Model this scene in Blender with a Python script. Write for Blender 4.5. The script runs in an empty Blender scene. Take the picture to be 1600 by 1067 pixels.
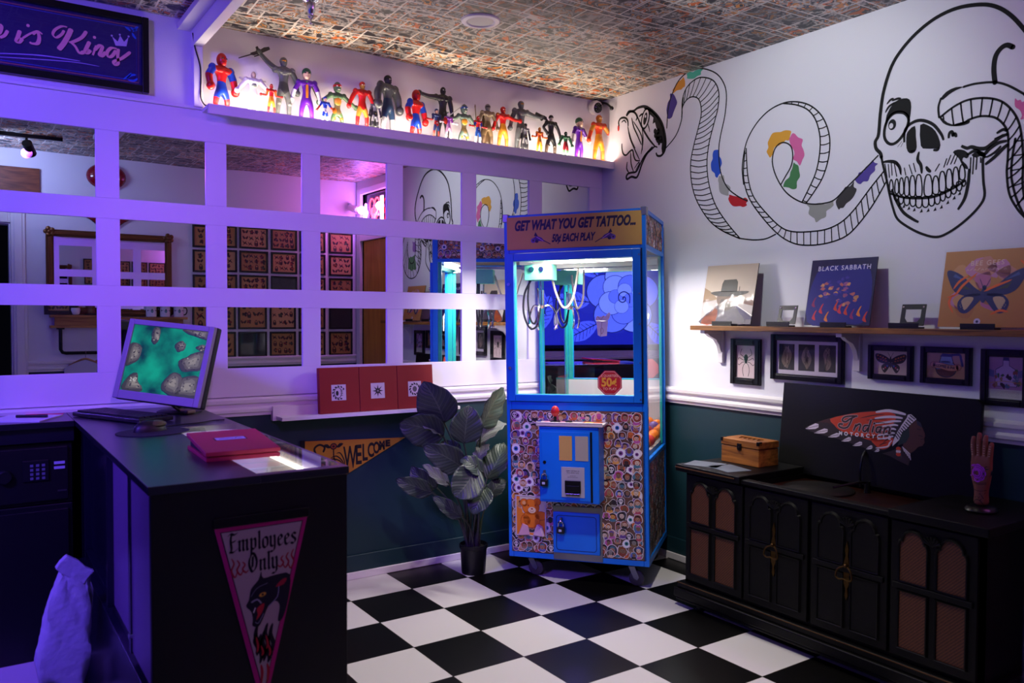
import bpy, bmesh, math, random
from mathutils import Vector, Matrix, Euler
from mathutils.geometry import tessellate_polygon
S = bpy.context.scene
COL = S.collection
PI = math.pi

# ------------------------------------------------------------------ camera
FPX, CAM = 1274.17, Vector((-3.1255, -3.6785, 1.278))
_y, _p, _r = math.radians(34.128), math.radians(-1.7525), math.radians(0.2425)
_f = Vector((math.sin(_y)*math.cos(_p), math.cos(_y)*math.cos(_p), math.sin(_p)))
_x = Vector((math.cos(_y), -math.sin(_y), 0)); _u = _x.cross(_f)
CR = _x*math.cos(_r)+_u*math.sin(_r); CU = -_x*math.sin(_r)+_u*math.cos(_r); CF = _f
cd = bpy.data.cameras.new('camera'); cam = bpy.data.objects.new('camera', cd); COL.objects.link(cam)
cd.sensor_width = 36; cd.lens = FPX/1600*36; cd.clip_start = 0.02
cam.matrix_world = Matrix(((CR.x, CU.x, -CF.x, CAM.x), (CR.y, CU.y, -CF.y, CAM.y), (CR.z, CU.z, -CF.z, CAM.z), (0, 0, 0, 1)))
cd.dof.use_dof = True; cd.dof.focus_distance = 4.3; cd.dof.aperture_fstop = 4.0
S.camera = cam
def rayd(px, py): return CR*((px-800)/FPX) - CU*((py-533.5)/FPX) + CF
def at(px, py, ax, val):            # where the sight line of a photo point meets a plane of the room
    d = rayd(px, py); return CAM + d*((val-CAM[ax])/d[ax])
def depth(px, py, z): return CAM + rayd(px, py)*z

# ------------------------------------------------------------------ world, lights, exposure
W = bpy.data.worlds.new('world'); S.world = W; W.use_nodes = True
W.node_tree.nodes['Background'].inputs[0].default_value = (0.05, 0.05, 0.12, 1)
W.node_tree.nodes['Background'].inputs[1].default_value = 0.02
S.view_settings.view_transform = 'Standard'; S.view_settings.look = 'None'
S.view_settings.exposure = 0.08; S.view_settings.gamma = 1.0; S.view_settings.use_curve_mapping = False
def lamp(name, kind, loc, energy, color, size=0.2, size_y=None, target=None, spot=60, blend=.4, spread=None):
    l = bpy.data.lights.new(name, kind); l.energy = energy; l.color = color
    if kind == 'AREA':
        l.size = size
        if size_y: l.shape = 'RECTANGLE'; l.size_y = size_y
        if spread: l.spread = math.radians(spread)
    elif kind == 'SPOT': l.spot_size = math.radians(spot); l.spot_blend = blend; l.shadow_soft_size = size
    else: l.shadow_soft_size = size
    o = bpy.data.objects.new(name, l); COL.objects.link(o); o.location = loc
    if target is not None:
        o.rotation_euler = (Vector(target)-Vector(loc)).to_track_quat('-Z', 'Y').to_euler()
    return o
#LIGHTS
# blue light from the street window side on the left
lamp('blue_light', 'SPOT', (-4.35, -2.0, 2.46), 470, (0.15, 0.07, 1.0), .25, target=(-3.0, 0, 1.05), spot=86, blend=.75)
# violet track spot on the mirrored wall, pink neon tubes over the yellow door
lamp('violet_spot', 'SPOT', (-2.72, -2.9, 2.40), 100, (0.50, 0.11, 1.0), .035, target=(-1.7, 0, 1.1), spot=52, blend=.7)
lamp('pink_neon_light', 'POINT', (-0.05, -2.93, 2.25), 4.5, (0.95, 0.16, 1.0), .035)
lamp('violet_neon_light', 'POINT', (-0.05, -3.32, 2.25), 6, (0.40, 0.18, 1.0), .035)
# white ceiling downlights and the track lights over the doorway
lamp('downlight_floor', 'SPOT', (-1.42, -1.74, 2.51), 98, (1.0, 0.93, 0.86), .05, target=(-1.22, -1.32, 0), spot=74, blend=.7)
lamp('downlight_mural', 'SPOT', (-1.15, -1.55, 2.51), 44, (0.90, 1.0, 0.94), .06, target=(0, -1.45, 1.98), spot=100, blend=.85)
lamp('track_uplight', 'AREA', (-3.0, -3.0, 2.36), 6, (0.42, 0.52, 1.0), .25, .12, (-2.75, -3.2, 2.53), spread=170)
lamp('track_spot', 'SPOT', (-3.1, -2.75, 2.40), 12, (0.35, 0.42, 1.0), .03, target=(-1.9, -3.5, 1.6), spot=95, blend=1)
# ------------------------------------------------------------------ materials
def lin(h):
    if not isinstance(h, str): return tuple(h)[:3]
    h = h.lstrip('#'); o = []
    for i in (0, 2, 4):
        c = int(h[i:i+2], 16)/255; o.append(c/12.92 if c <= .04045 else ((c+.055)/1.055)**2.4)
    return tuple(o)
MATS = {}
def mat(name, color='#808080', rough=.5, metal=0, emit=None, es=0, alpha=1, trans=0, spec=.5, coat=0, bump=0, bscale=60, var=0, vscale=8):
    if name in MATS: return MATS[name]
    m = bpy.data.materials.new(name); m.use_nodes = True; nt = m.node_tree; b = nt.nodes['Principled BSDF']
    c = lin(color); b.inputs['Base Color'].default_value = (*c, 1); b.inputs['Roughness'].default_value = rough
    b.inputs['Metallic'].default_value = metal; b.inputs['Specular IOR Level'].default_value = spec
    b.inputs['Transmission Weight'].default_value = trans; b.inputs['Alpha'].default_value = alpha
    b.inputs['Coat Weight'].default_value = coat
    if emit: b.inputs['Emission Color'].default_value = (*lin(emit), 1); b.inputs['Emission Strength'].default_value = es
    if bump or var:
        tc = nt.nodes.new('ShaderNodeTexCoord'); n = nt.nodes.new('ShaderNodeTexNoise'); n.inputs['Scale'].default_value = bscale; n.inputs['Detail'].default_value = 4
        nt.links.new(tc.outputs['Object'], n.inputs['Vector'])
        if bump:
            bp = nt.nodes.new('ShaderNodeBump'); bp.inputs['Strength'].default_value = bump; bp.inputs['Distance'].default_value = .01
            nt.links.new(n.outputs['Fac'], bp.inputs['Height']); nt.links.new(bp.outputs['Normal'], b.inputs['Normal'])
        if var:
            n2 = nt.nodes.new('ShaderNodeTexNoise'); n2.inputs['Scale'].default_value = vscale; nt.links.new(tc.outputs['Object'], n2.inputs['Vector'])
            r = nt.nodes.new('ShaderNodeValToRGB'); r.color_ramp.elements[0].position = .3; r.color_ramp.elements[1].position = .7
            r.color_ramp.elements[0].color = (*[x*(1-var) for x in c], 1); r.color_ramp.elements[1].color = (*[min(1, x*(1+var)) for x in c], 1)
            nt.links.new(n2.outputs['Fac'], r.inputs['Fac']); nt.links.new(r.outputs['Color'], b.inputs['Base Color'])
    MATS[name] = m; return m
def wood(name, c1, c2, scale=(3, 30, 30), rough=.5):
    if name in MATS: return MATS[name]
    m = bpy.data.materials.new(name); m.use_nodes = True; nt = m.node_tree; b = nt.nodes['Principled BSDF']
    tc = nt.nodes.new('ShaderNodeTexCoord'); mp = nt.nodes.new('ShaderNodeMapping'); mp.inputs['Scale'].default_value = scale
    n = nt.nodes.new('ShaderNodeTexNoise'); n.inputs['Scale'].default_value = 1.6; n.inputs['Detail'].default_value = 6; n.inputs['Distortion'].default_value = .8
    r = nt.nodes.new('ShaderNodeValToRGB'); r.color_ramp.elements[0].position = .35; r.color_ramp.elements[1].position = .68
    r.color_ramp.elements[0].color = (*lin(c1), 1); r.color_ramp.elements[1].color = (*lin(c2), 1)
    L = nt.links.new; L(tc.outputs['Object'], mp.inputs[0]); L(mp.outputs[0], n.inputs['Vector']); L(n.outputs['Fac'], r.inputs['Fac']); L(r.outputs[0], b.inputs['Base Color'])
    bp = nt.nodes.new('ShaderNodeBump'); bp.inputs['Strength'].default_value = .15; L(n.outputs['Fac'], bp.inputs['Height']); L(bp.outputs[0], b.inputs['Normal'])
    b.inputs['Roughness'].default_value = rough; MATS[name] = m; return m
def paint(h, rough=.6):
    return mat('paint_'+h.strip('#').lower()+('' if rough == .6 else '_%d' % (rough*100)), h, rough)
def glass(name='clear_glass', tint=(1, 1, 1), gloss=1, rough=.0):
    if name in MATS: return MATS[name]
    m = bpy.data.materials.new(name); m.use_nodes = True; nt = m.node_tree; nt.nodes.remove(nt.nodes['Principled BSDF'])
    t = nt.nodes.new('ShaderNodeBsdfTransparent'); t.inputs[0].default_value = (*tint, 1)
    g = nt.nodes.new('ShaderNodeBsdfGlossy'); g.inputs['Roughness'].default_value = rough
    fr = nt.nodes.new('ShaderNodeFresnel'); fr.inputs[0].default_value = 1.45
    mx = nt.nodes.new('ShaderNodeMixShader'); L = nt.links.new
    ge = nt.nodes.new('ShaderNodeNewGeometry'); iv = nt.nodes.new('ShaderNodeMath'); iv.operation = 'SUBTRACT'; iv.inputs[0].default_value = 1; L(ge.outputs['Backfacing'], iv.inputs[1])
    mu = nt.nodes.new('ShaderNodeMath'); mu.operation = 'MULTIPLY'; gm_ = nt.nodes.new('ShaderNodeMath'); gm_.operation = 'MULTIPLY'; gm_.inputs[1].default_value = gloss; L(fr.outputs[0], gm_.inputs[0]); L(gm_.outputs[0], mu.inputs[0]); L(iv.outputs[0], mu.inputs[1])
    L(mu.outputs[0], mx.inputs[0]); L(t.outputs[0], mx.inputs[1]); L(g.outputs[0], mx.inputs[2]); L(mx.outputs[0], nt.nodes['Material Output'].inputs[0])
    MATS[name] = m; return m

# ------------------------------------------------------------------ mesh builder
def frame_m(o, U, V=(0, 0, 1)):
    U = Vector(U).normalized(); V = Vector(V).normalized(); N = U.cross(V); o = Vector(o)
    return Matrix(((U.x, V.x, N.x, o.x), (U.y, V.y, N.y, o.y), (U.z, V.z, N.z, o.z), (0, 0, 0, 1)))
def RZ(a): return Matrix.Rotation(math.radians(a), 4, 'Z')
def RX(a): return Matrix.Rotation(math.radians(a), 4, 'X')
def RY(a): return Matrix.Rotation(math.radians(a), 4, 'Y')
def TR(*a): return Matrix.Translation(Vector(a if len(a) == 3 else a[0]))
def smooth(pts, n=6, closed=False):
    pts = [Vector(p) for p in pts]
    if len(pts) < 3: return pts
    out = []; N = len(pts)
    for i in range(N if closed else N-1):
        g = (lambda k: pts[k % N]) if closed else (lambda k: pts[max(0, min(N-1, k))])
        p0, p1, p2, p3 = g(i-1), g(i), g(i+1), g(i+2)
        for k in range(n):
            t = k/n
            out.append(.5*((2*p1)+(p2-p0)*t+(2*p0-5*p1+4*p2-p3)*t*t+(3*p1-p0-3*p2+p3)*t**3))
    if not closed: out.append(pts[-1])
    return out
class MB:
    def __init__(s, M=None): s.v = []; s.f = []; s.m = []; s.M = M or Matrix()
    def add(s, vs, fs, m=0, M=None):
        T = s.M @ M if M is not None else s.M; k = len(s.v)
        s.v += [T @ Vector(v) for v in vs]; s.f += [tuple(i+k for i in f) for f in fs]
        s.m += [m]*len(fs) if isinstance(m, int) else m
        return s
    def box(s, a, b, m=0, M=None):
        x0, x1 = sorted((a[0], b[0])); y0, y1 = sorted((a[1], b[1])); z0, z1 = sorted((a[2], b[2]))
        return s.add([(x0, y0, z0), (x1, y0, z0), (x1, y1, z0), (x0, y1, z0), (x0, y0, z1), (x1, y0, z1), (x1, y1, z1), (x0, y1, z1)],
                     [(3, 2, 1, 0), (4, 5, 6, 7), (0, 1, 5, 4), (1, 2, 6, 5), (2, 3, 7, 6), (3, 0, 4, 7)], m, M)
    def quad(s, a, b, c, d, m=0): return s.add([a, b, c, d], [(0, 1, 2, 3)], m)
    def prism(s, pts, z0, z1, m=0, M=None, side=None):       # polygon in xy extruded along z
        n = len(pts); vs = [(p[0], p[1], z0) for p in pts]+[(p[0], p[1], z1) for p in pts]
        tri = tessellate_polygon([[Vector((p[0], p[1], 0)) for p in pts]])
        fs = []; ms = []
        for a, b, c in tri:
            if (Vector(pts[b][:2])-Vector(pts[a][:2])).cross(Vector(pts[c][:2])-Vector(pts[a][:2])) < 0: a, c = c, a
            fs += [(a+n, b+n, c+n), (c, b, a)]; ms += [m, m]
        area = sum(pts[i][0]*pts[(i+1) % n][1]-pts[(i+1) % n][0]*pts[i][1] for i in range(n))
        for i in range(n):
            j = (i+1) % n
            fs.append((i, j, j+n, i+n) if area > 0 else (j, i, i+n, j+n)); ms.append(m if side is None else side)
        return s.add(vs, fs, ms, M)
    def cyl(s, p, q, r, r2=None, n=16, m=0, cap=True):
        p, q = Vector(p), Vector(q); r2 = r if r2 is None else r2
        return s.tube([p, q], [r, r2], n, m, cap)
    def tube(s, path, r, n=8, m=0, cap=True, closed=False):
        path = [Vector(p) for p in path]; N = len(path); rs = r if isinstance(r, (list, tuple)) else [r]*N
        if len(rs) != N: rs = [rs[min(len(rs)-1, int(i*len(rs)/N))] for i in range(N)]
        vs = []; fs = []; ref = None
        for i, p in enumerate(path):
            if closed: d = path[(i+1) % N]-path[i-1]
            else: d = path[min(i+1, N-1)]-path[max(i-1, 0)]
            d = d.normalized() if d.length > 1e-9 else Vector((0, 0, 1))
            if ref is None: ref = Vector((0, 0, 1)) if abs(d.z) < .9 else Vector((1, 0, 0))
            a = (ref-d*ref.dot(d)).normalized(); b = d.cross(a); ref = a
            vs += [p+(a*math.cos(2*PI*k/n)+b*math.sin(2*PI*k/n))*rs[i] for k in range(n)]
        for i in range(N if closed else N-1):
            for k in range(n):
                a0 = i*n+k; a1 = i*n+(k+1) % n; j = ((i+1) % N)*n
                fs.append((a0, a1, j+(k+1) % n, j+k))
        if cap and not closed: fs += [tuple(reversed(range(n))), tuple((N-1)*n+k for k in range(n))]
        return s.add(vs, fs, m)
    def lathe(s, prof, c=(0, 0, 0), n=24, m=0, M=None, cap=True):   # (r, z) about z
        c = Vector(c); vs = []; fs = []; N = len(prof)
        for r, z in prof: vs += [c+Vector((r*math.cos(2*PI*k/n), r*math.sin(2*PI*k/n), z)) for k in range(n)]
        for i in range(N-1):
            for k in range(n): fs.append((i*n+k, i*n+(k+1) % n, (i+1)*n+(k+1) % n, (i+1)*n+k))
        if cap: fs += [tuple(reversed(range(n))), tuple((N-1)*n+k for k in range(n))]
        return s.add(vs, fs, m, M)
    def ball(s, c, r, m=0, n=14, M=None):
        r = (r, r, r) if not isinstance(r, (tuple, list)) else r; k = n//2+1
        prof = [(math.sin(PI*i/k), -math.cos(PI*i/k)) for i in range(k+1)]
        T = TR(c) @ (M or Matrix()) @ Matrix.Diagonal((*r, 1))
        pr = [(max(a, 1e-4), b) for a, b in prof]
        return s.lathe(pr, n=n, m=m, M=T)
    def grid(s, fn, nu, nv, m=0):
        vs = [fn(i/nu, j/nv) for j in range(nv+1) for i in range(nu+1)]
        return s.add(vs, [(j*(nu+1)+i, j*(nu+1)+i+1, (j+1)*(nu+1)+i+1, (j+1)*(nu+1)+i) for j in range(nv) for i in range(nu)], m)
    def build(s, name, mats, parent=None, bevel=0, soft=True, seg=2, base=None):
        me = bpy.data.meshes.new(name); me.from_pydata([tuple(v) for v in s.v], [], s.f); me.update()
        mats = mats if isinstance(mats, (list, tuple)) else [mats]
        for mm in mats: me.materials.append(mm)
        me.polygons.foreach_set('material_index', s.m)
        if soft:
            me.polygons.foreach_set('use_smooth', [True]*len(me.polygons)); me.set_sharp_from_angle(angle=math.radians(38))
        me.update(); o = bpy.data.objects.new(name, me); COL.objects.link(o)
        return adopt(o, parent, bevel, seg)
WM = {}
def adopt(o, parent=None, bevel=0, seg=2):
    WM[o.name] = Matrix()
    if parent is not None: o.parent = parent; o.matrix_parent_inverse = WM[parent.name].inverted()
    if bevel:
        b = o.modifiers.new('bevel', 'BEVEL'); b.width = bevel; b.segments = seg; b.limit_method = 'ANGLE'; b.angle_limit = math.radians(40); b.harden_normals = True
    return o
def thing(name, label, cat, loc=(0, 0, 0), group=None, M=None):
    o = bpy.data.objects.new(name, None); COL.objects.link(o); o.empty_display_size = .05
    o.matrix_world = M if M is not None else TR(loc); WM[o.name] = o.matrix_basis.copy()
    return tag(o, label, cat, group)
def tag(o, label, cat, group=None, kind=None):
    if label: o['label'] = label
    if cat: o['category'] = cat
    if group: o['group'] = group
    if kind: o['kind'] = kind
    return o
def struct(o): o['kind'] = 'structure'; return o
def origin_to(o, p):          # put a one-mesh thing's origin at its base
    p = Vector(p); o.data.transform(TR(-p)); o.location = p; WM[o.name] = TR(p); return o

# ------------------------------------------------------------------ flat drawing: paint, print and lettering laid on a surface
_TX = {}
def text_tris(txt, size, shear=0, bold=0, sx=1, spacing=1):
    key = (txt, size, shear, bold, sx, spacing)
    if key in _TX: return _TX[key]
    cu = bpy.data.curves.new('lettering', 'FONT'); cu.body = txt; cu.size = size; cu.shear = shear; cu.offset = bold; cu.resolution_u = 4
    cu.align_x = 'CENTER'; cu.space_character = spacing
    o = bpy.data.objects.new('lettering', cu); COL.objects.link(o); bpy.context.view_layer.update()
    me = o.evaluated_get(bpy.context.evaluated_depsgraph_get()).to_mesh()
    vs = [(v.co.x*sx, v.co.y) for v in me.vertices]; fs = [tuple(p.vertices) for p in me.polygons]
    bpy.data.objects.remove(o); bpy.data.curves.remove(cu); _TX[key] = (vs, fs); return vs, fs
class Art:
    def __init__(s, xf=None): s.v = []; s.f = []; s.c = []; s.l = 1; s.xf = xf or (lambda p: p)
    def raw(s, vs, fs, c):
        k = len(s.v); s.v += [(p[0], p[1], s.l) for p in vs]
        for f in fs:
            a = sum(vs[f[i]][0]*vs[f[(i+1) % len(f)]][1]-vs[f[(i+1) % len(f)]][0]*vs[f[i]][1] for i in range(len(f)))
            s.f.append(tuple(i+k for i in (f if a >= 0 else reversed(f)))); s.c.append(c)
        return s
    def poly(s, pts, c, sm=0):
        pts = [Vector(s.xf(p)).to_2d() for p in pts]
        if sm: pts = smooth(pts, sm, True)
        return s.raw([tuple(p) for p in pts], list(tessellate_polygon([[p.to_3d() for p in pts]])), c)
    def rect(s, x0, y0, x1, y1, c): return s.poly([(x0, y0), (x1, y0), (x1, y1), (x0, y1)], c)
    def ell(s, x, y, rx, ry, c, n=16, rot=0, a0=0, a1=360):
        a = math.radians(rot); P = []
        for k in range(n+(a1-a0 < 360)):
            t = math.radians(a0+(a1-a0)*k/n); X, Y = rx*math.cos(t), ry*math.sin(t)
            P.append((x+X*math.cos(a)-Y*math.sin(a), y+X*math.sin(a)+Y*math.cos(a)))
        return s.poly(P, c)
    def stroke(s, pts, w, c, sm=5, taper=0, closed=False):
        P = [Vector(s.xf(p)).to_2d() for p in pts]
        if sm: P = smooth(P, sm, closed)
        N = len(P); vs = []; fs = []
        for i, p in enumerate(P):
            d = (P[(i+1) % N]-P[i-1]) if closed else (P[min(i+1, N-1)]-P[max(i-1, 0)])
            if d.length < 1e-9: d = Vector((1, 0))
            d.normalize(); t = i/max(1, N-1); k = 1
            if taper: k = 1-taper*(1-math.sin(PI*min(max(t, 0), 1))**.6)
            n = Vector((-d.y, d.x))*w*.5*max(k, .12); vs += [tuple(p+n), tuple(p-n)]
        for i in range(N if closed else N-1): j = (i+1) % N; fs.append((2*i, 2*i+1, 2*j+1, 2*j))
        if not closed and not taper:
            for p in (P[0], P[-1]):
                k = len(vs); vs += [(p.x+w*.5*math.cos(2*PI*q/8), p.y+w*.5*math.sin(2*PI*q/8)) for q in range(8)]; fs.append(tuple(range(k, k+8)))
        return s.raw(vs, fs, c)
    def nib(s, pts, w, c, ang=40, sm=4, thin=.18):   # broad pen stroke
        P = [Vector(s.xf(p)).to_2d() for p in pts]
        if sm: P = smooth(P, sm)
        a = math.radians(ang); n = Vector((math.cos(a), math.sin(a)))*w*.5; m = Vector((-n.y, n.x))*thin
        for p, q in zip(P[:-1], P[1:]):
            H = [x+y*i+z*j for x in (p, q) for y, i in ((n, 1), (n, -1)) for z, j in ((m, 1), (m, -1))]
            H = hull(H); s.raw([tuple(x) for x in H], [tuple(range(len(H)))], c)
        return s
    def pen(s, pts, w, c, ang=40, sm=5, thin=.35):   # pen stroke as one ribbon whose width follows the pen angle
        P = [Vector(s.xf(p)).to_2d() for p in pts]
        if sm: P = smooth(P, sm)
        a = math.radians(ang); nb = Vector((math.cos(a), math.sin(a))); N = len(P); vs = []
        for i, p in enumerate(P):
            d = (P[min(i+1, N-1)]-P[max(i-1, 0)]); d = d.normalized() if d.length > 1e-9 else Vector((1, 0)); n = Vector((-d.y, d.x))
            h = w*.5*max(abs(n.dot(nb)), thin)*(.55 if i in (0, N-1) else 1); vs += [tuple(p+n*h), tuple(p-n*h)]
        return s.raw(vs, [(2*i, 2*i+1, 2*i+3, 2*i+2) for i in range(N-1)], c)
    def text(s, txt, x, y, size, c, shear=0, bold=0, sx=1, rot=0, spacing=1):
        vs, fs = text_tris(txt, size, shear, bold, sx, spacing); a = math.radians(rot)
        return s.raw([(x+u*math.cos(a)-v*math.sin(a), y+u*math.sin(a)+v*math.cos(a)) for u, v in vs], fs, c)
    def build(s, name, M, parent=None, eps=.0004, rough=.6, glow=0):
        cols = sorted(set(s.c)); b = MB(M)
        b.add([(p[0], p[1], p[2]*eps) for p in s.v], s.f, [cols.index(c) for c in s.c])
        if glow: ms = [mat('lit_%s_%d' % (c.strip('#'), glow*10), '#000000', .5, emit=c, es=glow) for c in cols]
        else: ms = [paint(c, rough) for c in cols]
        return b.build(name, ms, parent, soft=False)
def hull(P):
    P = sorted(set((round(p[0], 7), round(p[1], 7)) for p in P))
    def half(Q):
        o = []
        for p in Q:
            while len(o) > 1 and (o[-1][0]-o[-2][0])*(p[1]-o[-2][1])-(o[-1][1]-o[-2][1])*(p[0]-o[-2][0]) <= 0: o.pop()
            o.append(p)
        return o
    a, b = half(P), half(P[::-1]); return [Vector(p) for p in a[:-1]+b[:-1]]
# ------------------------------------------------------------------ the setting
YC = -3.55                     # front wall (with the doorway the camera stands in)
XD = -5.0                      # street window wall
VY = .012-YC                   # where that wall shows inside the wall mirrors
def mir(px, py, off=0): p = at(px, py, 1, VY-off); return Vector((p.x, .012-p.y, p.z))     # point seen in the wall mirror
def mirB(px, py): p = at(px, py, 0, 0); return Vector((p.x, .012-p.y, p.z))
WHT = mat('white_wall_paint', '#dcd8e2', .55, bump=.05, bscale=180)
PAN = mat('white_gloss_paint', '#e4e0e8', .38)
TEAL = mat('dark_teal_wall_paint', '#0f323b', .5, bump=.04, bscale=180)
TRIM = mat('white_trim_paint', '#e8e2e4', .35)
BLK = mat('black_gloss_paint', '#0a0a0c', .3)
MIRROR = mat('mirror_silver', '#e6e8ee', .0, metal=1)
CHROME = mat('chrome', '#d8d8dc', .12, metal=1)
STEEL = mat('steel', '#8d8f92', .35, metal=1)
CLEAR = glass()

def floor_mat():
    m = bpy.data.materials.new('checker_floor_tiles'); m.use_nodes = True; nt = m.node_tree; b = nt.nodes['Principled BSDF']; L = nt.links.new
    g = nt.nodes.new('ShaderNodeNewGeometry'); s = nt.nodes.new('ShaderNodeSeparateXYZ'); L(g.outputs['Position'], s.inputs[0])
    def mth(op, a, bb=None):
        n = nt.nodes.new('ShaderNodeMath'); n.operation = op
        for i, x in enumerate((a, bb)):
            if x is None: continue
            if isinstance(x, (int, float)): n.inputs[i].default_value = x
            else: L(x, n.inputs[i])
        return n.outputs[0]
    u = mth('DIVIDE', mth('ADD', s.outputs[0], 1.385+30.5), .305); v = mth('DIVIDE', mth('ADD', mth('MULTIPLY', s.outputs[1], -1), -.2837+30.5), .305)
    par = mth('MODULO', mth('ADD', mth('FLOOR', u), mth('FLOOR', v)), 2)
    mx = nt.nodes.new('ShaderNodeMix'); mx.data_type = 'RGBA'; L(par, mx.inputs['Factor'])
    mx.inputs['A'].default_value = (*lin('#d9d6d4'), 1); mx.inputs['B'].default_value = (*lin('#0b0a0a'), 1)
    e = mth('MINIMUM', mth('MINIMUM', mth('FRACT', u), mth('SUBTRACT', 1, mth('FRACT', u))), mth('MINIMUM', mth('FRACT', v), mth('SUBTRACT', 1, mth('FRACT', v))))
    line = mth('LESS_THAN', e, .006)
    m2 = nt.nodes.new('ShaderNodeMix'); m2.data_type = 'RGBA'; L(line, m2.inputs['Factor']); L(mx.outputs['Result'], m2.inputs['A']); m2.inputs['B'].default_value = (.03, .025, .02, 1)
    L(m2.outputs['Result'], b.inputs['Base Color']); b.inputs['Roughness'].default_value = .33; b.inputs['Specular IOR Level'].default_value = .3
    return m
def ceil_mat():
    m = bpy.data.materials.new('comic_page_collage'); m.use_nodes = True; nt = m.node_tree; b = nt.nodes['Principled BSDF']; L = nt.links.new
    g = nt.nodes.new('ShaderNodeNewGeometry')
    def brick(sx, sy, rot, off):
        mp = nt.nodes.new('ShaderNodeMapping'); mp.inputs['Rotation'].default_value = (0, 0, rot); mp.inputs['Location'].default_value = (off, off*.7, 0); L(g.outputs['Position'], mp.inputs[0])
        br = nt.nodes.new('ShaderNodeTexBrick'); L(mp.outputs[0], br.inputs['Vector']); br.inputs['Scale'].default_value = 1
        br.inputs['Color1'].default_value = (0, 0, 0, 1); br.inputs['Color2'].default_value = (1, 1, 1, 1); br.inputs['Mortar'].default_value = (.5, .5, .5, 1)
        br.inputs['Brick Width'].default_value = sx; br.inputs['Row Height'].default_value = sy; br.inputs['Mortar Size'].default_value = .0035; br.inputs['Mortar Smooth'].default_value = .0
        br.offset = .37; br.squash = 1.35; br.squash_frequency = 3
        return br
    page = brick(.30, .21, .03, 13.3); pan = brick(.15, .105, .03, 7.1)
    def noise(sc, det, dist):
        n = nt.nodes.new('ShaderNodeTexNoise'); n.inputs['Scale'].default_value = sc; n.inputs['Detail'].default_value = det; n.inputs['Distortion'].default_value = dist
        a = nt.nodes.new('ShaderNodeVectorMath'); a.operation = 'ADD'; L(g.outputs['Position'], a.inputs[0])
        c = nt.nodes.new('ShaderNodeCombineXYZ'); k = nt.nodes.new('ShaderNodeMath'); k.operation = 'MULTIPLY'; k.inputs[1].default_value = 3.17; L(pan.outputs['Color'], k.inputs[0]); L(k.outputs[0], c.inputs[2])
        L(c.outputs[0], a.inputs[1]); L(a.outputs[0], n.inputs['Vector']); return n
    n1 = noise(17, 3, .7); n2 = noise(10, 2, 1.2)
    r1 = nt.nodes.new('ShaderNodeValToRGB'); cr = r1.color_ramp; cr.interpolation = 'CONSTANT'
    for i, (p, c) in enumerate([(0, '#0c0b0a'), (.38, '#3a3836'), (.43, '#8d8a84'), (.47, '#d2ccc2'), (.53, '#6d7676'), (.57, '#d89030'), (.62, '#e8e4da'), (.69, '#1c1a1c')]):
        e = cr.elements[i] if i < 2 else cr.elements.new(p); e.position = p; e.color = (*lin(c), 1)
    r2 = nt.nodes.new('ShaderNodeValToRGB'); cr = r2.color_ramp; cr.interpolation = 'CONSTANT'
    for i, (p, c) in enumerate([(0, '#e0d8c8'), (.38, '#e0701a'), (.46, '#35332f'), (.52, '#b7b4aa'), (.57, '#2a4460'), (.61, '#e89a30'), (.67, '#0d0c0c')]):
        e = cr.elements[i] if i < 2 else cr.elements.new(p); e.position = p; e.color = (*lin(c), 1)
    L(n1.outputs['Fac'], r1.inputs[0]); L(n2.outputs['Fac'], r2.inputs[0])
    mx = nt.nodes.new('ShaderNodeMix'); mx.data_type = 'RGBA'; st = nt.nodes.new('ShaderNodeMath'); st.operation = 'GREATER_THAN'; st.inputs[1].default_value = .56
    n3 = noise(13, 1, .6); L(n3.outputs['Fac'], st.inputs[0]); L(st.outputs[0], mx.inputs['Factor']); L(r1.outputs[0], mx.inputs['A']); L(r2.outputs[0], mx.inputs['B'])
    tint = nt.nodes.new('ShaderNodeMix'); tint.data_type = 'RGBA'; tint.blend_type = 'MULTIPLY'; tint.inputs['Factor'].default_value = .75
    L(mx.outputs['Result'], tint.inputs['A']); rr = nt.nodes.new('ShaderNodeValToRGB'); rr.color_ramp.elements[0].color = (.16, .155, .155, 1); rr.color_ramp.elements[1].color = (1, .95, .86, 1); L(page.outputs['Color'], rr.inputs[0]); L(rr.outputs[0], tint.inputs['B'])
    o = tint.outputs['Result']
    for br, c in ((pan, '#cfc8bb'), (page, '#d8d2c6')):
        q = nt.nodes.new('ShaderNodeMix'); q.data_type = 'RGBA'; L(br.outputs['Fac'], q.inputs['Factor']); L(o, q.inputs['A']); q.inputs['B'].default_value = (*lin(c), 1); o = q.outputs['Result']
    L(o, b.inputs['Base Color']); b.inputs['Roughness'].default_value = .45; return m

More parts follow.
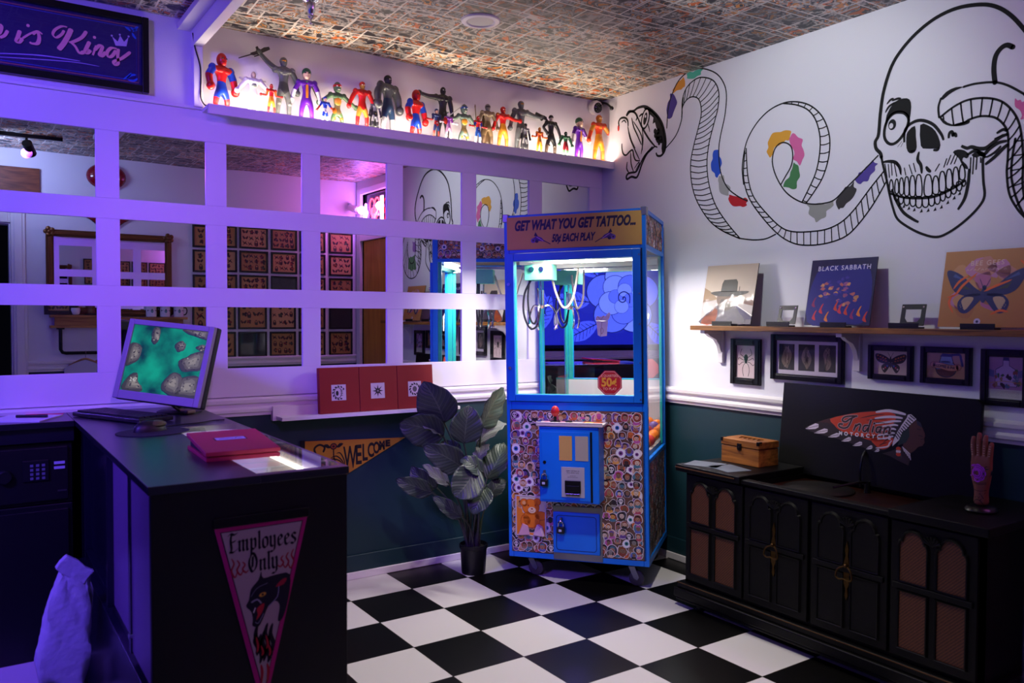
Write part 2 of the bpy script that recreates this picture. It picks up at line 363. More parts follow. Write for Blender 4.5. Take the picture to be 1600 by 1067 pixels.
b = MB(); b.quad((XD, YC-.13, 0), (0, YC-.13, 0), (0, .012, 0), (XD, .012, 0)); struct(b.build('floor', floor_mat()))
def cz(x, y): return 2.535+.005*math.sin(x*3.1+y*1.7)*math.sin(y*2.6-x)+.003*math.sin(7*x+3*y)
b = MB(); b.grid(lambda u, v: (XD*(1-u)+.0, YC*v+.012*(1-v), cz(XD*(1-u), YC*v)), 60, 50); o = struct(b.build('ceiling', ceil_mat()))
o.data.flip_normals()
def wall(name, o, U, w, dado=.86, openings=()):
    M = frame_m(o, U); b = MB(M); xs = [0, w]; zs = [0, dado, 2.57]
    for x0, z0, x1, z1 in openings: xs += [x0, x1]; zs += [z0, z1]
    xs = sorted(set(xs)); zs = sorted(set(zs))
    for i in range(len(xs)-1):
        for j in range(len(zs)-1):
            cx, cy = (xs[i]+xs[i+1])/2, (zs[j]+zs[j+1])/2
            if any(a < cx < c and d < cy < e for a, d, c, e in openings): continue
            b.add([(xs[i], zs[j], 0), (xs[i+1], zs[j], 0), (xs[i+1], zs[j+1], 0), (xs[i], zs[j+1], 0)], [(0, 1, 2, 3)], 1 if cy < dado else 0)
    return struct(b.build(name, [WHT, TEAL]))
wall('wall_back', (XD, .012, 0), (1, 0, 0), -XD)
wall('wall_right', (0, .012, 0), (0, -1, 0), .012-YC, openings=[(2.70, 0, 3.44, 1.97), (2.70, 2.06, 3.44, 2.42)])
wall('wall_front', (0, YC, 0), (-1, 0, 0), -XD, openings=[(2.79, 0, 3.60, 1.97)])
wall('wall_left', (XD, YC, 0), (0, 1, 0), .012-YC, openings=[(.15, .88, 2.15, 2.1)])
# baseboards, chair rails
def rail(name, o, U, w, z0=.828, M=TRIM):
    prof = [(0, 0), (.012, 0), (.014, .012), (.024, .018), (.026, .03), (.016, .04), (.016, .052), (.03, .06), (.032, .074), (.02, .082), (0, .084)]
    T = frame_m(o, U); Q = T @ Matrix(((0, 0, 1, 0), (0, 1, 0, z0), (1, 0, 0, 0), (0, 0, 0, 1)))
    b = MB(); vs = []; n = len(prof)
    for x in (0, w): vs += [T @ Vector((x, z0+p[1], p[0])) for p in prof]
    b.add(vs, [(i, n+i, n+(i+1) % n, (i+1) % n) for i in range(n)]+[tuple(range(n)), tuple(n+i for i in reversed(range(n)))])
    return struct(b.build(name, M))
rail('trim_2', (0, .008, 0), (0, -1, 0), 2.64)
rail('trim_3', (XD, .012, 0), (1, 0, 0), -XD)
rail('trim_4', (0, YC, 0), (-1, 0, 0), 2.70)
def base(name, o, U, w, x0=0):
    T = frame_m(o, U); b = MB(T); b.box((x0, .0, 0), (w, .115, .012), 1); b.box((x0, .0, .012), (w, .036, .024), 0)
    return struct(b.build(name, [TRIM, TEAL], bevel=.004))
base('baseboard_back', (XD, .012, 0), (1, 0, 0), -XD)
base('baseboard_right', (0, .012, 0), (0, -1, 0), 2.60, .03)
base('baseboard_front', (0, YC, 0), (-1, 0, 0), 2.70)
# panel top cap line, niche post and overhead beam
b = MB(); b.box((-2.288, -.03, 2.166), (-2.25, .012, 2.424)); b.box((XD, -.012, 2.158), (-2.25, .012, 2.17)); struct(b.build('trim_1', PAN, bevel=.002))
b = MB(); b.box((-2.29, -2.6, 2.42), (-2.25, .012, 2.56)); b.box((-2.345, -2.6, 2.488), (-2.29, .012, 2.515)); b.box((-2.33, -2.6, 2.515), (-2.29, .012, 2.56)); struct(b.build('trim_5', PAN, bevel=.002))
b = MB(); b.tube(smooth([(-2.292, -.034, 2.47), (-2.288, -.036, 2.44), (-2.283, -.034, 2.41), (-2.262, -.034, 2.33), (-2.262, -.034, 2.24), (-2.262, -.04, 2.20), (-2.25, -.05, 2.172), (-2.235, -.06, 2.168)]), .003, 6)
o = b.build('power_cord', mat('black_rubber', '#101012', .5)); tag(o, 'thin black power cord hanging down the white post left of the toy shelf', 'cord'); origin_to(o, (-2.28, -.034, 2.24))

# the wall panel of mirrors
mp = thing('mirror_wall_panel', 'white panelled grid holding rows of square mirrors along the back wall', 'mirror', (-2.5, 0, .915))
CW_, PIT, X0 = .3409, .4281, -3.0032
ZR = [(1.043, 1.314), (1.397, 1.670), (1.753, 2.027)]
ks = range(-4, 7)
b = MB()
xl, xr = X0-4*PIT-.09, 0
for z0, z1 in ((.915, 1.043), (1.314, 1.397), (1.670, 1.753), (2.027, 2.158)): b.box((xl, 0, z0), (xr, .012, z1))
for z0, z1 in ZR:
    for k in range(-4, 8):
        x1 = X0+k*PIT; b.box((x1-(PIT-CW_) if k < 7 else X0+6*PIT+CW_, 0, z0), (x1 if k < 7 else xr, .012, z1))
b.build('panel_frame', PAN, mp, bevel=.0012, seg=1)
rnd = random.Random(3)
for k in ks:
    for r, (z0, z1) in enumerate(ZR):
        x = X0+k*PIT; c = Vector((x+CW_/2, .008, (z0+z1)/2)); tx, tz = rnd.uniform(-.0012, .0012), rnd.uniform(-.0012, .0012)
        b = MB(); b.grid(lambda u, v: (x+CW_*u, .0085+tx*(u-.5)*CW_+tz*(v-.5)*.27, z0+(z1-z0)*v), 1, 1); b.build('mirror_pane', MIRROR, mp, soft=False)

# doors and windows behind the camera (seen in the mirrors)
OAK = wood('golden_oak', '#b87a20', '#d89a36', (14, 14, 1.2), .45)
b = MB(); b.box((.02, -3.428, 0), (.06, -2.688, 1.97)); d1 = struct(b.build('door_1', OAK, bevel=.003))
b = MB(); b.cyl((.02, -2.75, .98), (-.03, -2.75, .98), .012); b.ball((-.045, -2.75, .98), .027); b.build('door_knob', CHROME, d1)
b = MB()
for y0, y1, z0, z1 in ((-3.51, -3.428, 0, 2.46), (-2.688, -2.606, 0, 2.46), (-3.428, -2.688, 1.97, 2.048), (-3.428, -2.688, 2.408, 2.46)): b.box((-.018, y0, z0), (.01, y1, z1))
struct(b.build('trim_6', TRIM, bevel=.004))
w1 = struct(MB().box((.03, -3.428, 2.048), (.034, -2.688, 2.408)).build('window_1', mat('night_glass', '#15151c', .05)))
fx0, fx1, fz = -3.60, -2.79, 1.97
b = MB()
for x0, x1, z0, z1 in ((fx0-.095, fx0, 0, fz+.095), (fx1, fx1+.095, 0, fz+.095), (fx0, fx1, fz, fz+.095)):
    b.box((x0, YC, z0), (x1, YC+.016, z1)); b.box((x0+.02, YC+.016, z0), (x1-.02, YC+.024, z1 if z0 == 0 else z1-.02))
b.box((fx1-.012, YC-.12, 0), (fx1, YC+.002, fz)); b.box((fx0, YC-.12, 0), (fx0+.012, YC+.002, fz)); b.box((fx0, YC-.12, fz-.012), (fx1, YC+.002, fz))
struct(b.build('trim_7', TRIM, bevel=.004))
# street window with the rose graphic on wall_left
b = MB()
for y0, y1, z0, z1 in ((-3.46, -3.40, .82, 2.16), (-1.40, -1.34, .82, 2.16), (-3.40, -1.40, .82, .88), (-3.40, -1.40, 2.10, 2.16)): b.box((XD-.03, y0, z0), (XD+.02, y1, z1))
w2 = struct(b.build('window_2', TRIM, bevel=.004))
MB().box((XD-.022, -3.40, .88), (XD-.018, -1.40, 2.10)).build('window_pane', mat('night_glass'), w2)
b = MB(); b.box((XD, -3.5, .79), (XD+.16, -1.3, .82)); b.build('window_sill', TRIM, w2, bevel=.004)
# ------------------------------------------------------------------ counter, back desk and what stands on them
ZC = .89
COUNTER = mat('black_counter_laminate', '#0b0b20', .28, spec=1.0)
c = thing('sales_counter', 'long black sales counter with a lit glass display top, end panel towards the camera', 'counter', (-2.535, -.85, 0))
CX0, CX1, CY0, CY1 = -2.773, -2.30, -1.703, -.005
gx0, gy0, gy1 = -2.525, -1.675, -.70
b = MB()
b.box((CX0+.045, CY0+.02, .41), (CX0+.06, -.32, ZC-.02)); b.box((CX1-.02, CY0+.02, 0), (CX1, CY1, ZC-.02)); b.box((CX0+.02, -.32, 0), (CX1, CY1, ZC-.02))
b.build('cabinet_body', COUNTER, c, bevel=.002)
b = MB(); b.box((CX0, CY0, 0), (CX1, CY0+.02, ZC-.018)); b.build('end_panel', mat('black_satin_panel', '#070709', .42), c, bevel=.002)
b = MB(); b.box((CX0, CY0+.02, 0), (CX1-.03, -.33, .385)); b.box((CX0+.02, CY0+.02, .385), (CX1-.03, -.33, .41)); b.build('lower_base', COUNTER, c, bevel=.003)
b = MB()
b.box((CX0-.006, CY0-.004, ZC-.02), (gx0, CY1, ZC)); b.box((gx0, gy1, ZC-.02), (CX1+.004, CY1, ZC)); b.box((gx0, CY0-.004, ZC-.02), (CX1+.004, gy0, ZC)); b.box((CX1-.006, gy0, ZC-.02), (CX1+.004, gy1, ZC))
b.build('countertop', COUNTER, c, bevel=.0015)
b = MB(); b.box((gx0, gy0, ZC-.16), (CX1-.02, gy1, ZC-.15)); b.box((gx0-.008, gy0, ZC-.16), (gx0, gy1, ZC-.02)); b.box((CX1-.028, gy0, ZC-.16), (CX1-.02, gy1, ZC-.02)); b.box((gx0, gy1, ZC-.16), (CX1-.02, gy1+.008, ZC-.02)); b.box((gx0, gy0-.006, ZC-.16), (CX1-.02, gy0, ZC-.02))
b.build('display_tray', mat('white_melamine', '#c4c4c0', .5), c)
b = MB(); b.box((gx0, gy0, ZC-.006), (CX1-.006, gy1, ZC)); b.build('glass_top', CLEAR, c)
b = MB(); b.tube([(CX1-.034, gy0+.01, ZC-.045), (CX1-.034, gy1-.05, ZC-.045)], .005, 8); b.build('light_strip', mat('led_white', '#ffffff', emit='#fff4e6', es=5), c)
lamp('counter_display_light', 'AREA', (CX1-.045, (gy0+gy1)/2, ZC-.045), .8, (1, .96, .9), .9, .012, (CX1-.25, (gy0+gy1)/2, ZC-.15))
for y0, y1, dx in ((-1.695, -1.40, 0), (-1.41, -1.02, .014)):
    b = MB(); b.box((CX0+.004+dx, y0, .415), (CX0+.014+dx, y1, ZC-.03)); dd = b.build('sliding_door', mat('sliding_panel', '#7a5f88', .3), c, bevel=.001)
    b = MB(); b.cyl((CX0-.004+dx, y1-.02 if dx == 0 else y0+.05, .455), (CX0+.01+dx, y1-.02 if dx == 0 else y0+.05, .455), .007, n=10); b.build('door_knob', CHROME, dd)
for y in (-1.425, -1.03): MB().box((CX0, y, .41), (CX0+.02, y+.028, ZC-.02)).build('door_stile', COUNTER, c)

d = thing('back_desk', 'black desk return running along the mirrored wall left of the counter', 'desk', (-3.5, -.15, 0))
b = MB(); b.box((XD+.4, -.312, ZC-.022), (CX0-.008, -.005, ZC)); b.build('desktop', COUNTER, d, bevel=.0015)
b = MB(); b.box((XD+.4, -.29, ZC-.075), (CX0-.008, -.275, ZC-.022)); b.build('apron', COUNTER, d)
for x in (-4.5, -3.30): MB().box((x, -.285, 0), (x+.02, -.01, ZC-.022)).build('side_panel', COUNTER, d)
# safe under the desk
s = thing('safe', 'dark electronic safe with a keypad under the desk', 'safe', (-3.0, -.15, .40))
DK = mat('dark_safe_paint', '#0c0c12', .4)
MB().box((-3.245, -.27, .585), (-2.785, -.012, .81)).build('safe_body', DK, s, bevel=.004)
b = MB(); b.box((-3.225, -.284, .60), (-2.80, -.27, .795)); sd = b.build('safe_door', DK, s, bevel=.003)
b = MB(); b.box((-2.945, -.292, .675), (-2.862, -.284, .752)); kp = b.build('keypad', mat('keypad_black', '#111118', .35), sd, bevel=.003)
for i in range(3):
    for j in range(4): MB().box((-2.922+i*.0185, -.2945, .682+j*.0155), (-2.912+i*.0185, -.2915, .691+j*.0155)).build('key', mat('key_grey', '#6f7288', .4), kp)
b = MB(); b.lathe([(.001, .022), (.02, .022), (.024, .018), (.026, 0)], M=TR(-3.0, -.284, .70) @ RX(90)); b.build('dial', DK, sd)
for z in (.731, .713): MB().box((-2.846, -.2855, z), (-2.811, -.2838, z+.010)).build('nameplate', mat('pale_label', '#b8bcd8', .4), sd)
MB().box((-2.835, -.2855, .63), (-2.806, -.2838, .636)).build('badge', STEEL, sd)
MB().box((-3.245, -.27, .0), (-2.785, -.012, .583)).build('cupboard', DK, d, bevel=.004)
b = MB(); b.box((-3.225, -.284, .02), (-2.80, -.27, .565)); b.build('cupboard_door', DK, d, bevel=.003)

# papers and pen
b = MB(TR(-2.93, -.165, ZC) @ RZ(-27)); b.box((-.095, -.10, 0), (.095, .10, .004)); o = b.build('paper_pad', mat('white_paper', '#dcdae6', .7)); tag(o, 'white writing pad lying on the desk under the pen', 'paper'); origin_to(o, (-2.93, -.165, ZC))
b = MB(TR(-2.855, -.06, ZC) @ RZ(-15)); b.box((-.07, -.035, 0), (.06, .03, .0012)); o = b.build('sticky_note', mat('pink_paper', '#e8336a', .7)); tag(o, 'bright pink note on the desk behind the writing pad', 'paper'); origin_to(o, (-2.855, -.06, ZC))
pe = thing('pen', 'black pen lying across the white writing pad', 'pen', (-2.91, -.16, ZC+.004))
b = MB(); b.tube([(-2.955, -.145, ZC+.0095), (-2.89, -.178, ZC+.0095)], .0055, 10); b.build('barrel', BLK, pe)
b = MB(); b.tube([(-2.89, -.178, ZC+.0095), (-2.858, -.194, ZC+.0095)], .0062, 10); b.build('cap', BLK, pe)

# keyboard
K = TR(-2.625, -.335, ZC) @ RZ(-66); kb = thing('keyboard', 'black computer keyboard lying on the counter behind the mouse', 'keyboard', M=TR(-2.625, -.335, ZC))
b = MB(K); b.box((-.21, -.07, .002), (.21, .07, .018)); b.build('case', mat('black_plastic', '#0b0b0e', .45), kb, bevel=.004)
for i in range(5):
    n = 14 if i else 6
    for j in range(n):
        w = .39/n; b = MB(K); b.box((-.195+j*w+.0015, -.058+i*.0235, .018), (-.195+(j+1)*w-.0015, -.058+i*.0235+.019, .0245)); b.build('key', mat('key_black', '#131318', .5), kb)
b = MB(TR(-2.60, -.79, ZC) @ RZ(10)); b.prism([(.115*math.cos(t*PI/18)*(1 if abs(math.sin(t*PI/18)) < .9 else .98), .10*math.sin(t*PI/18)) for t in range(36)], 0, .003)
o = b.build('mouse_pad', mat('dark_mouse_pad', '#141018', .75)); tag(o, 'thin dark mouse pad under the computer mouse', 'mouse pad'); origin_to(o, (-2.60, -.79, ZC))
mo = thing('computer_mouse', 'black computer mouse with olive side on its pad', 'mouse', (-2.605, -.765, ZC+.003))
def mouse(u, v):
    a = 2*PI*u; h = math.sin(v*PI/2); r = math.cos(v*PI/2)
    return Vector((-2.605, -.765, ZC+.003)) + RZ(20).to_3x3() @ Vector((.057*math.cos(a)*max(r, .001), .031*math.sin(a)*max(r, .001), .036*h*(1-.18*math.cos(a)*r)))
b = MB(); b.grid(mouse, 24, 8); b.build('shell', mat('black_plastic'), mo)
b = MB(TR(-2.605, -.765, ZC+.003) @ RZ(20)); b.ball((.02, -.004, .021), (.034, .0285, .013), n=16); b.build('palm_rest', mat('olive_plastic', '#4a4a20', .4), mo)
b = MB(TR(-2.605, -.765, ZC+.003) @ RZ(20)); b.cyl((-.034, -.004, .027), (-.034, .004, .027), .008, n=12); b.build('scroll_wheel', mat('black_rubber'), mo)
b = MB(); b.tube(smooth([(-2.655, -.78, ZC+.004), (-2.58, -.70, ZC+.003), (-2.50, -.66, ZC+.003), (-2.42, -.64, ZC+.003), (-2.36, -.60, ZC+.003), (-2.32, -.60, ZC+.003)]), .0022, 6)
b.build('mouse_cable', mat('black_rubber'), mo)

# monitor
TM = TR(-2.475, -.37, 1.095) @ RZ(-46) @ RX(-14) @ RY(5)
mn = thing('computer_monitor', 'small tilted monitor showing green sea with rocks, standing on the counter', 'monitor', (-2.40, -.24, ZC))
BEZ = mat('grey_monitor_bezel', '#8f8c98', .45)
b = MB(TM)
for x0, x1, z0, z1 in ((-.185, -.162, -.155, .155), (.162, .185, -.155, .155), (-.162, .162, -.155, -.122), (-.162, .162, .134, .155)): b.box((x0, -.02, z0), (x1, .0, z1))
b.build('bezel', BEZ, mn, bevel=.003)
b = MB(TM); b.box((-.187, .0, -.157), (.187, .03, .157)); b.prism([(-.15, -.12), (.15, -.12), (.15, .12), (-.15, .12)], -.06, -.03, M=RX(90)); b.build('back_shell', mat('black_plastic'), mn, bevel=.006)
SCM = bpy.data.materials.new('screen_sea'); SCM.use_nodes = True; nt = SCM.node_tree; bs = nt.nodes['Principled BSDF']; tc = nt.nodes.new('ShaderNodeTexCoord'); n1 = nt.nodes.new('ShaderNodeTexNoise'); n1.inputs['Scale'].default_value = 9; n1.inputs['Detail'].default_value = 5
rp = nt.nodes.new('ShaderNodeValToRGB'); rp.color_ramp.elements[0].position = .36; rp.color_ramp.elements[1].position = .64; rp.color_ramp.elements[0].color = (*lin('#053a52'), 1); rp.color_ramp.elements[1].color = (*lin('#10a890'), 1)
nt.links.new(tc.outputs['Object'], n1.inputs['Vector']); nt.links.new(n1.outputs['Fac'], rp.inputs[0]); nt.links.new(rp.outputs[0], bs.inputs['Emission Color']); bs.inputs['Emission Strength'].default_value = .75; bs.inputs['Base Color'].default_value = (0, 0, 0, 1); bs.inputs['Roughness'].default_value = .25
scr = MB(TM).box((-.163, -.0125, -.123), (.163, -.011, .135)).build('screen', SCM, mn)
a = Art(); rn = random.Random(5)
def rock(P, h=1):
    P = [Vector((min(max(p[0], -.162), .162), min(max(p[1], -.122), .134))) for p in smooth([Vector(p) for p in P], 3, True)]; cx = sum(p[0] for p in P)/len(P); cy = sum(p[1] for p in P)/len(P)
    a.l = 1; a.poly([(p[0]+rn.uniform(-.002, .002)-.003, p[1]+rn.uniform(-.002, .002)-.002) for p in P], '#123038'); a.l = 2; a.poly([(p[0], p[1]) for p in P], '#3f3d38')
    for ly, (sc, c) in enumerate(((.84, '#5c574e'), (.6, '#77726a'), (.34, '#948d82'))): a.l = 3+ly; a.poly([(cx+(p[0]-cx)*sc*rn.uniform(.86, 1.08)+.004, cy+(p[1]-cy)*sc*rn.uniform(.86, 1.08)+.003) for p in P], c)
    for k in range(16): t = rn.uniform(0, 6.3); q = rn.choice(P); f = rn.uniform(.1, .85); a.l = 6+k % 3; x, y = cx+(q[0]-cx)*f, cy+(q[1]-cy)*f; a.poly([(x+rn.uniform(.001, .006)*math.cos(u), y+rn.uniform(.001, .005)*math.sin(u)) for u in (0, 1.3, 2.6, 3.9, 5.2)], rn.choice(['#2a2824', '#3c3832', '#a8a196', '#6a645a', '#2c2a26']))
rock([(-.075, .128), (-.05, .13), (-.043, .10), (-.047, .075), (-.062, .068), (-.076, .09)]); rock([(.035, .078), (.055, .09), (.075, .075), (.072, .055), (.05, .048), (.035, .06)])
rock([(-.162, .055), (-.13, .062), (-.108, .045), (-.112, .0), (-.14, -.02), (-.162, -.022)]); rock([(.06, .01), (.09, .03), (.12, .05), (.162, .055), (.162, -.01), (.12, -.02), (.085, -.025)])
rock([(-.155, -.12), (-.14, -.07), (-.105, -.05), (-.095, -.085), (-.07, -.105), (-.075, -.12)]); rock([(.01, -.09), (.03, -.05), (.055, -.032), (.09, -.05), (.085, -.12), (.03, -.11)]); rock([(.09, -.05), (.162, -.04), (.162, -.12), (.08, -.12), (.075, -.09)])
rock([(.05, .134), (.08, .12), (.15, .105), (.162, .11), (.162, .134)]); rock([(.122, .068), (.14, .082), (.16, .075), (.155, .058)])
a.build('screen_image', TM @ frame_m((0, -.0126, 0), (1, 0, 0)), scr, eps=.0001, glow=.75)
a = Art(); a.l = 10; a.text('2:47', -.115, -.085, .022, '#e6e6e0', sx=.8); a.build('screen_clock', TM @ frame_m((0, -.0126, 0), (1, 0, 0)), scr, eps=.0001, glow=.75)
b = MB(); b.lathe([(.085, 0), (.085, .006), (.07, .012), (.02, .016)], (-2.40, -.24, ZC)); b.tube(smooth([(-2.40, -.24, ZC+.01), (-2.41, -.245, ZC+.05), (-2.43, -.29, ZC+.13), (-2.455, -.34, ZC+.19)]), .013, 10)
b.build('stand', mat('black_plastic'), mn)
b = MB(); b.tube(smooth([(-2.50, -.40, ZC+.08), (-2.47, -.40, ZC+.055), (-2.44, -.36, ZC+.03), (-2.41, -.28, ZC+.012), (-2.38, -.12, ZC+.006)]), .005, 8); b.build('cable', mat('black_rubber'), mn)
b = MB(TR(-2.40, -.29, ZC) @ RZ(-60)); b.box((-.05, -.022, .001), (.05, .022, .016)); b.build('stand_foot', mat('tan_plastic', '#8a6f66', .5), mn, bevel=.006)
# crimson case lying across the display glass
T = TR(-2.492, -1.335, ZC) @ RZ(-2)
cs = thing('book_case', 'crimson clamshell case with a small window in its lid, lying on the counter', 'case', M=TR(-2.492, -1.335, ZC))
RED = mat('crimson_cloth', '#b0103c', .55, bump=.05, bscale=400)
b = MB(T); b.box((-.095, -.125, 0), (.10, .13, .010)); b.box((-.095, -.125, .010), (.097, -.119, .012)); b.build('case_base', RED, cs, bevel=.002)
b = MB(T); b.box((-.088, -.118, .010), (.092, .122, .024)); b.build('pages', mat('dark_pages', '#1a1012', .7), cs)
b = MB(T @ TR(0, 0, .024) @ RX(4.5)); b.box((-.097, -.128, 0), (.10, .135, .012)); lid = b.build('case_lid', RED, cs, bevel=.002)
a = Art(); a.rect(-.045, -.018, .045, .02, '#5a0c28'); a.l = 2; a.rect(-.04, -.015, .04, .016, '#b9b2d8'); a.l = 3
a.stroke([(-.03, -.004), (-.02, .006), (-.012, -.003), (-.002, .004), (.01, -.005), (.02, .008), (.03, -.006)], .0025, '#141018')
a.build('window_card', T @ TR(0, 0, .024) @ RX(4.5) @ TR(.0, .02, .0121), lid)
# card inside the glass display
b = MB(TR(-2.46, -.86, ZC-.149) @ RZ(25)); b.box((-.06, -.045, 0), (.06, .045, .002)); o = b.build('display_card', mat('lilac_card', '#c7aebb', .6)); tag(o, 'pale lilac card lying inside the glass display case', 'card'); origin_to(o, (-2.46, -.86, ZC-.149))

# pennant on the counter end panel
PM = frame_m((-2.52, CY0, .776), (1, 0, 0)); pn = thing('pennant', 'pink bordered felt pennant with a panther hanging on the counter end', 'pennant', (-2.52, CY0-.002, .40))
b = MB(PM); b.prism([(-.115, 0), (.113, .004), (.008, -.44), (-.008, -.44)], .001, .004); b.build('felt', mat('felt_magenta', '#c21872', .9), pn, soft=False)
b = MB(PM); b.box((-.118, -.002, .001), (.116, .022, .007)); b.build('rod', BLK, pn, bevel=.002)
a = Art(); K0 = '#120c12'
a.poly([(-.102, -.012), (.1, -.0095), (.0, -.425)], K0); a.l = 2; a.poly([(-.099, -.014), (.097, -.0115), (.0, -.418)], '#b8a498'); a.l = 3
def black_letters(a, txt, x, y, h, col, w=.24):
    G = {'E': (.8, [[(.05, 1.5), (.25, 1.62), (.5, 1.5), (.75, 1.6)], [(.3, 1.55), (.22, 1), (.3, .3), (.2, .0)], [(.15, .08), (.45, .0), (.75, .22)], [(.28, .85), (.6, .95)]]),
         'O': (.95, [[(.5, 1.55), (.2, 1.2), (.15, .6), (.4, 0), (.7, .3), (.78, .9), (.6, 1.45), (.4, 1.6)], [(.45, 1.3), (.42, .4)]]),
         'm': (1.0, [[(.08, .9), (.16, .85), (.16, .15), (.24, .03)], [(.2, .8), (.42, .95), (.48, .8), (.48, .15), (.56, .03)], [(.52, .8), (.74, .95), (.8, .8), (.8, .15), (.9, .05)]]),
         'n': (.68, [[(.08, .9), (.16, .85), (.16, .15), (.24, .03)], [(.2, .8), (.44, .95), (.5, .8), (.5, .15), (.6, .05)]]),
         'p': (.68, [[(.08, .95), (.17, .88), (.17, -.35), (.1, -.45)], [(.2, .8), (.44, .95), (.52, .8), (.52, .2), (.36, .03), (.2, .12)]]),
         'l': (.36, [[(.1, 1.5), (.18, 1.4), (.18, .15), (.28, .03)]]),
         'o': (.66, [[(.34, .95), (.15, .78), (.15, .2), (.32, .02), (.52, .2), (.52, .78), (.34, .95)]]),
         'y': (.68, [[(.08, .95), (.16, .85), (.16, .2), (.32, .03), (.5, .18)], [(.42, .98), (.5, .85), (.5, -.1), (.35, -.4), (.12, -.38)]]),
         'e': (.6, [[(.18, .5), (.48, .68), (.36, .95), (.16, .75), (.16, .2), (.32, .02), (.54, .18)]]),
         's': (.6, [[(.52, .85), (.3, .97), (.16, .75), (.3, .55), (.46, .4), (.46, .18), (.28, .02), (.08, .12)]])}
    W_ = sum(G[ch][0] for ch in txt)*h; X = x-W_/2
    for ch in txt:
        for stn in G[ch][1]: a.nib([(X+p[0]*h, y+p[1]*h) for p in stn], w*h, col, 42, 3)
        X += G[ch][0]*h
black_letters(a, 'Employees', 0, -.064, .0280, K0, .21); black_letters(a, 'Only', .0, -.118, .0285, K0, .21)
for sx, ox in ((1, .0), (-1, .0)):
    for q in range(3): x = sx*(-.076+q*.013); a.stroke([(x-sx*.0, -.078-q*.006), (x+sx*.006, -.092-q*.003), (x, -.108-q*.0), (x+sx*.008, -.125+q*.004), (x+sx*.014, -.112)], .0045, '#a3162a', 4, .6)
a.poly([(-.035, -.185), (-.03, -.16), (-.012, -.14), (-.005, -.12), (.0, -.138), (.03, -.135), (.066, -.14), (.062, -.2), (.048, -.245), (.035, -.25), (.04, -.215), (.03, -.2), (.012, -.21), (.0, -.235), (-.012, -.255), (-.027, -.25), (-.026, -.235), (-.03, -.215), (-.042, -.2)], '#17121c', 3); a.l = 4
a.poly([(.03, -.165), (.045, -.15), (.058, -.148), (.05, -.162)], '#b01830', 2); a.poly([(-.016, -.21), (.002, -.2), (-.004, -.222), (-.018, -.238), (-.014, -.224)], '#c4202c', 3); a.ell(-.002, -.178, .009, .005, '#d89a2c', 10, 15)
a.stroke([(.012, -.21), (.034, -.19), (.038, -.165)], .002, '#8a86a0', 4); a.stroke([(-.03, -.178), (-.015, -.16), (.01, -.152)], .0015, '#6c6880', 4); a.stroke([(-.028, -.192), (-.015, -.188), (-.006, -.198)], .004, '#9b93a4', 3); a.stroke([(-.024, -.218), (-.02, -.208)], .003, '#e8e0d8', 0); a.stroke([(-.02, -.243), (-.012, -.246), (.0, -.225)], .0015, '#8a86a0', 3)
a.l = 5; a.ell(-.002, -.178, .003, .003, '#120c12', 8)
rn = random.Random(2)
for q in range(9):
    x = -.02+.005*q+rn.uniform(-.002, .002); y = -.34+rn.uniform(-.02, .02); h = rn.uniform(.05, .09)
    a.l = 3; a.stroke([(x, y), (x+.004, y+h*.3), (x-.003, y+h*.65), (x+.003, y+h)], .011, '#1a1416', 4, .9); a.l = 4
    if q % 2: a.stroke([(x, y+.008), (x+.003, y+h*.3), (x-.002, y+h*.6)], .005, '#b41c26', 4, .9)
for x in (-.007, .008): a.l = 4; a.stroke([(x, -.40), (x+.003, -.37), (x, -.35)], .007, '#b41c26', 4, .8)
a.build('panther_print', PM @ TR(0, 0, .0041), pn, rough=.85)

# paper bag and box at the lower left
bg = thing('paper_bag', 'crumpled white paper bag with rolled top standing on the floor by the counter', 'bag', (-2.905, -.92, 0))
def bagpt(u, v):
    t = v; w = .075*(1-.55*t**2.2)+.004*math.sin(9*v+3*u); dpt = .052*(1-t)**.8+.006
    a_ = 2*PI*u; cx = math.copysign(min(1, abs(math.cos(a_))*1.25), math.cos(a_)); cy = math.copysign(min(1, abs(math.sin(a_))*1.25), math.sin(a_))
    return Vector((-2.925+.085*t+w*cx+.005*math.sin(23*t+5*u*6), -.92+dpt*cy+.004*math.sin(31*t+7*u*5), .515*t+.004*math.sin(14*u*6+9*t)-.035*t*cx))
PAPER = mat('white_bag_paper', '#b9b3c4', .8, bump=.35, bscale=45)
b = MB(); b.grid(bagpt, 36, 22); b.add([bagpt(k/36, 0) for k in range(36)], [tuple(reversed(range(36)))]); b.build('bag_body', PAPER, bg)
b = MB(TR(-2.846, -.92, .512) @ RY(40)); b.prism([(-.048, -.026), (-.02, -.030), (.012, -.027), (.049, -.024), (.046, .0), (.049, .022), (.02, .019), (-.01, .024), (-.047, .020), (-.05, -.004)], -.013, .013, M=RX(90))
b.build('rolled_top', PAPER, bg, bevel=.005)
bx = thing('paper_box', 'open flat box with lavender lid on the floor at the bottom left', 'box', (-3.03, -1.09, 0))
MB().box((-3.12, -1.17, 0), (-2.965, -1.005, .265)).build('box_body', mat('dark_card', '#15131c', .7), bx, bevel=.002)
MB().box((-3.125, -1.175, .265), (-2.960, -1.0, .285)).build('box_lid', mat('lavender_card', '#b8a8b4', .7), bx, bevel=.002)
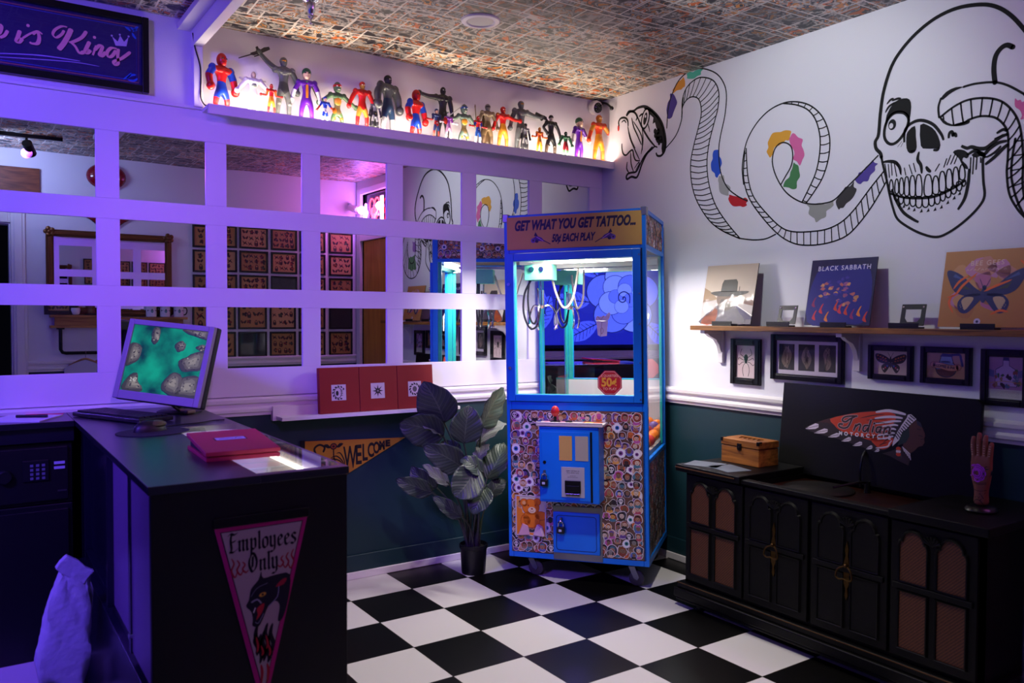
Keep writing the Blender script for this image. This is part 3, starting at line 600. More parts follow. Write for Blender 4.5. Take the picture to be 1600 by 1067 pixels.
# ------------------------------------------------------------------ the claw machine in the corner
MM = TR(-.6925, -.658, 0) @ RZ(-52.8) @ RY(-1.22)
FR = MM @ frame_m((0, 0, 0), (1, 0, 0))           # drawing plane of its front: u right, v up, out towards the room
BLUE = mat('blue_machine_enamel', '#0a74da', .35, var=.08, vscale=5)
TEALP = mat('teal_enamel', '#1c9c97', .35)
g = thing('claw_machine', 'tall blue claw machine covered in stickers with a gold sign, standing in the corner', 'arcade machine', M=TR(-.6925, -.658, 0))
HW, DP = .345, .585
def stickers(a, x0, y0, x1, y1, sz, rn, l0=2, dark=0, holes=()):
    pal = ['#b98a5a', '#8a3f2a', '#6a4a8c', '#d06a2a', '#4a7a86', '#b84a5a', '#e0a04a', '#3a3a44', '#8e8a7a', '#c05a9a', '#2a2326', '#d8b090', '#5a6ab0', '#7a5a3a', '#a04a30', '#9a7a60', '#40302a']
    a.l = 1; a.rect(x0, y0, x1, y1, '#6a4a38'); ny = int((y1-y0)/(sz*.82)); nx = int((x1-x0)/(sz*.86)); idx = [(i, j) for i in range(nx+1) for j in range(ny+1)]; rn.shuffle(idx)
    for q, (i, j) in enumerate(idx):
        r = sz*rn.uniform(.42, .60); x = x0+(x1-x0)*(i+.5*(j % 2)*.9)/nx+rn.uniform(-.2, .2)*sz; y = y0+(y1-y0)*j/ny+rn.uniform(-.2, .2)*sz
        x = min(max(x, x0+r*1.04), x1-r*1.04); y = min(max(y, y0+r*1.08), y1-r*1.08)
        if any(h[0]-r*.6 < x < h[2]+r*.6 and h[1]-r*.6 < y < h[3]+r*.6 and (x < h[0] or x > h[2] or y < h[1] or y > h[3]) and 0 for h in holes): continue
        n = 14; ph = rn.uniform(0, 6); k3 = rn.choice([2, 3, 4, 5]); am = rn.uniform(.03, .16); ax = rn.uniform(.8, 1.05); ay = rn.uniform(.85, 1.1)
        def ring(s): return [(x+s*r*ax*(1+am*math.sin(k3*2*PI*t/n+ph))*math.cos(2*PI*t/n), y+s*r*ay*(1+am*math.sin(k3*2*PI*t/n+ph))*math.sin(2*PI*t/n)) for t in range(n)]
        L = l0+(q % 20)*5; c1, c2, c3 = rn.sample(pal, 3); kind = rn.random()
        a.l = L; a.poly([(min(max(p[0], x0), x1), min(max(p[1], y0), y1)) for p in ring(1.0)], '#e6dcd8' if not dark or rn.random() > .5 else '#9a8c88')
        a.l = L+1
        if kind < .09:
            a.ell(x, y, r*.74, r*.74, '#f0ece8', 12); a.l = L+2; a.ell(x, y, r*.42, r*.42, rn.choice(['#2a6ab8', '#8a4a90', '#3a8a8a']), 12); a.l = L+3; a.ell(x, y, r*.2, r*.2, '#0c0c10', 8)
        elif kind < .16:
            a.poly(ring(.89), '#15131a'); a.l = L+2; a.ell(x, y+r*.12, r*.5, r*.48, '#e0d8d0', 12); a.poly([(x-r*.3, y-r*.15), (x+r*.3, y-r*.15), (x+r*.22, y-r*.6), (x-r*.22, y-r*.6)], '#e0d8d0'); a.l = L+3
            for e in (-1, 1): a.ell(x+e*r*.2, y+r*.1, r*.14, r*.16, '#15131a', 8)
        else:
            a.poly(ring(.89), c1); a.l = L+2; hx_, hy_ = x+rn.uniform(-.1, .1)*r, y+rn.uniform(.0, .2)*r
            a.poly([(x-r*.6, y-r*.75), (x-r*.5, y-r*.3), (x, y-r*.1), (x+r*.5, y-r*.3), (x+r*.62, y-r*.7), (x, y-r*.85)], c3); a.l = L+3
            sk_ = rn.choice(['#d8b090', '#b08060', '#e0c8a8', c2, '#8a6a50']); a.ell(hx_, hy_, r*.42, r*.5, sk_, 11); a.l = L+4
            a.poly([(hx_-r*.46, hy_+r*.1), (hx_-r*.4, hy_+r*.5), (hx_, hy_+r*.66), (hx_+r*.42, hy_+r*.48), (hx_+r*.46, hy_+r*.05), (hx_+r*.2, hy_+r*.3), (hx_-r*.2, hy_+r*.32)], rn.choice([c2, '#2a1a14', '#15131a', '#8a3f1a']))
            for e in (-1, 1): a.ell(hx_+e*r*.17, hy_+r*.02, r*.07, r*.08, '#120e0e', 6)
            a.stroke([(hx_-r*.16, hy_-r*.25), (hx_+r*.16, hy_-r*.22)], r*.08, '#5a1a1a', 0)
# carcass
b = MB(MM)
for x0, x1 in ((-HW, -HW+.025), (HW-.025, HW)): b.box((x0, 0, .108), (x1, .03, 1.775)); b.box((x0, DP-.03, .108), (x1, DP, 1.775))
for z0, z1 in ((.108, .137), (.83, .872), (1.59, 1.608), (1.762, 1.775)): b.box((-HW+.025, .0, z0), (HW-.025, .03, z1))
for x0, x1 in ((-HW, -HW+.02), (HW-.02, HW)):
    for z0, z1 in ((.108, .14), (.585, .605), (1.59, 1.61), (1.755, 1.775)): b.box((x0, .03, z0), (x1, DP-.03, z1))
b.build('frame', BLUE, g, bevel=.003)
MB(MM).box((-HW+.01, .02, 1.60), (HW-.01, DP-.012, 1.772)).build('top_housing', mat('brown_cabinet_board', '#3a2a24', .5), g)
b = MB(MM); b.box((-HW+.01, .012, .11), (HW-.01, DP-.012, .60)); b.box((-HW+.02, .012, .60), (HW-.02, .028, .84)); b.build('cabinet', mat('brown_cabinet_board', '#3a2a24', .5), g)
for x in (-1, 1): MB(MM).box((x*(HW-.022), -.004, 1.742), (x*(HW+.005), .05, 1.781)).build('corner_bracket', STEEL, g, bevel=.003)
# marquee
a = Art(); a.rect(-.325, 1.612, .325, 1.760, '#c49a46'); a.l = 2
NV = '#1b1238'
a.text('GET WHAT YOU GET TATTOO...', .005, 1.700, .064, NV, shear=.28, bold=.0032, sx=.625); a.text('50¢ EACH PLAY', .0, 1.638, .050, NV, shear=.28, bold=.0024, sx=.60)
for sgn in (-1, 1):
    X = sgn*.165; Q = lambda u, v: (X+sgn*u, 1.648+v)
    a.l = 2; a.stroke([Q(-.055, -.02), Q(-.01, .005)], .004, NV, 0); a.poly([Q(-.03, -.008), Q(-.012, .012), Q(.012, .022), Q(.03, .012), Q(.02, -.004), Q(-.005, -.004)], '#4a2f80'); a.poly([Q(.005, .018), Q(.018, .04), Q(.026, .022)], NV)
    a.ell(*Q(.03, .0), .012, .012, '#6a4a9a', 10); a.ell(*Q(.012, -.004), .009, .008, NV, 10); a.l = 3; a.ell(*Q(.03, 0), .005, .005, NV, 8); a.stroke([Q(-.02, -.004), Q(.012, .016)], .003, '#c08ac8', 0)
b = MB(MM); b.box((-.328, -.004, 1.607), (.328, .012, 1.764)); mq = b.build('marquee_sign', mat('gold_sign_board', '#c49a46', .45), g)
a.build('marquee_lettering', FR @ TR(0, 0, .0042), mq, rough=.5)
# sticker covered front, side and top panels
b = MB(MM); b.box((-.33, .0, .135), (.33, .012, .832)); sp = b.build('front_panel', mat('brown_cabinet_board'), g)
a = Art(); stickers(a, -.328, .137, .320, .83, .046, random.Random(11)); a.build('stickers', FR @ TR(0, 0, .0003), sp, eps=.00005, rough=.4)
RS = MM @ frame_m((HW, 0, 0), (0, 1, 0))
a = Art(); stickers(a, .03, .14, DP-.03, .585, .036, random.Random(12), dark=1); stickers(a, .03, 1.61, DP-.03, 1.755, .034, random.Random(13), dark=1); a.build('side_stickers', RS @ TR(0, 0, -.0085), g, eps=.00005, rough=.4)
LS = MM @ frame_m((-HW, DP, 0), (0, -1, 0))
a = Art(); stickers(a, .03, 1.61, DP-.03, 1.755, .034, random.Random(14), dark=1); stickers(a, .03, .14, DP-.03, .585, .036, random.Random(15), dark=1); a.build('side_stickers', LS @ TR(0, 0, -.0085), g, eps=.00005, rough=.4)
# glazed door
b = MB(MM)
for x0, x1, z0, z1 in ((-.332, -.294, .874, 1.588), (.284, .322, .874, 1.588), (-.294, .284, .874, .907), (-.294, .284, 1.551, 1.588)): b.box((x0, -.016, z0), (x1, .004, z1))
dr = b.build('glass_door', BLUE, g, bevel=.003)
b = MB(MM)
for x0, x1, z0, z1 in ((-.318, -.294, .88, 1.58), (.284, .31, .88, 1.58), (-.294, .284, .88, .907), (-.294, .284, 1.551, 1.58)): b.box((x0, .0045, z0), (x1, .03, z1))
b.build('door_inner_frame', TEALP, dr)
MB(MM).add([(-.294, -.002, .907), (.284, -.002, .907), (.284, -.002, 1.551), (-.294, -.002, 1.551)], [(0, 1, 2, 3)]).build('door_glass', CLEAR, dr)
for z in (1.44, 1.035):
    b = MB(MM); b.cyl((-.318, -.016, z), (-.318, -.024, z), .008, n=12); b.build('lock', CHROME, dr)
for z in (1.56, 1.38, 1.24, 1.06, .93, .89): MB(MM).cyl((.316, -.016, z), (.316, -.019, z), .004, n=8).build('screw', STEEL, dr)
MB(MM).box((.322, -.012, .87), (.328, .0, 1.59)).build('hinge', BLK, dr)
# window stickers
a = Art(); a.l = 1
oct_ = lambda r: [(.169+r*math.cos(PI/8+k*PI/4), .966+r*math.sin(PI/8+k*PI/4)) for k in range(8)]
a.poly(oct_(.062), '#c81e1a'); a.l = 2; a.poly(oct_(.058), '#e8b0a0'); a.l = 3; a.poly(oct_(.055), '#c8281c'); a.l = 4
a.text('50¢', .165, .950, .056, '#f0b02a', bold=.0022, sx=.9); a.text('2 QUARTERS', .169, .994, .0155, '#f0b48a', bold=.0004, sx=.9); a.text('TO PLAY', .169, .932, .0165, '#f0b48a', bold=.0004)
a.build('price_sticker', FR @ TR(0, 0, .0025), dr, rough=.4)
a = Art(); a.poly([(.108, 1.262), (.115, 1.19), (.128, 1.183), (.158, 1.186), (.165, 1.255)], '#f4f2ee'); a.l = 1; a.poly([(.106, 1.258), (.112, 1.28), (.13, 1.276), (.145, 1.283), (.152, 1.278), (.168, 1.296), (.176, 1.288), (.168, 1.262), (.15, 1.255)], '#f4f2ee', 2); a.l = 2
for P in ([(.108, 1.262), (.135, 1.25), (.165, 1.256)], [(.128, 1.183), (.135, 1.25)], [(.115, 1.277), (.13, 1.262), (.146, 1.28)]): a.stroke(P, .0016, '#8a8480', 0)
a.stroke([(.134, 1.195), (.128, 1.213), (.135, 1.225), (.142, 1.21), (.134, 1.195)], .0016, '#b06a5a', 3)
a.build('takeout_sticker', FR @ TR(0, 0, .0025), dr, rough=.5)
# interior
LIN = mat('white_liner', '#d8d6d2', .5)
MB(MM).box((-HW+.026, .0305, .625), (HW-.026, .034, .9)).build('inner_liner', LIN, g)
b = MB(MM); b.box((-HW+.02, .03, .60), (HW-.02, DP-.03, .625)); b.build('prize_bed', mat('white_diamond_plate', '#c9c9c6', .35, metal=.3, bump=.3, bscale=150), g)
b = MB(MM); b.add([(-HW+.022, DP-.022, .625), (HW-.022, DP-.022, .625), (HW-.022, DP-.022, 1.59), (-HW+.022, DP-.022, 1.59)], [(0, 1, 2, 3)]); b.build('back_mirror', MIRROR, g, soft=False)
b = MB(MM); b.box((-HW+.01, DP-.018, .6), (HW-.01, DP-.006, 1.6)); b.build('back_panel', BLUE, g)
b = MB(MM); b.add([(HW-.008, .03, .605), (HW-.008, DP-.03, .605), (HW-.008, DP-.03, 1.59), (HW-.008, .03, 1.59)], [(0, 1, 2, 3)]); b.build('side_glass', CLEAR, g)
b = MB(MM); b.add([(-HW+.008, DP-.03, .605), (-HW+.008, .03, .605), (-HW+.008, .03, 1.59), (-HW+.008, DP-.03, 1.59)], [(0, 1, 2, 3)]); b.build('side_glass', CLEAR, g)
for x in (-HW+.012, HW-.024):
    MB(MM).box((x, DP-.05, .61), (x+.012, DP-.03, 1.59)).build('inner_post', TEALP, g)
    MB(MM).box((x, .031, .61), (x+.012, .05, 1.59)).build('inner_post', TEALP, g)
b = MB(MM); b.box((-.30, .06, 1.565), (.30, .10, 1.592)); b.build('light_box', mat('lamp_white', '#ffffff', emit='#fff6ec', es=3.5), g)
b = MB(MM)
for y in (.16, .50): b.box((-.32, y, 1.545), (.32, y+.02, 1.575))
b.build('gantry_rail', mat('white_metal', '#d4d4d0', .35), g)
MB(MM).box((-.27, .14, 1.553), (-.25, .52, 1.568)).build('gantry_bridge', mat('white_metal'), g)
b = MB(MM); b.box((-.315, .22, 1.47), (-.175, .34, 1.55)); cr = b.build('crane_carriage', mat('mint_crane_paint', '#62c2a4', .4), g, bevel=.003)
for x in (-.275, -.225): MB(MM).cyl((x, .215, 1.525), (x, .222, 1.525), .014, n=14).build('wheel', CHROME, cr)
b = MB(MM); b.cyl((-.245, .28, 1.47), (-.245, .28, 1.42), .004, n=8); b.cyl((-.245, .28, 1.42), (-.245, .28, 1.34), .017, n=14); b.cyl((-.245, .28, 1.34), (-.245, .28, 1.325), .022, .012, n=14); cl = b.build('claw', CHROME, cr)
for k in range(3):
    t = 2*PI*k/3+.6; dx, dy = math.cos(t), math.sin(t)
    b = MB(MM); b.tube(smooth([(-.245+.012*dx, .28+.012*dy, 1.335), (-.245+.05*dx, .28+.05*dy, 1.34), (-.245+.078*dx, .28+.078*dy, 1.30), (-.245+.085*dx, .28+.085*dy, 1.25), (-.245+.07*dx, .28+.07*dy, 1.215)]), [.005]*14+[.006]*8+[.003], 8); b.build('prong', CHROME, cl)
b = MB(MM); b.tube(smooth([(-.29, .25, 1.47), (-.325, .25, 1.40), (-.33, .25, 1.30), (-.30, .26, 1.225), (-.265, .27, 1.24), (-.25, .275, 1.32)]), .0055, 8); b.build('cable', mat('black_rubber'), cr)
b = MB(MM); b.tube(smooth([(-.30, .26, 1.47), (-.31, .26, 1.38), (-.30, .26, 1.28), (-.275, .26, 1.25), (-.25, .27, 1.33), (-.26, .27, 1.43)]), .005, 8); b.build('cable', mat('black_rubber'), cr)
b = MB(MM); b.tube(smooth([(-.21, .34, 1.52), (-.19, .38, 1.40), (-.16, .42, 1.33), (-.12, .45, 1.38), (-.10, .50, 1.54)]), .006, 8); b.build('cable', mat('cream_cable', '#d8c8b8', .5), g)
MB(MM).add([(-.10, .03, .63), (-.10, .27, .63), (-.10, .27, .99), (-.10, .03, .99), (-.32, .27, .63), (-.32, .27, .99)], [(0, 1, 2, 3), (1, 4, 5, 2)]).build('acrylic_chute', CLEAR, g)
# coin box with joystick shelf
b = MB(MM); b.box((-.15, -.11, .412), (.137, .0, .768)); cb = b.build('coin_box', BLUE, g, bevel=.006)
b = MB(MM); b.box((-.16, -.122, .770), (.158, .0, .782)); b.box((-.16, -.122, .782), (.158, -.116, .79)); tr = b.build('control_shelf', mat('pale_laminate', '#cfc4c0', .35), cb, bevel=.003)
a = Art(); a.rect(.05, .02, .14, .10, '#d0602a'); a.l = 2; a.rect(.06, .03, .10, .09, '#e8b24a'); a.rect(-.14, .03, -.02, .1, '#c07a9a'); a.build('shelf_print', MM @ TR(0, -.118, .7823), tr)
b = MB(MM); b.cyl((-.08, -.07, .782), (-.08, -.07, .79), .024, n=16); b.cyl((-.08, -.07, .79), (-.08, -.07, .815), .007, n=10); js = b.build('joystick', BLK, cb)
b = MB(MM); b.ball((-.08, -.07, .835), (.020, .020, .026), n=18); b.build('joystick_knob', mat('red_plastic', '#c02a2a', .25), js)
b = MB(MM); b.cyl((-.012, -.08, .782), (-.012, -.08, .793), .017, n=16); b.build('button', BLK, cb)
b = MB(MM); b.box((-.137, -.114, .424), (.096, -.110, .744)); cdr = b.build('coin_door', BLUE, cb, bevel=.002)
MB(MM).box((.097, -.1135, .42), (.106, -.109, .746)).build('hinge_gap', BLK, cb)
for x, c in ((-.050, '#c8a050'), (.027, '#a8a288')): MB(MM).box((x, -.1165, .612), (x+.061, -.1138, .726)).build('tan_plate', mat('plate'+c, c, .5), cdr)
b = MB(MM); b.box((-.041, -.1175, .441), (.069, -.1138, .582)); ba = b.build('bill_acceptor', mat('silver_plate', '#b8b6b2', .4, metal=.2), cdr, bevel=.001)
a = Art(); a.text('Insert bill face up', .014, .5625, .0092, '#2a2a2c'); a.text('One dollar only', .014, .5535, .0092, '#2a2a2c'); a.text('operated by', .014, .5405, .0055, '#2a2a2c'); a.text('the coin mechanism', .014, .5335, .0062, '#2a2a2c')
a.build('plate_lettering', FR @ TR(0, 0, .1177), ba)
b = MB(MM); b.box((-.023, -.126, .462), (.052, -.1172, .520)); b.box((-.018, -.132, .472), (.047, -.126, .498)); b.build('bill_slot', BLK, ba, bevel=.002)
b = MB(MM); b.box((-.018, -.128, .448), (.048, -.1172, .461)); b.build('slot_lip', CHROME, ba, bevel=.002)
MB(MM).cyl((-.122, -.114, .600), (-.122, -.1165, .600), .008, n=14).build('keyhole', BLK, cdr)
def padlock(x, z, y, parent):
    b = MB(MM); b.box((x-.018, y-.024, z-.022), (x+.018, y-.006, z+.01)); p = b.build('padlock', mat('padlock_black', '#0c0c0e', .4), parent, bevel=.003)
    b = MB(MM); b.tube(smooth([(x-.011, y-.015, z+.008), (x-.011, y-.015, z+.028), (x, y-.015, z+.038), (x+.011, y-.015, z+.028), (x+.011, y-.015, z+.008)]), .0032, 8); b.build('shackle', CHROME, p)
    b = MB(MM); b.box((x-.004, y-.016, z+.028), (x+.004, y, z+.052)); b.build('hasp', STEEL, p); MB(MM).box((x-.008, y-.0248, z-.012), (x+.006, y-.0235, z-.001)).build('tag', mat('pale_label'), p)
padlock(-.121, .512, -.114, cdr)
# lower service door, prize window
b = MB(MM); b.box((-.115, -.006, .115), (.125, .0, .372)); b.build('steel_strip', STEEL, g)
b = MB(MM); b.box((-.115, -.014, .147), (.115, -.004, .345)); sd2 = b.build('service_door', BLUE, g, bevel=.008)
a = Art(); R_ = [(x*(.098-.014)+.014*math.cos(t)*1, z*(.083-.014)+.014*math.sin(t)) for x, z, t0 in ((1, 1, 0), (-1, 1, 90), (-1, -1, 180), (1, -1, 270)) for t in [math.radians(t0+q*22.5) for q in range(5)]]
a.stroke([(p[0], p[1]+.246) for p in R_], .003, '#08204a', 0, closed=True); a.build('seam', FR @ TR(0, 0, .0142), sd2)
padlock(-.072, .268, -.014, sd2)
b = MB(MM)
for x0, x1, z0, z1 in ((-.308, -.30, .216, .414), (-.158, -.150, .216, .414), (-.30, -.158, .216, .222), (-.30, -.158, .408, .414)): b.box((x0, -.007, z0), (x1, .004, z1))
pw = b.build('prize_window', mat('pale_laminate'), g, bevel=.003)
a = Art(); a.rect(-.30, .222, -.158, .408, '#f08a1e'); a.l = 2; a.poly([(-.285, .408), (-.158, .408), (-.158, .30), (-.27, .33)], '#d9cfae'); a.l = 3
OR, BR = '#f08018', '#b03a10'
for x, y, rx, ry in ((-.262, .378, .019, .018), (-.195, .385, .017, .016), (-.228, .358, .042, .038), (-.225, .300, .042, .042), (-.255, .29, .024, .03), (-.178, .318, .03, .02)): a.l = 3; a.ell(x, y, rx+.0025, ry+.0025, BR, 18); a.l = 4; a.ell(x, y, rx, ry, OR, 18)
a.l = 5; a.ell(-.262, .378, .010, .010, '#f4b468', 12); a.ell(-.222, .344, .020, .015, '#f0d8a8', 14); a.l = 6
a.ell(-.222, .350, .006, .004, BR, 8); a.ell(-.240, .366, .004, .005, BR, 8); a.ell(-.205, .368, .004, .005, BR, 8); a.stroke([(-.232, .340), (-.222, .336), (-.213, .340)], .002, BR)
a.build('bear_print', FR @ TR(0, 0, .0046), pw, eps=.0003, rough=.4)
for x, c, rz in ((-.275, '#d8a8b4', 24), (-.20, '#e8c4d0', -18)):
    b = MB(MM @ TR(x+.012, -.012, .2225) @ RZ(rz)); b.prism([(-.028, 0), (.030, 0), (.02, .045), (-.005, .055)], -.009, .009, M=RX(90)); b.build('prize_block', mat('block'+c, c, .6), pw, bevel=.002)
# casters
for x in (-.25, .25):
    for y in (.07, .50):
        zf = -x*.0213; b = MB(MM @ TR(x, y, 0)); b.box((-.035, -.03, .10), (.035, .03, .108)); b.cyl((0, 0, .10), (0, 0, .085), .014, n=12)
        for s in (-1, 1): b.prism([(-.015, .09), (.015, .09), (.036, .045+zf), (.026, .03+zf), (.01, .04+zf)], s*.017-.0015, s*.017+.0015, M=RX(90))
        k = b.build('caster', STEEL, g)
        b = MB(MM @ TR(x+.022, y, .038+zf)); b.lathe([(.001, -.012), (.03, -.012), (.036, -.008), (.038, 0), (.036, .008), (.03, .012), (.001, .012)], M=RX(90)); b.build('caster_wheel', mat('grey_rubber', '#57524c', .6), k)
lamp('claw_machine_light', 'AREA', MM @ Vector((0, .14, 1.558)), 22, (1, .94, .88), .5, .06, MM @ Vector((0, .2, .8)))
# prizes in the machine
rn = random.Random(8); cols = {'orange': '#f07a18', 'purple': '#7a5aa0', 'clear': None, 'red': '#c8322a'}
k = 0
for j in range(5):
    for i in range(7):
        x = -.05+.058*i+rn.uniform(-.004, .004); y = .09+.10*j+rn.uniform(-.01, .01); r = .03
        if x > .31 or y > .53: continue
        cn = rn.choice(['orange', 'orange', 'purple', 'clear', 'red']); P = MM @ Vector((x, y, .626+r)); top = (i+j) % 3 == 0
        b = MB(); b.ball(P, r, n=16); o = b.build('prize_ball', CLEAR if cn == 'clear' else mat('shiny_'+cn, cols[cn], .2)); origin_to(o, P-Vector((0, 0, r)))
        tag(o, {'clear': 'clear plastic', 'orange': 'shiny orange', 'purple': 'shiny purple', 'red': 'shiny red'}[cn]+' prize ball lying in the bed of the claw machine', 'ball', cn+' prize balls in the claw machine')
        if top and cn != 'clear':
            pass
# ------------------------------------------------------------------ toy shelf over the mirrors and its row of action figures
sh = thing('display_shelf', 'long white shelf under the ceiling carrying the row of toy figures', 'shelf', (-1.13, -.05, 2.126))
MB().box((-2.248, -.105, 2.150), (-.002, .010, 2.165)).build('shelf_board', PAN, sh)
MB().box((-2.248, -.108, 2.126), (-.002, -.093, 2.167)).build('front_lip', PAN, sh, bevel=.0015)
MB().box((-2.23, -.0915, 2.165), (-.02, -.0865, 2.1695)).build('light_strip', mat('warm_led', '#ffffff', emit='#ffd9a8', es=2.5), sh)
for x in (-1.7, -.56): lamp('shelf_light', 'AREA', (x, -.086, 2.171), 4.2, (1.0, .84, .66), 1.1, .01, (x, -.07, 2.33))
ZS = 2.165
def skin_body(name, pts, edges, mats, mi, parent, M, sub=1):
    me = bpy.data.meshes.new(name); me.from_pydata([p[:3] for p in pts], edges, []); o = bpy.data.objects.new(name, me); COL.objects.link(o)
    sk = o.modifiers.new('s', 'SKIN'); lay = me.skin_vertices[0].data
    for i, p in enumerate(pts): lay[i].radius = (p[3], p[4] if len(p) > 4 else p[3]); lay[i].use_root = (i == 0)
    sk.use_smooth_shade = True; ss = o.modifiers.new('u', 'SUBSURF'); ss.levels = sub; ss.render_levels = sub
    bpy.context.view_layer.update(); ev = o.evaluated_get(bpy.context.evaluated_depsgraph_get()); m2 = bpy.data.meshes.new_from_object(ev)
    bpy.data.objects.remove(o); bpy.data.meshes.remove(me); m2.name = name
    for m in mats: m2.materials.append(m)
    segs = [(Vector(pts[a][:3]), Vector(pts[b_][:3]), mi[k]) for k, (a, b_) in enumerate(edges)]
    for f in m2.polygons:
        c = f.center; best = 9; w = 0
        for a, b_, k in segs:
            d = b_-a; t = max(0, min(1, (c-a).dot(d)/max(d.length_squared, 1e-9))); q = (a+d*t-c).length
            if q < best: best = q; w = k
        f.material_index = w; f.use_smooth = True
    m2.transform(M); o = bpy.data.objects.new(name, m2); COL.objects.link(o); return adopt(o, parent)
def T_(h): return mat('toy_'+h.strip('#'), h, .32)
def figure(px, py, pyf, label, C, bulk=1, head=1, arms=((.5, .05), (.5, .05)), stance=.075, hat=None, face=None, extra=None, turn=0, dy=0, y=-.045, legs=1):
    """one toy: px,py = top of its head in the photo; C = colours (head, torso, belly, upper arm, forearm, thigh, boot)"""
    y = y+dy; top = at(px, py, 1, y); H = top.z-ZS; x0 = top.x
    M = TR(x0, y, ZS) @ RZ(turn) @ Matrix.Scale(H, 4); root = thing('action_figure', label, 'toy figure', (x0, y, ZS), 'toy figures on the shelf')
    B = bulk; hh = .165*head; zt = 1-hh*1.02; sw = .105*B+.02; hipz = .48*legs-(.06 if head > 1.15 else 0); R = .034*(.6+.4*B)
    chest = hipz+(zt-hipz)*.70; waist = hipz+(zt-hipz)*.30; shz = hipz+(zt-hipz)*.86
    P = [(0, 0, hipz, .066*(.6+.4*B), .052), (0, 0, waist, .068*(.7+.3*B), .052), (0, .005, chest, .10*B+.005, .066*(.5+.5*B)), (0, 0, shz, .06*B+.01, .048), (0, 0, zt+.02, .038, .038)]
    E = [(0, 1), (1, 2), (2, 3), (3, 4)]; mi = [2, 1, 1, 0 if not face or 'neck' not in face else 1]; hands = []
    for s, ar in zip((-1, 1), arms):
        up, out = ar[0], ar[1]; fw = ar[2] if len(ar) > 2 else .02; up2 = ar[3] if len(ar) > 3 else up; ln = .175*(1+.05*(B-1)); k = len(P)
        d1 = Vector((s*math.sin(out*PI), -fw*.3, -math.cos(out*PI))); d2 = Vector((s*math.sin(up2*PI), -fw, -math.cos(up2*PI))).normalized()
        sh_ = Vector((s*sw, 0, shz)); el = sh_+d1*ln*.95; wr = el+d2*ln*.85; hd = wr+d2*.045
        P += [(*sh_, .052*B, .05*B), (*el, R*1.15*B), (*wr, R*.95*B), (*hd, R*1.15*B)]; E += [(3, k), (k, k+1), (k+1, k+2), (k+2, k+3)]; mi += [1, 3, 4, 4]; hands.append(hd)
    for s in (-1, 1):
        k = len(P); st = stance*(1 if s > 0 else 1.1)
        P += [(s*.05*(.6+.4*B), 0, hipz-.05, .064*(.6+.4*B)), (s*(st+.01), -.012, hipz*.52, .046*(.6+.4*B)), (s*(st+.02), .012, .055, .036*(.6+.4*B)), (s*(st+.025), -.055, .028, .030)]
        E += [(0, k), (k, k+1), (k+1, k+2), (k+2, k+3)]; mi += [2, 5, 6, 6]
    ms = [T_(c) for c in C]; skin_body('body', P, E, ms, mi, root, M)
    b = MB(M)
    for s in (-1, 1): b.ball((s*.045*B, -.05*(.5+.5*B), chest+.035), (.052*B, .026, .042), 0, 12)
    b.build('chest', [T_(C[1])], root)
    for s in (-1, 1): b = MB(M); b.ball((s*sw*1.06, 0, shz), (.05*B, .046*B, .056*B), 0, 12); b.build('shoulder', [T_(C[3] if B > 1.3 else C[1])], root)
    for hd_ in hands: b = MB(M); b.ball(hd_+Vector((0, -.004, -.004)), (R*1.25*B, R*1.3*B, R*1.4*B), 0, 10); b.build('fist', [T_(C[4])], root)
    b = MB(M @ TR(0, -.004, zt+hh*.5)); b.ball((0, 0, 0), (hh*.36, hh*.42, hh*.52), 0, 16); b.ball((0, -hh*.12, -hh*.24), (hh*.27, hh*.30, hh*.28), 0, 12); b.ball((0, -hh*.43, -hh*.06), (hh*.05, hh*.07, hh*.09), 0, 8)
    hd = b.build('head', [T_(C[0])], root)
    hm = M @ TR(0, -.004, zt+hh*.5)
    f = face or {}
    if 'eyes' in f:
        for s in (-1, 1):
            b = MB(hm); b.ball((s*hh*.15, -hh*.37, hh*.05), (hh*.095, hh*.05, hh*.06), 0, 10); b.build('eye', T_(f['eyes']), hd)
    if 'visor' in f: b = MB(hm); b.ball((0, -hh*.15, hh*.1), (hh*.31, hh*.31, hh*.12), 0, 14); b.build('visor', mat('gold_visor', '#d8902a', .12, metal=.6), hd)
    if 'band' in f: b = MB(hm); b.lathe([(hh*.30, hh*.0), (hh*.385, hh*.02), (hh*.385, hh*.2), (hh*.30, hh*.22)], n=18, M=Matrix.Diagonal((1, 1.16, 1, 1))); b.build('headband', T_(f['band']), hd)
    if 'cap' in f: b = MB(hm); b.ball((0, hh*.04, hh*.14), (hh*.40, hh*.45, hh*.42), 0, 16); b.build('cap', T_(f['cap']), hd)
    if 'hair' in f:
        b = MB(hm); b.ball((0, hh*.08, hh*.2), (hh*.39, hh*.42, hh*.36), 0, 14)
        for q in range(5): b.cyl((-hh*.2+hh*.1*q, hh*.1, hh*.42), (-hh*.34+hh*.13*q, hh*.2, hh*.60), hh*.11, .001, 8)
        b.build('hair', T_(f['hair']), hd)
    if 'mouth' in f: b = MB(hm); b.ball((0, -hh*.40, -hh*.27), (hh*.14, hh*.04, hh*.045), 0, 10); b.build('mouth', T_(f['mouth']), hd)
    if 'grin' in f: b = MB(hm); b.ball((0, -hh*.33, -hh*.22), (hh*.22, hh*.12, hh*.07), 0, 10); b.build('mouth', T_(f['grin']), hd)
    for e in (extra or []): e(M, root, hands, dict(zt=zt, hh=hh, shz=shz, hipz=hipz, chest=chest, sw=sw, waist=waist))
    return root
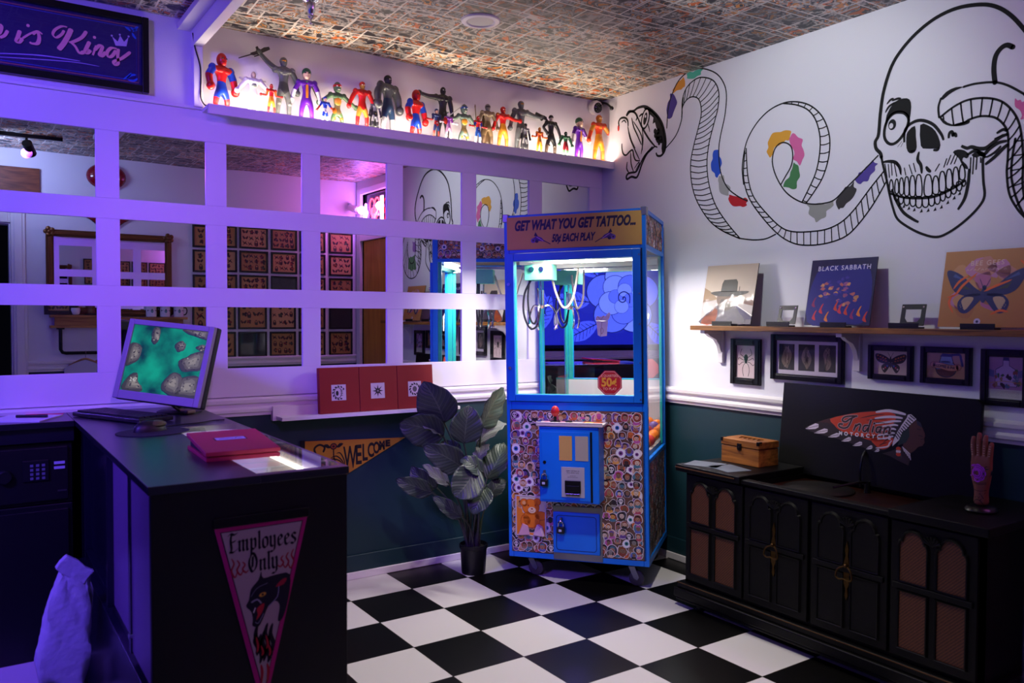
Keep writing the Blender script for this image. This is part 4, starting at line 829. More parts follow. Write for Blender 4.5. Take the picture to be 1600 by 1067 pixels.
def rifle(side, ang, col='#2c2a28', L=.5, fw=-.02):
    def f(M, r, hands, d):
        h = hands[side]; T = M @ TR(h+Vector((0, fw, 0))) @ RY(ang) @ Matrix.Scale(L/.5, 4)
        b = MB(T); b.prism([(-.17, -.02), (-.17, .02), (-.04, .035), (.10, .035), (.13, .02), (.13, -.01), (.03, -.012), (.02, -.07), (-.01, -.07), (-.012, -.012), (-.09, -.03)], -.014, .014, M=RX(90)); b.cyl((.12, 0, .012), (.33, 0, .012), .009, n=8); b.cyl((.02, 0, .05), (.10, 0, .05), .01, n=8); b.build('rifle', T_(col), r)
    return f
def sword(side, ang, col='#6a6660', L=.4):
    def f(M, r, hands, d):
        T = M @ TR(hands[side]+Vector((0, -.02, 0))) @ RY(ang); b = MB(T); b.box((-.012, -.006, .03), (.012, .006, L)); b.cyl((0, 0, -.05), (0, 0, .03), .012, n=8); b.box((-.03, -.01, .025), (.03, .01, .035)); b.build('sword', T_(col), r)
    return f
def shield(side, col):
    def f(M, r, hands, d): b = MB(M @ TR(hands[side]+Vector((0, -.05, .02))) @ RX(90) @ RY(20)); b.lathe([(.001, .025), (.07, .018), (.12, 0), (.12, -.008), (.001, .012)], n=20); b.build('shield', T_(col), r)
    return f
def cape(col):
    def f(M, r, hands, d):
        b = MB(M); b.grid(lambda u, v: ((u-.5)*(.2+.16*v)+.0, .06+.03*v+.012*math.sin(u*14), d['shz']*(1-v)+.03*v), 10, 6); o = b.build('cape', T_(col), r); s = o.modifiers.new('solid', 'SOLIDIFY'); s.thickness = .0012
    return f
def plate(col, w=.075, h=.2, dz=-.06):
    def f(M, r, hands, d): b = MB(M); b.ball((0, -.035, d['chest']+dz), (w, .04, h*.5), 0, 14); b.build('chest_plate', T_(col), r)
    return f
def jacket(c1, c2):
    def f(M, r, hands, d):
        b = MB(M); b.prism([(-.022, d['hipz']+.01), (.022, d['hipz']+.01), (.034, d['shz']+.01), (-.034, d['shz']+.01)], -.0, .014, M=TR(0, -.05, 0) @ RX(90)); b.build('waistcoat', T_(c1), r)
        b = MB(M); b.ball((.0, -.06, d['shz']+.01), (.03, .014, .014), 0, 8); b.build('bow_tie', T_(c2), r)
        for s in (-1, 1): b = MB(M); b.prism([(s*.02, d['shz']+.02), (s*.06, d['shz']), (s*.03, d['waist'])], 0, .012, M=TR(0, -.055, 0) @ RX(90)); b.build('lapel', T_('#4a1a80'), r)
    return f
def shell(col):
    def f(M, r, hands, d): b = MB(M); b.ball((0, .055, d['chest']-.05), (.12, .06, .15), 0, 16); b.build('shell', T_(col), r)
    return f
def dome():
    def f(M, r, hands, d): b = MB(M); b.ball((0, 0, d['zt']+d['hh']*.45), d['hh']*.68, 0, 18); b.build('helmet_dome', CLEAR, r)
    return f
def wings(c1, c2):
    def f(M, r, hands, d):
        for s in (-1, 1): b = MB(M); b.prism([(0, 0), (s*.25, .09), (s*.27, .05), (s*.05, -.05)], -.01, .01, M=TR(s*.06, .07, d['chest']+.04) @ RX(90)); b.build('wing', T_(c1 if s > 0 else c2), r)
    return f
def pads(col, rr=.055):
    def f(M, r, hands, d):
        for s in (-1, 1): b = MB(M); b.ball((s*d['sw']*1.08, -.01, d['shz']+.01), (rr, rr*.9, rr*.8), 0, 12); b.build('shoulder_pad', T_(col), r)
    return f
def belt(col):
    def f(M, r, hands, d): b = MB(M); b.lathe([(.05, -.016), (.062, -.014), (.062, .014), (.05, .016)], (0, 0, d['hipz']+.03), 18, M=Matrix.Diagonal((1.1, .95, 1, 1))); b.build('belt', T_(col), r)
    return f
def kneepads(col):
    def f(M, r, hands, d):
        for s in (-1, 1): b = MB(M); b.ball((s*.088, -.025, d['hipz']*.5), (.042, .04, .04), 0, 10); b.build('knee_pad', T_(col), r)
    return f
RD, BL, PU, GN = '#c01812', '#1238a8', '#5a1a96', '#3e5a3a'
bigarm = ((.02, .20, .15, -.03), (.0, .14, .15, .02))
big = dict(bulk=1.5, head=1.45, arms=bigarm, stance=.10, legs=.86)
figure(346, 83, 165, 'biggest red and blue muscular toy figure, first at the left end of the shelf', (RD, RD, BL, BL, RD, BL, RD), face={'eyes': '#2a1014'}, turn=22, **big)
figure(396, 112, 170, 'white space suited toy figure with clear dome helmet and small wings', ('#d8c0a8', '#e8e6ea', '#e8e6ea', '#e8e6ea', '#e8e6ea', '#eceaec', '#e8e6ea'), bulk=1.35, head=1.0, arms=((.22, .22), (.25, .25)), stance=.07, extra=[plate('#8a948a', .07, .12), dome(), wings('#c8c4cc', '#c8c4cc'), belt('#3a3a40')])
figure(424, 131, 175, 'small red and gold armoured toy figure in front of a tall grey soldier', (RD, RD, '#d88a2a', '#d88a2a', RD, '#d88a2a', RD), extra=[pads(RD, .045)], face={'eyes': '#f4e6c0'}, y=-.07)
figure(443, 90, 177, 'tall grey armoured soldier toy raising a rifle above its neighbour', ('#5e625e', '#565a56', '#3a3c3a', '#4a4e4a', '#4a4e4a', '#626660', '#5a5e5a'), bulk=1.1, head=.95, arms=((.72, .70, .02, .74), (.18, .16, .05, .02)), extra=[pads('#6a6e6a', .05), rifle(0, 155, L=.55), plate('#666a66', .08, .12, .02), kneepads('#70746e')], face={'visor': 1, 'cap': '#5e625e'}, y=-.03)
figure(479, 107, 183, 'purple suited toy figure with dark green hair beside the grey rifle soldier', ('#d8b49c', PU, PU, PU, '#dcd8d8', PU, PU), bulk=1.15, head=1.35, arms=((.10, .16), (.08, .14)), stance=.08, extra=[jacket('#d8821e', '#3a8a3a')], face={'cap': '#24583a', 'eyes': '#1a1a1a'}, turn=-12)
figure(508, 151, 187, 'small blue toy figure with an orange shield in front of a green figure', ('#d8b090', BL, '#d8d8e4', BL, '#c83020', BL, '#d8d8e8'), bulk=1.1, head=1.2, arms=((.2, .18), (.25, .2)), extra=[shield(1, '#d8701a'), belt('#c83020')], face={'cap': BL}, y=-.08)
figure(527, 128, 189, 'green toy figure with red headband and orange chest plate', ('#4a6a44', '#4a6a44', '#6a5a3a', '#4a6a44', '#4a6a44', '#4a6a44', '#4a6a44'), bulk=1.25, head=1.5, arms=((.32, .28), (.32, .28)), stance=.095, legs=.8, extra=[plate('#c07a2a', .085, .22), kneepads('#c8701e'), belt('#7a4a1e'), sword(0, -28, '#4a3a34', .62)], face={'band': '#b81a1a', 'eyes': '#e8e8e0', 'mouth': '#e8e0d0'}, y=-.035)
figure(566, 128, 194, 'glossy red armoured toy figure with gold legs beside the green one', ('#b8862a', RD, RD, RD, RD, '#c88a2e', RD), bulk=1.2, arms=((.12, .18), (.10, .16)), stance=.09, extra=[pads(RD, .055), plate('#a01410', .08, .12, .02), belt('#c88a2e')], face={'cap': RD, 'eyes': '#f4f0e0'}, y=-.045)
figure(586, 155, 197, 'small black and silver caped toy figure with grey chest', ('#1a1a1e', '#7a7a80', '#2a2a2e', '#6a6a70', '#1a1a1e', '#8a8a8e', '#1a1a1e'), extra=[cape('#141418'), belt('#a8923a')], face={'cap': '#141418', 'mouth': '#c8a088'}, y=-.08, arms=((.06, .1), (.06, .1)))
figure(606, 118, 201, 'huge dark grey muscular toy figure in navy trousers', ('#3a3c40', '#4a4c50', '#1c3450', '#3e4044', '#46484c', '#1c3450', '#8a8c90'), bulk=1.55, head=1.0, arms=((.10, .2, .1, .02), (.08, .18, .1, .02)), stance=.10, face={'cap': '#141416', 'eyes': '#d8d8d8', 'mouth': '#222426'}, turn=25)
figure(650, 140, 208, 'muscular red and blue toy figure, right of the huge grey one', (RD, RD, BL, BL, RD, BL, RD), face={'eyes': '#2a1014'}, turn=22, **big)
figure(692, 136, 213, 'tall black toy figure stretching one arm out to the left', ('#16161a', '#1c1c20', '#16161a', '#1c1c20', '#1c1c20', '#1e1e22', '#16161a'), bulk=1.1, head=.9, arms=((.52, .48, .02, .56), (.04, .08)), extra=[belt('#3a3a40')], face={'eyes': '#b8b8c0'}, y=-.03)
figure(682, 170, 212, 'small navy and red toy figure with a round red shield', ('#d0a888', '#20305e', '#a02020', '#20305e', '#a02020', '#20305e', '#7a2a20'), extra=[shield(1, '#c8301e'), belt('#d8d8d8')], face={'cap': '#20305e'}, y=-.075)
figure(701, 175, 214, 'small pink and purple suited toy figure with pale face', ('#e8e0e0', '#a04ab0', '#c88ac8', '#a04ab0', '#e8e0e4', '#d8a8cc', '#d8b0d0'), extra=[plate('#8a3aa0', .045, .12, .02)], face={'hair': '#5a8a6a', 'eyes': '#2a2a2a'}, y=-.078)
figure(725, 163, 217, 'green toy figure with blue headband holding a long sword', ('#5a6e62', '#5a6e62', '#6a5a3a', '#5a6e62', '#5a6e62', '#5a6e62', '#5a6e62'), bulk=1.25, head=1.5, arms=((.30, .30, .03, .55), (.25, .25)), stance=.095, legs=.8, extra=[plate('#d08a2a', .085, .2), kneepads('#d8761e'), belt('#5a4a2a'), sword(0, 52, '#a8a8aa', .62)], face={'band': '#2a4a9a', 'eyes': '#e8e8e0', 'mouth': '#e8e0d0'}, y=-.04)
figure(747, 181, 221, 'small red and blue toy figure in front of a brown armoured one', ('#b81a14', '#b81a14', '#1c3a9a', '#1c3a9a', '#b81a14', '#1c4a9a', '#c8c8d8'), extra=[belt('#d8a030')], face={'eyes': '#e8e8e8'}, y=-.08)
def spear(M, r, hands, d): b = MB(M); b.cyl(hands[0]+Vector((-.02, .0, -.1)), hands[0]+Vector((-.05, .02, .45)), .012, n=8); b.ball(hands[0]+Vector((-.05, .02, .45)), (.016, .016, .05), 0, 8); b.build('spear', T_('#6a5a44'), r)
figure(762, 163, 224, 'brown armoured toy figure with grey helmet and a spear', ('#6e6a66', '#7a6a54', '#5a4630', '#6a5a44', '#6a5a48', '#6e5a3e', '#4a3826'), bulk=1.15, arms=((.1, .18), (.1, .16)), stance=.09, extra=[pads('#8a7a5e', .05), plate('#857258', .08, .13, .02), spear, cape('#5a4632'), belt('#3a2a1c')], face={'cap': '#7a7672', 'band': '#2a2624'}, y=-.05)
figure(786, 167, 227, 'red and gold armoured toy figure pointing its right arm sideways', (RD, RD, '#c8801e', RD, RD, '#d09030', '#d0601a'), bulk=1.15, arms=((.12, .15), (.45, .4, .02, .5)), stance=.09, extra=[pads('#d09030', .05), plate('#b01c14', .075, .13, .02)], face={'cap': RD, 'eyes': '#f4f0e0', 'mouth': '#d0902e'}, y=-.05)
figure(814, 158, 230, 'grey armoured soldier toy aiming a rifle towards the corner', ('#5e6266', '#585c60', '#3a3c40', '#505458', '#505458', '#62666a', '#5a5e62'), bulk=1.15, head=.95, arms=((.08, .14), (.46, .42, .03, .5)), extra=[pads('#6a6e72', .052), rifle(1, 22, L=.5), plate('#666a6e', .08, .12, .02), kneepads('#707478')], face={'visor': 1, 'cap': '#5e6266'}, y=-.03)
figure(821, 193, 232, 'small grey caped toy figure in front of the aiming soldier', ('#2a2a2e', '#8a8a90', '#3a3a3e', '#7a7a80', '#1a1a1e', '#909094', '#202024'), extra=[cape('#26262c'), belt('#b8a04a')], face={'cap': '#1a1a1e', 'mouth': '#c8a088'}, y=-.082, arms=((.06, .1), (.06, .1)))
figure(843, 199, 235, 'small orange and gold armoured toy figure near the shelf end', ('#d8861e', '#c8501a', '#d8901e', '#c8501a', '#c8501a', '#d8801e', '#d8901e'), extra=[pads('#d8861e', .05), plate('#d89a30', .05, .12, .02)], face={'eyes': '#f8f0d0'}, y=-.078)
figure(861, 180, 238, 'lean black masked toy figure with legs apart near the shelf end', ('#c8c0bc', '#18181c', '#18181c', '#1c1c20', '#222226', '#1a1a1e', '#3a2a1e'), bulk=1.05, head=.9, stance=.11, arms=((.3, .24, .03, -.25), (.12, .2)), extra=[belt('#5a4030'), kneepads('#3a342e')], face={'cap': '#141418', 'band': '#141418'}, y=-.05)
figure(884, 206, 240, 'small green toy figure in dark red trousers', ('#2e5a3e', '#2e5e40', '#8a1c2a', '#2e5e40', '#2e5e40', '#8a1c2a', '#4a7a58'), bulk=1.35, arms=((.12, .2), (.12, .2)), face={'cap': '#14241a', 'eyes': '#e0e0d8'}, y=-.08)
figure(905, 184, 244, 'purple suited toy figure with dark green hair near the corner', ('#d8b49c', PU, PU, PU, '#dcd8d8', PU, PU), bulk=1.15, head=1.35, arms=((.10, .16), (.30, .26)), stance=.08, extra=[jacket('#d8821e', '#3a8a3a')], face={'cap': '#24583a', 'eyes': '#1a1a1a'}, turn=14)
figure(936, 180, 250, 'orange and red armoured toy figure, last at the corner end of the shelf', ('#c8801e', '#c83a14', '#c8801e', '#d08a24', '#c83a14', '#d08a1e', '#c8601a'), bulk=1.15, arms=((.1, .16), (.22, .24)), stance=.09, extra=[pads('#b82a12', .05), plate('#d08a1e', .065, .12, .02), belt('#b82a12')], face={'eyes': '#f8f0d0', 'cap': '#c86a1c'}, y=-.05)
# ------------------------------------------------------------------ right wall: mural, wooden record shelf, frames
WB = lambda x=0: frame_m((x, 0, 0), (0, -1, 0))            # drawing plane of the right wall: u = -y, v = z, n into the room
def A_(c): p = at(960+c[0]/2.5, c[1]/2.5, 0, 0); return (-p.y, p.z)
def B_(c): p = at(900+c[0]/3.3375, 100+c[1]/3.3375, 0, 0); return (-p.y, p.z)
def C_(c): p = at(1340+c[0]/2.808, c[1]/2.808, 0, 0); return (-p.y, p.z)
def D_(c): p = mirB(600+c[0]/2.425, 200+c[1]/2.425); return (-p.y, p.z)
mu = thing('wall_mural', 'black line mural of a big skull and a colour patched snake on the wall', 'mural', (0, -1.3, 1.3))
INK = '#0a0a0c'
rn = random.Random(4)
def between(P, Q, n, a, w, cc, t0=.015, t1=.985):      # belly bands: rungs between two matched edges
    P = smooth(P, 14); Q = smooth(Q, 14); M_ = [(p+q)/2 for p, q in zip(P, Q)]; d = [0]
    for i in range(1, len(M_)): d.append(d[-1]+(M_[i]-M_[i-1]).length)
    for k in range(n):
        x = (t0+(t1-t0)*k/(n-1))*d[-1]; i = next(i for i in range(1, len(d)) if d[i] >= x or i == len(d)-1); f = (x-d[i-1])/max(1e-9, d[i]-d[i-1])
        p = P[i-1].lerp(P[i], f); q = Q[i-1].lerp(Q[i], f); m = (p+q)/2; m.y -= (p-q).length*.07; a.stroke([tuple(p), tuple(m), tuple(q)], w, cc, 3)
def V2(L, F): return [Vector(F(p)) for p in L]
# snake
a = Art(); W1 = .0065
dors = [(205, 500), (210, 430), (225, 370), (255, 310), (300, 275), (345, 268), (395, 285), (425, 320), (438, 370), (432, 450), (415, 530), (408, 590), (415, 670), (440, 730), (480, 765), (520, 785)]
bel = [(200, 580), (240, 530), (262, 470), (266, 420), (285, 388), (310, 378), (332, 392), (340, 440), (328, 500), (310, 570), (298, 640), (303, 720), (325, 790), (370, 860), (420, 900), (490, 932)]
div = [(265, 445), (266, 390), (283, 342), (320, 308), (355, 303), (390, 318), (408, 360), (405, 420), (390, 480), (370, 560), (362, 640), (370, 720), (395, 800), (440, 870), (490, 930)]
for L in (dors, bel, div): a.stroke([A_(p) for p in L], W1, INK, 6)
between(V2([(262, 470), (264, 435), (270, 405), (285, 386), (305, 378), (325, 385), (338, 405), (340, 440), (330, 495), (310, 570), (298, 640), (303, 720), (325, 790), (370, 860), (420, 900), (490, 932)], A_), V2([(265, 447), (266, 410), (275, 360), (300, 320), (335, 303), (372, 308), (400, 335), (408, 375), (398, 440), (375, 545), (362, 640), (368, 710), (390, 785), (432, 860), (465, 900), (492, 932)], A_), 38, a, .005, INK)
a.stroke([A_(p) for p in [(485, 930), (540, 937), (590, 933), (630, 915)]], W1, INK)
lo = [(510, 590), (505, 690), (525, 770), (575, 845), (640, 915), (700, 950), (760, 958), (830, 950), (900, 925), (950, 880), (1010, 800), (1065, 705)]
li = [(515, 580), (522, 690), (545, 770), (605, 845), (655, 890), (700, 905), (760, 905), (830, 895), (890, 865), (940, 815), (1000, 735), (1052, 670)]
oo = [(505, 720), (500, 650), (515, 560), (550, 490), (600, 435), (660, 403), (715, 398), (770, 415), (815, 460), (840, 530), (838, 610), (815, 690), (780, 750), (748, 795)]
oi = [(660, 404), (712, 410), (757, 430), (788, 472), (804, 540), (800, 615), (785, 680), (758, 740), (733, 790)]
for L in (lo, li, oo, oi): a.stroke([A_(p) for p in L], W1, INK, 6)
between(V2(lo, A_), V2(li, A_), 31, a, .005, INK); between(V2(oo[5:], A_), V2(oi, A_), 17, a, .005, INK)
a.stroke([A_(p) for p in [(1030, 608), (950, 690), (900, 740), (860, 780), (820, 794), (770, 797), (720, 785), (670, 750), (635, 695), (618, 640), (622, 595), (640, 565), (665, 557), (690, 572), (697, 610), (690, 650), (668, 690), (650, 722)]], W1, INK, 6)
# head
for L, w in (([(262, 270), (275, 248), (300, 245), (325, 228), (360, 222), (392, 240), (425, 272), (448, 310), (462, 360), (468, 410), (462, 452), (445, 477), (425, 478), (418, 462)], .016), ([(425, 435), (412, 430), (398, 442), (370, 470), (345, 520), (328, 570), (315, 592), (290, 588), (268, 600), (263, 588), (272, 572), (292, 566), (315, 560), (336, 520), (360, 475), (400, 430)], .013),
             ([(225, 325), (223, 302), (235, 283), (257, 281), (270, 296), (272, 325)], .012), ([(238, 305), (252, 294), (262, 308)], .008), ([(265, 272), (282, 250), (305, 252), (319, 275), (313, 295)], .012), ([(318, 270), (345, 330), (380, 390), (415, 432)], .012),
             ([(290, 280), (302, 330), (322, 375), (342, 422)], .009), ([(270, 325), (282, 385), (302, 435), (332, 500)], .009), ([(300, 300), (342, 375), (346, 450)], .008), ([(345, 330), (350, 400), (340, 470)], .008), ([(275, 350), (290, 400), (310, 440)], .006), ([(268, 510), (265, 545), (277, 568)], .009), ([(285, 460), (288, 520), (300, 560)], .009), ([(240, 415), (240, 440), (247, 468), (262, 475), (282, 455), (296, 450), (302, 480), (312, 502), (335, 505)], .011),
             ([(305, 545), (325, 515), (330, 520), (312, 555)], .007), ([(350, 500), (372, 460), (395, 440)], .008), ([(330, 275), (345, 262), (382, 262)], .012), ([(370, 300), (380, 330), (385, 355)], .006)):
    a.stroke([B_(p) for p in L], w, INK, 5, .5)
a.poly([B_(p) for p in [(350, 224), (390, 235), (425, 272), (452, 325), (467, 400), (463, 450), (450, 470), (446, 440), (450, 400), (438, 360), (420, 335), (412, 305), (400, 312), (404, 280), (385, 262), (360, 238)]], INK)
for x, y, r in ((428, 352, 7), (413, 350, 6), (430, 372, 8), (415, 372, 6), (440, 388, 7), (428, 395, 7), (446, 402, 5), (434, 412, 5), (421, 388, 5)): u, v = B_((x, y)); a.ell(u, v, r/500, r/400, INK, 9)
u, v = B_((362, 285)); a.ell(u, v, .033, .06, INK, 16, -15); a.l = 2; a.ell(u, v, .024, .048, '#d8d4dc', 16, -15); a.l = 3; a.ell(u, v, .014, .034, INK, 14, -15); a.l = 4; a.ell(u+.002, v+.012, .006, .008, '#d8d4dc', 8); a.l = 1
u, v = B_((222, 334)); a.ell(u, v, .008, .018, '#c8281e', 10)
a.build('snake_outline', WB() @ TR(0, 0, .0006), mu, eps=.0002, rough=.85)
# colour patches with ragged edges
a = Art()
def patch(P, c, F=A_, n=5, amp=.007):
    P = [Vector(F(p)) for p in P]; out = []
    for i, p in enumerate(P):
        q = P[(i+1) % len(P)]; m = max(2, int((q-p).length/.018)); nn = Vector((q.y-p.y, p.x-q.x)).normalized()
        for k in range(m): out.append(p.lerp(q, k/m)+nn*rn.uniform(-amp, amp))
    a = Art(); a.poly([tuple(p) for p in out], c, 3); a.build('colour_patch', WB() @ TR(0, 0, .0004), mu, eps=.0001, rough=.6)
patch([(217, 370), (232, 370), (242, 400), (238, 430), (225, 460), (208, 462), (206, 430)], '#3c2a86'); patch([(255, 312), (272, 300), (275, 335), (262, 352), (232, 362), (226, 352)], '#d9902e'); patch([(283, 290), (318, 271), (345, 270), (338, 292), (312, 310), (285, 306)], '#4fb89a')
patch([(388, 590), (408, 588), (416, 640), (415, 672), (402, 694), (388, 680), (378, 650)], '#1d4fc4'); patch([(410, 688), (425, 685), (440, 725), (452, 735), (445, 765), (415, 752), (408, 715)], '#9c9c9c'); patch([(450, 758), (478, 762), (520, 782), (518, 805), (490, 810), (460, 806), (448, 778)], '#b81820')
patch([(618, 525), (650, 510), (685, 512), (680, 545), (660, 556), (640, 566), (620, 590), (612, 612), (598, 592), (602, 560)], '#d89a2e'); patch([(685, 555), (686, 530), (705, 522), (735, 545), (740, 605), (728, 642), (700, 620), (698, 590)], '#d2609a'); patch([(698, 640), (716, 648), (722, 690), (712, 730), (680, 738), (656, 725), (680, 690)], '#3f7a48')
patch([(752, 796), (790, 799), (835, 790), (856, 778), (858, 805), (832, 825), (825, 850), (790, 866), (768, 850)], '#94948e'); patch([(870, 768), (905, 735), (932, 712), (948, 740), (920, 780), (895, 812), (872, 820)], '#2c2826'); patch([(946, 690), (985, 655), (1010, 622), (1030, 640), (1015, 665), (990, 705), (960, 722), (946, 712)], '#463090')
patch([(690, 440), (715, 438), (735, 445), (740, 500), (728, 522), (715, 510)], '#cf4f92', C_); patch([(95, 490), (118, 480), (125, 530), (105, 540), (95, 530)], '#5a8a58', D_); patch([(110, 430), (124, 425), (124, 470), (112, 465)], '#9a6ab8', D_)
# skull
a = Art(); W2 = .010
def st(L, w=.008, tp=.4, F=C_): a.stroke([F(p) for p in L], w*1.15, INK, 5, tp)
dome = [C_(p) for p in [(105, 690), (100, 672), (82, 652), (78, 622), (92, 590), (100, 500), (115, 400), (150, 290), (200, 210), (270, 135), (350, 75), (440, 35), (540, 20), (610, 30), (670, 65), (725, 122)]]
dome += [(2.318, 2.235), (2.338, 2.17), (2.335, 2.11), (2.312, 2.05)]
a.stroke(dome, .0145, INK, 6)
a.stroke([C_(p) for p in [(105, 690), (112, 725), (128, 790), (140, 850), (155, 910), (175, 960), (220, 995), (280, 1025), (345, 1040), (400, 1020), (470, 970), (530, 910), (557, 860), (552, 790), (550, 700), (560, 688)]], W2, INK, 5)
st([(150, 830), (170, 880), (200, 930), (240, 960), (268, 975)], .011); st([(490, 740), (486, 800), (470, 870), (440, 920)], .011)
a.poly([C_(p) for p in [(120, 560), (128, 505), (160, 450), (200, 432), (228, 436), (236, 470), (228, 530), (222, 545), (222, 515), (200, 493), (165, 495), (140, 515), (126, 545)]], INK, 2)
a.stroke([C_(p) for p in [(120, 560), (118, 600), (132, 626), (156, 632), (186, 610), (214, 565), (224, 522), (204, 496), (165, 495), (136, 520)]], .012, INK, 5, closed=True)
u, v = C_((152, 547)); a.ell(u, v, .017, .022, INK, 14); a.l = 2; a.ell(u-.004, v-.004, .009, .011, '#d8d4dc', 10); a.l = 1
for L in ([(122, 495), (138, 468), (165, 448)], [(128, 458), (145, 438), (160, 432)], [(150, 443), (175, 433), (192, 432)], [(175, 645), (195, 620)], [(190, 645), (200, 625)]): st(L, .008, .8)
a.poly([C_(p) for p in [(214, 600), (222, 575), (252, 552), (256, 600), (260, 645), (250, 668), (228, 672), (215, 650)]], INK, 2); a.poly([C_(p) for p in [(275, 548), (310, 550), (342, 575), (362, 622), (360, 650), (335, 652), (300, 652), (278, 640)]], INK, 2)
st([(205, 625), (208, 572), (238, 540), (280, 528), (330, 545), (365, 585), (378, 615)], .011); st([(232, 664), (250, 660)], .008); st([(332, 658), (350, 658), (358, 645)], .009)
for L in ([(270, 665), (264, 700), (278, 725), (282, 762)], [(300, 730), (310, 745), (322, 755)], [(340, 752), (360, 718)], [(245, 715), (255, 755)], [(226, 722), (240, 765)], [(205, 735), (212, 770)], [(378, 735), (392, 695)], [(392, 725), (410, 680)], [(408, 722), (430, 672)], [(424, 720), (440, 680)], [(148, 712), (152, 770)], [(160, 710), (172, 775)], [(172, 712), (192, 768)], [(135, 720), (140, 780)], [(120, 718), (130, 780)], [(110, 712), (135, 708), (165, 712), (185, 735), (190, 765)]): st(L, .012, .7)
for cx, t, b_, w in ((148, 788, 842, 16), (172, 785, 850, 17), (193, 780, 855, 19), (216, 775, 860, 21), (241, 770, 863, 25), (269, 766, 864, 28), (310, 766, 862, 36), (343, 772, 853, 28), (372, 752, 842, 29), (402, 742, 830, 28), (431, 733, 815, 26), (459, 722, 790, 25)):
    a.stroke([C_(p) for p in [(cx-w*.45, b_-8), (cx-w*.5, (t+b_)/2), (cx-w*.3, t+8), (cx, t), (cx+w*.3, t+8), (cx+w*.5, (t+b_)/2), (cx+w*.45, b_-8), (cx, b_)]], .0055, INK, 3, closed=True)
for cx, t, b_, w in ((170, 856, 882, 18), (191, 862, 895, 20), (216, 866, 902, 23), (243, 866, 906, 25), (269, 866, 912, 27), (298, 866, 910, 27), (325, 862, 904, 25), (350, 856, 896, 24), (374, 846, 882, 22), (398, 836, 868, 23), (422, 820, 852, 23), (446, 800, 838, 22), (466, 796, 818, 16)):
    a.stroke([C_(p) for p in [(cx-w*.45, t), (cx-w*.45, b_-10), (cx, b_), (cx+w*.45, b_-10), (cx+w*.45, t)]], .0055, INK, 3, closed=True)
st([(140, 848), (200, 866), (270, 870), (340, 862), (420, 826), (475, 790)], .008, .2)
for x, y in ((203, 905), (225, 913), (249, 920), (280, 925), (310, 922), (340, 918), (368, 908), (396, 888), (424, 868), (448, 848), (184, 898)): u, v = C_((x, y)); a.poly([(u-.007, v-.007), (u+.006, v-.005), (u+.002, v+.009)], INK)
a.poly([C_(p) for p in [(418, 668), (440, 656), (470, 660), (490, 680), (478, 695), (466, 690), (460, 705), (478, 722), (486, 742), (465, 735), (450, 705), (440, 690)]], INK, 2); a.poly([C_(p) for p in [(500, 680), (530, 662), (562, 672), (555, 690), (540, 684), (520, 692)]], INK, 2)
for L in ([(497, 690), (494, 760)], [(510, 685), (505, 765)], [(524, 690), (520, 745)], [(540, 690), (540, 715)]): st(L, .011, .6)
st([(455, 640), (480, 650), (500, 645), (530, 652), (562, 650), (592, 628), (630, 600), (662, 588)], .013); st([(480, 680), (520, 660), (550, 680), (582, 650), (620, 626), (655, 618)], .012); st([(560, 722), (600, 690), (640, 650), (662, 632)], .012); st([(610, 585), (640, 568), (655, 575)], .01); st([(600, 610), (640, 590)], .008); st([(565, 690), (600, 670), (630, 640)], .008)
st([(400, 607), (403, 585), (414, 578), (420, 595), (424, 587), (431, 590), (433, 602)], .011)
a.poly([C_(p) for p in [(365, 432), (390, 402), (430, 383), (466, 381), (432, 396), (402, 415), (375, 438)]], INK, 2); a.poly([C_(p) for p in [(358, 515), (375, 540), (405, 553), (450, 553), (488, 542), (492, 528), (462, 535), (430, 547), (395, 538), (368, 515)]], INK, 2)
s1 = [(466, 381), (520, 367), (600, 361), (660, 375), (730, 412)]; s2 = [(366, 432), (355, 470), (358, 515)]; s3 = [(366, 512), (420, 470), (480, 440), (550, 430), (620, 440), (670, 475), (705, 530), (720, 600), (727, 700), (724, 800), (732, 870)]; s4 = [(430, 548), (470, 537), (490, 525), (540, 510), (600, 515), (640, 545), (660, 590), (660, 680), (655, 760), (666, 850), (700, 915), (735, 955)]
for L in (s1, s2, s3, s4): a.stroke([C_(p) for p in L], .0085, INK, 5)
between(V2(s3, C_), V2([(368, 518), (430, 548), (490, 525), (540, 510), (600, 515), (640, 545), (660, 590), (660, 680), (655, 760), (666, 850), (700, 915)], C_), 17, a, .006, INK)
a.stroke([C_((603, 362)), C_((598, 305)), C_((605, 250)), C_((627, 214)), C_((655, 198)), C_((682, 207))], .018, INK, 6)
e1 = [C_((730, 412)), C_((790, 460)), D_((100, 370)), D_((75, 430)), D_((73, 500)), D_((85, 550)), D_((105, 568)), D_((128, 550)), D_((140, 480)), D_((138, 415))]
e2 = [C_((732, 870)), C_((735, 955)), D_((92, 430)), D_((92, 470)), D_((102, 508)), D_((115, 505)), D_((121, 470)), D_((121, 415))]
a.stroke(e1, .0085, INK, 5); a.stroke(e2[2:], .0085, INK, 5); between([Vector(p) for p in e1[-6:]], [Vector(p) for p in e2[-6:]], 12, a, .005, INK)
a.build('skull_outline', WB() @ TR(0, 0, .0006), mu, eps=.0002, rough=.85)

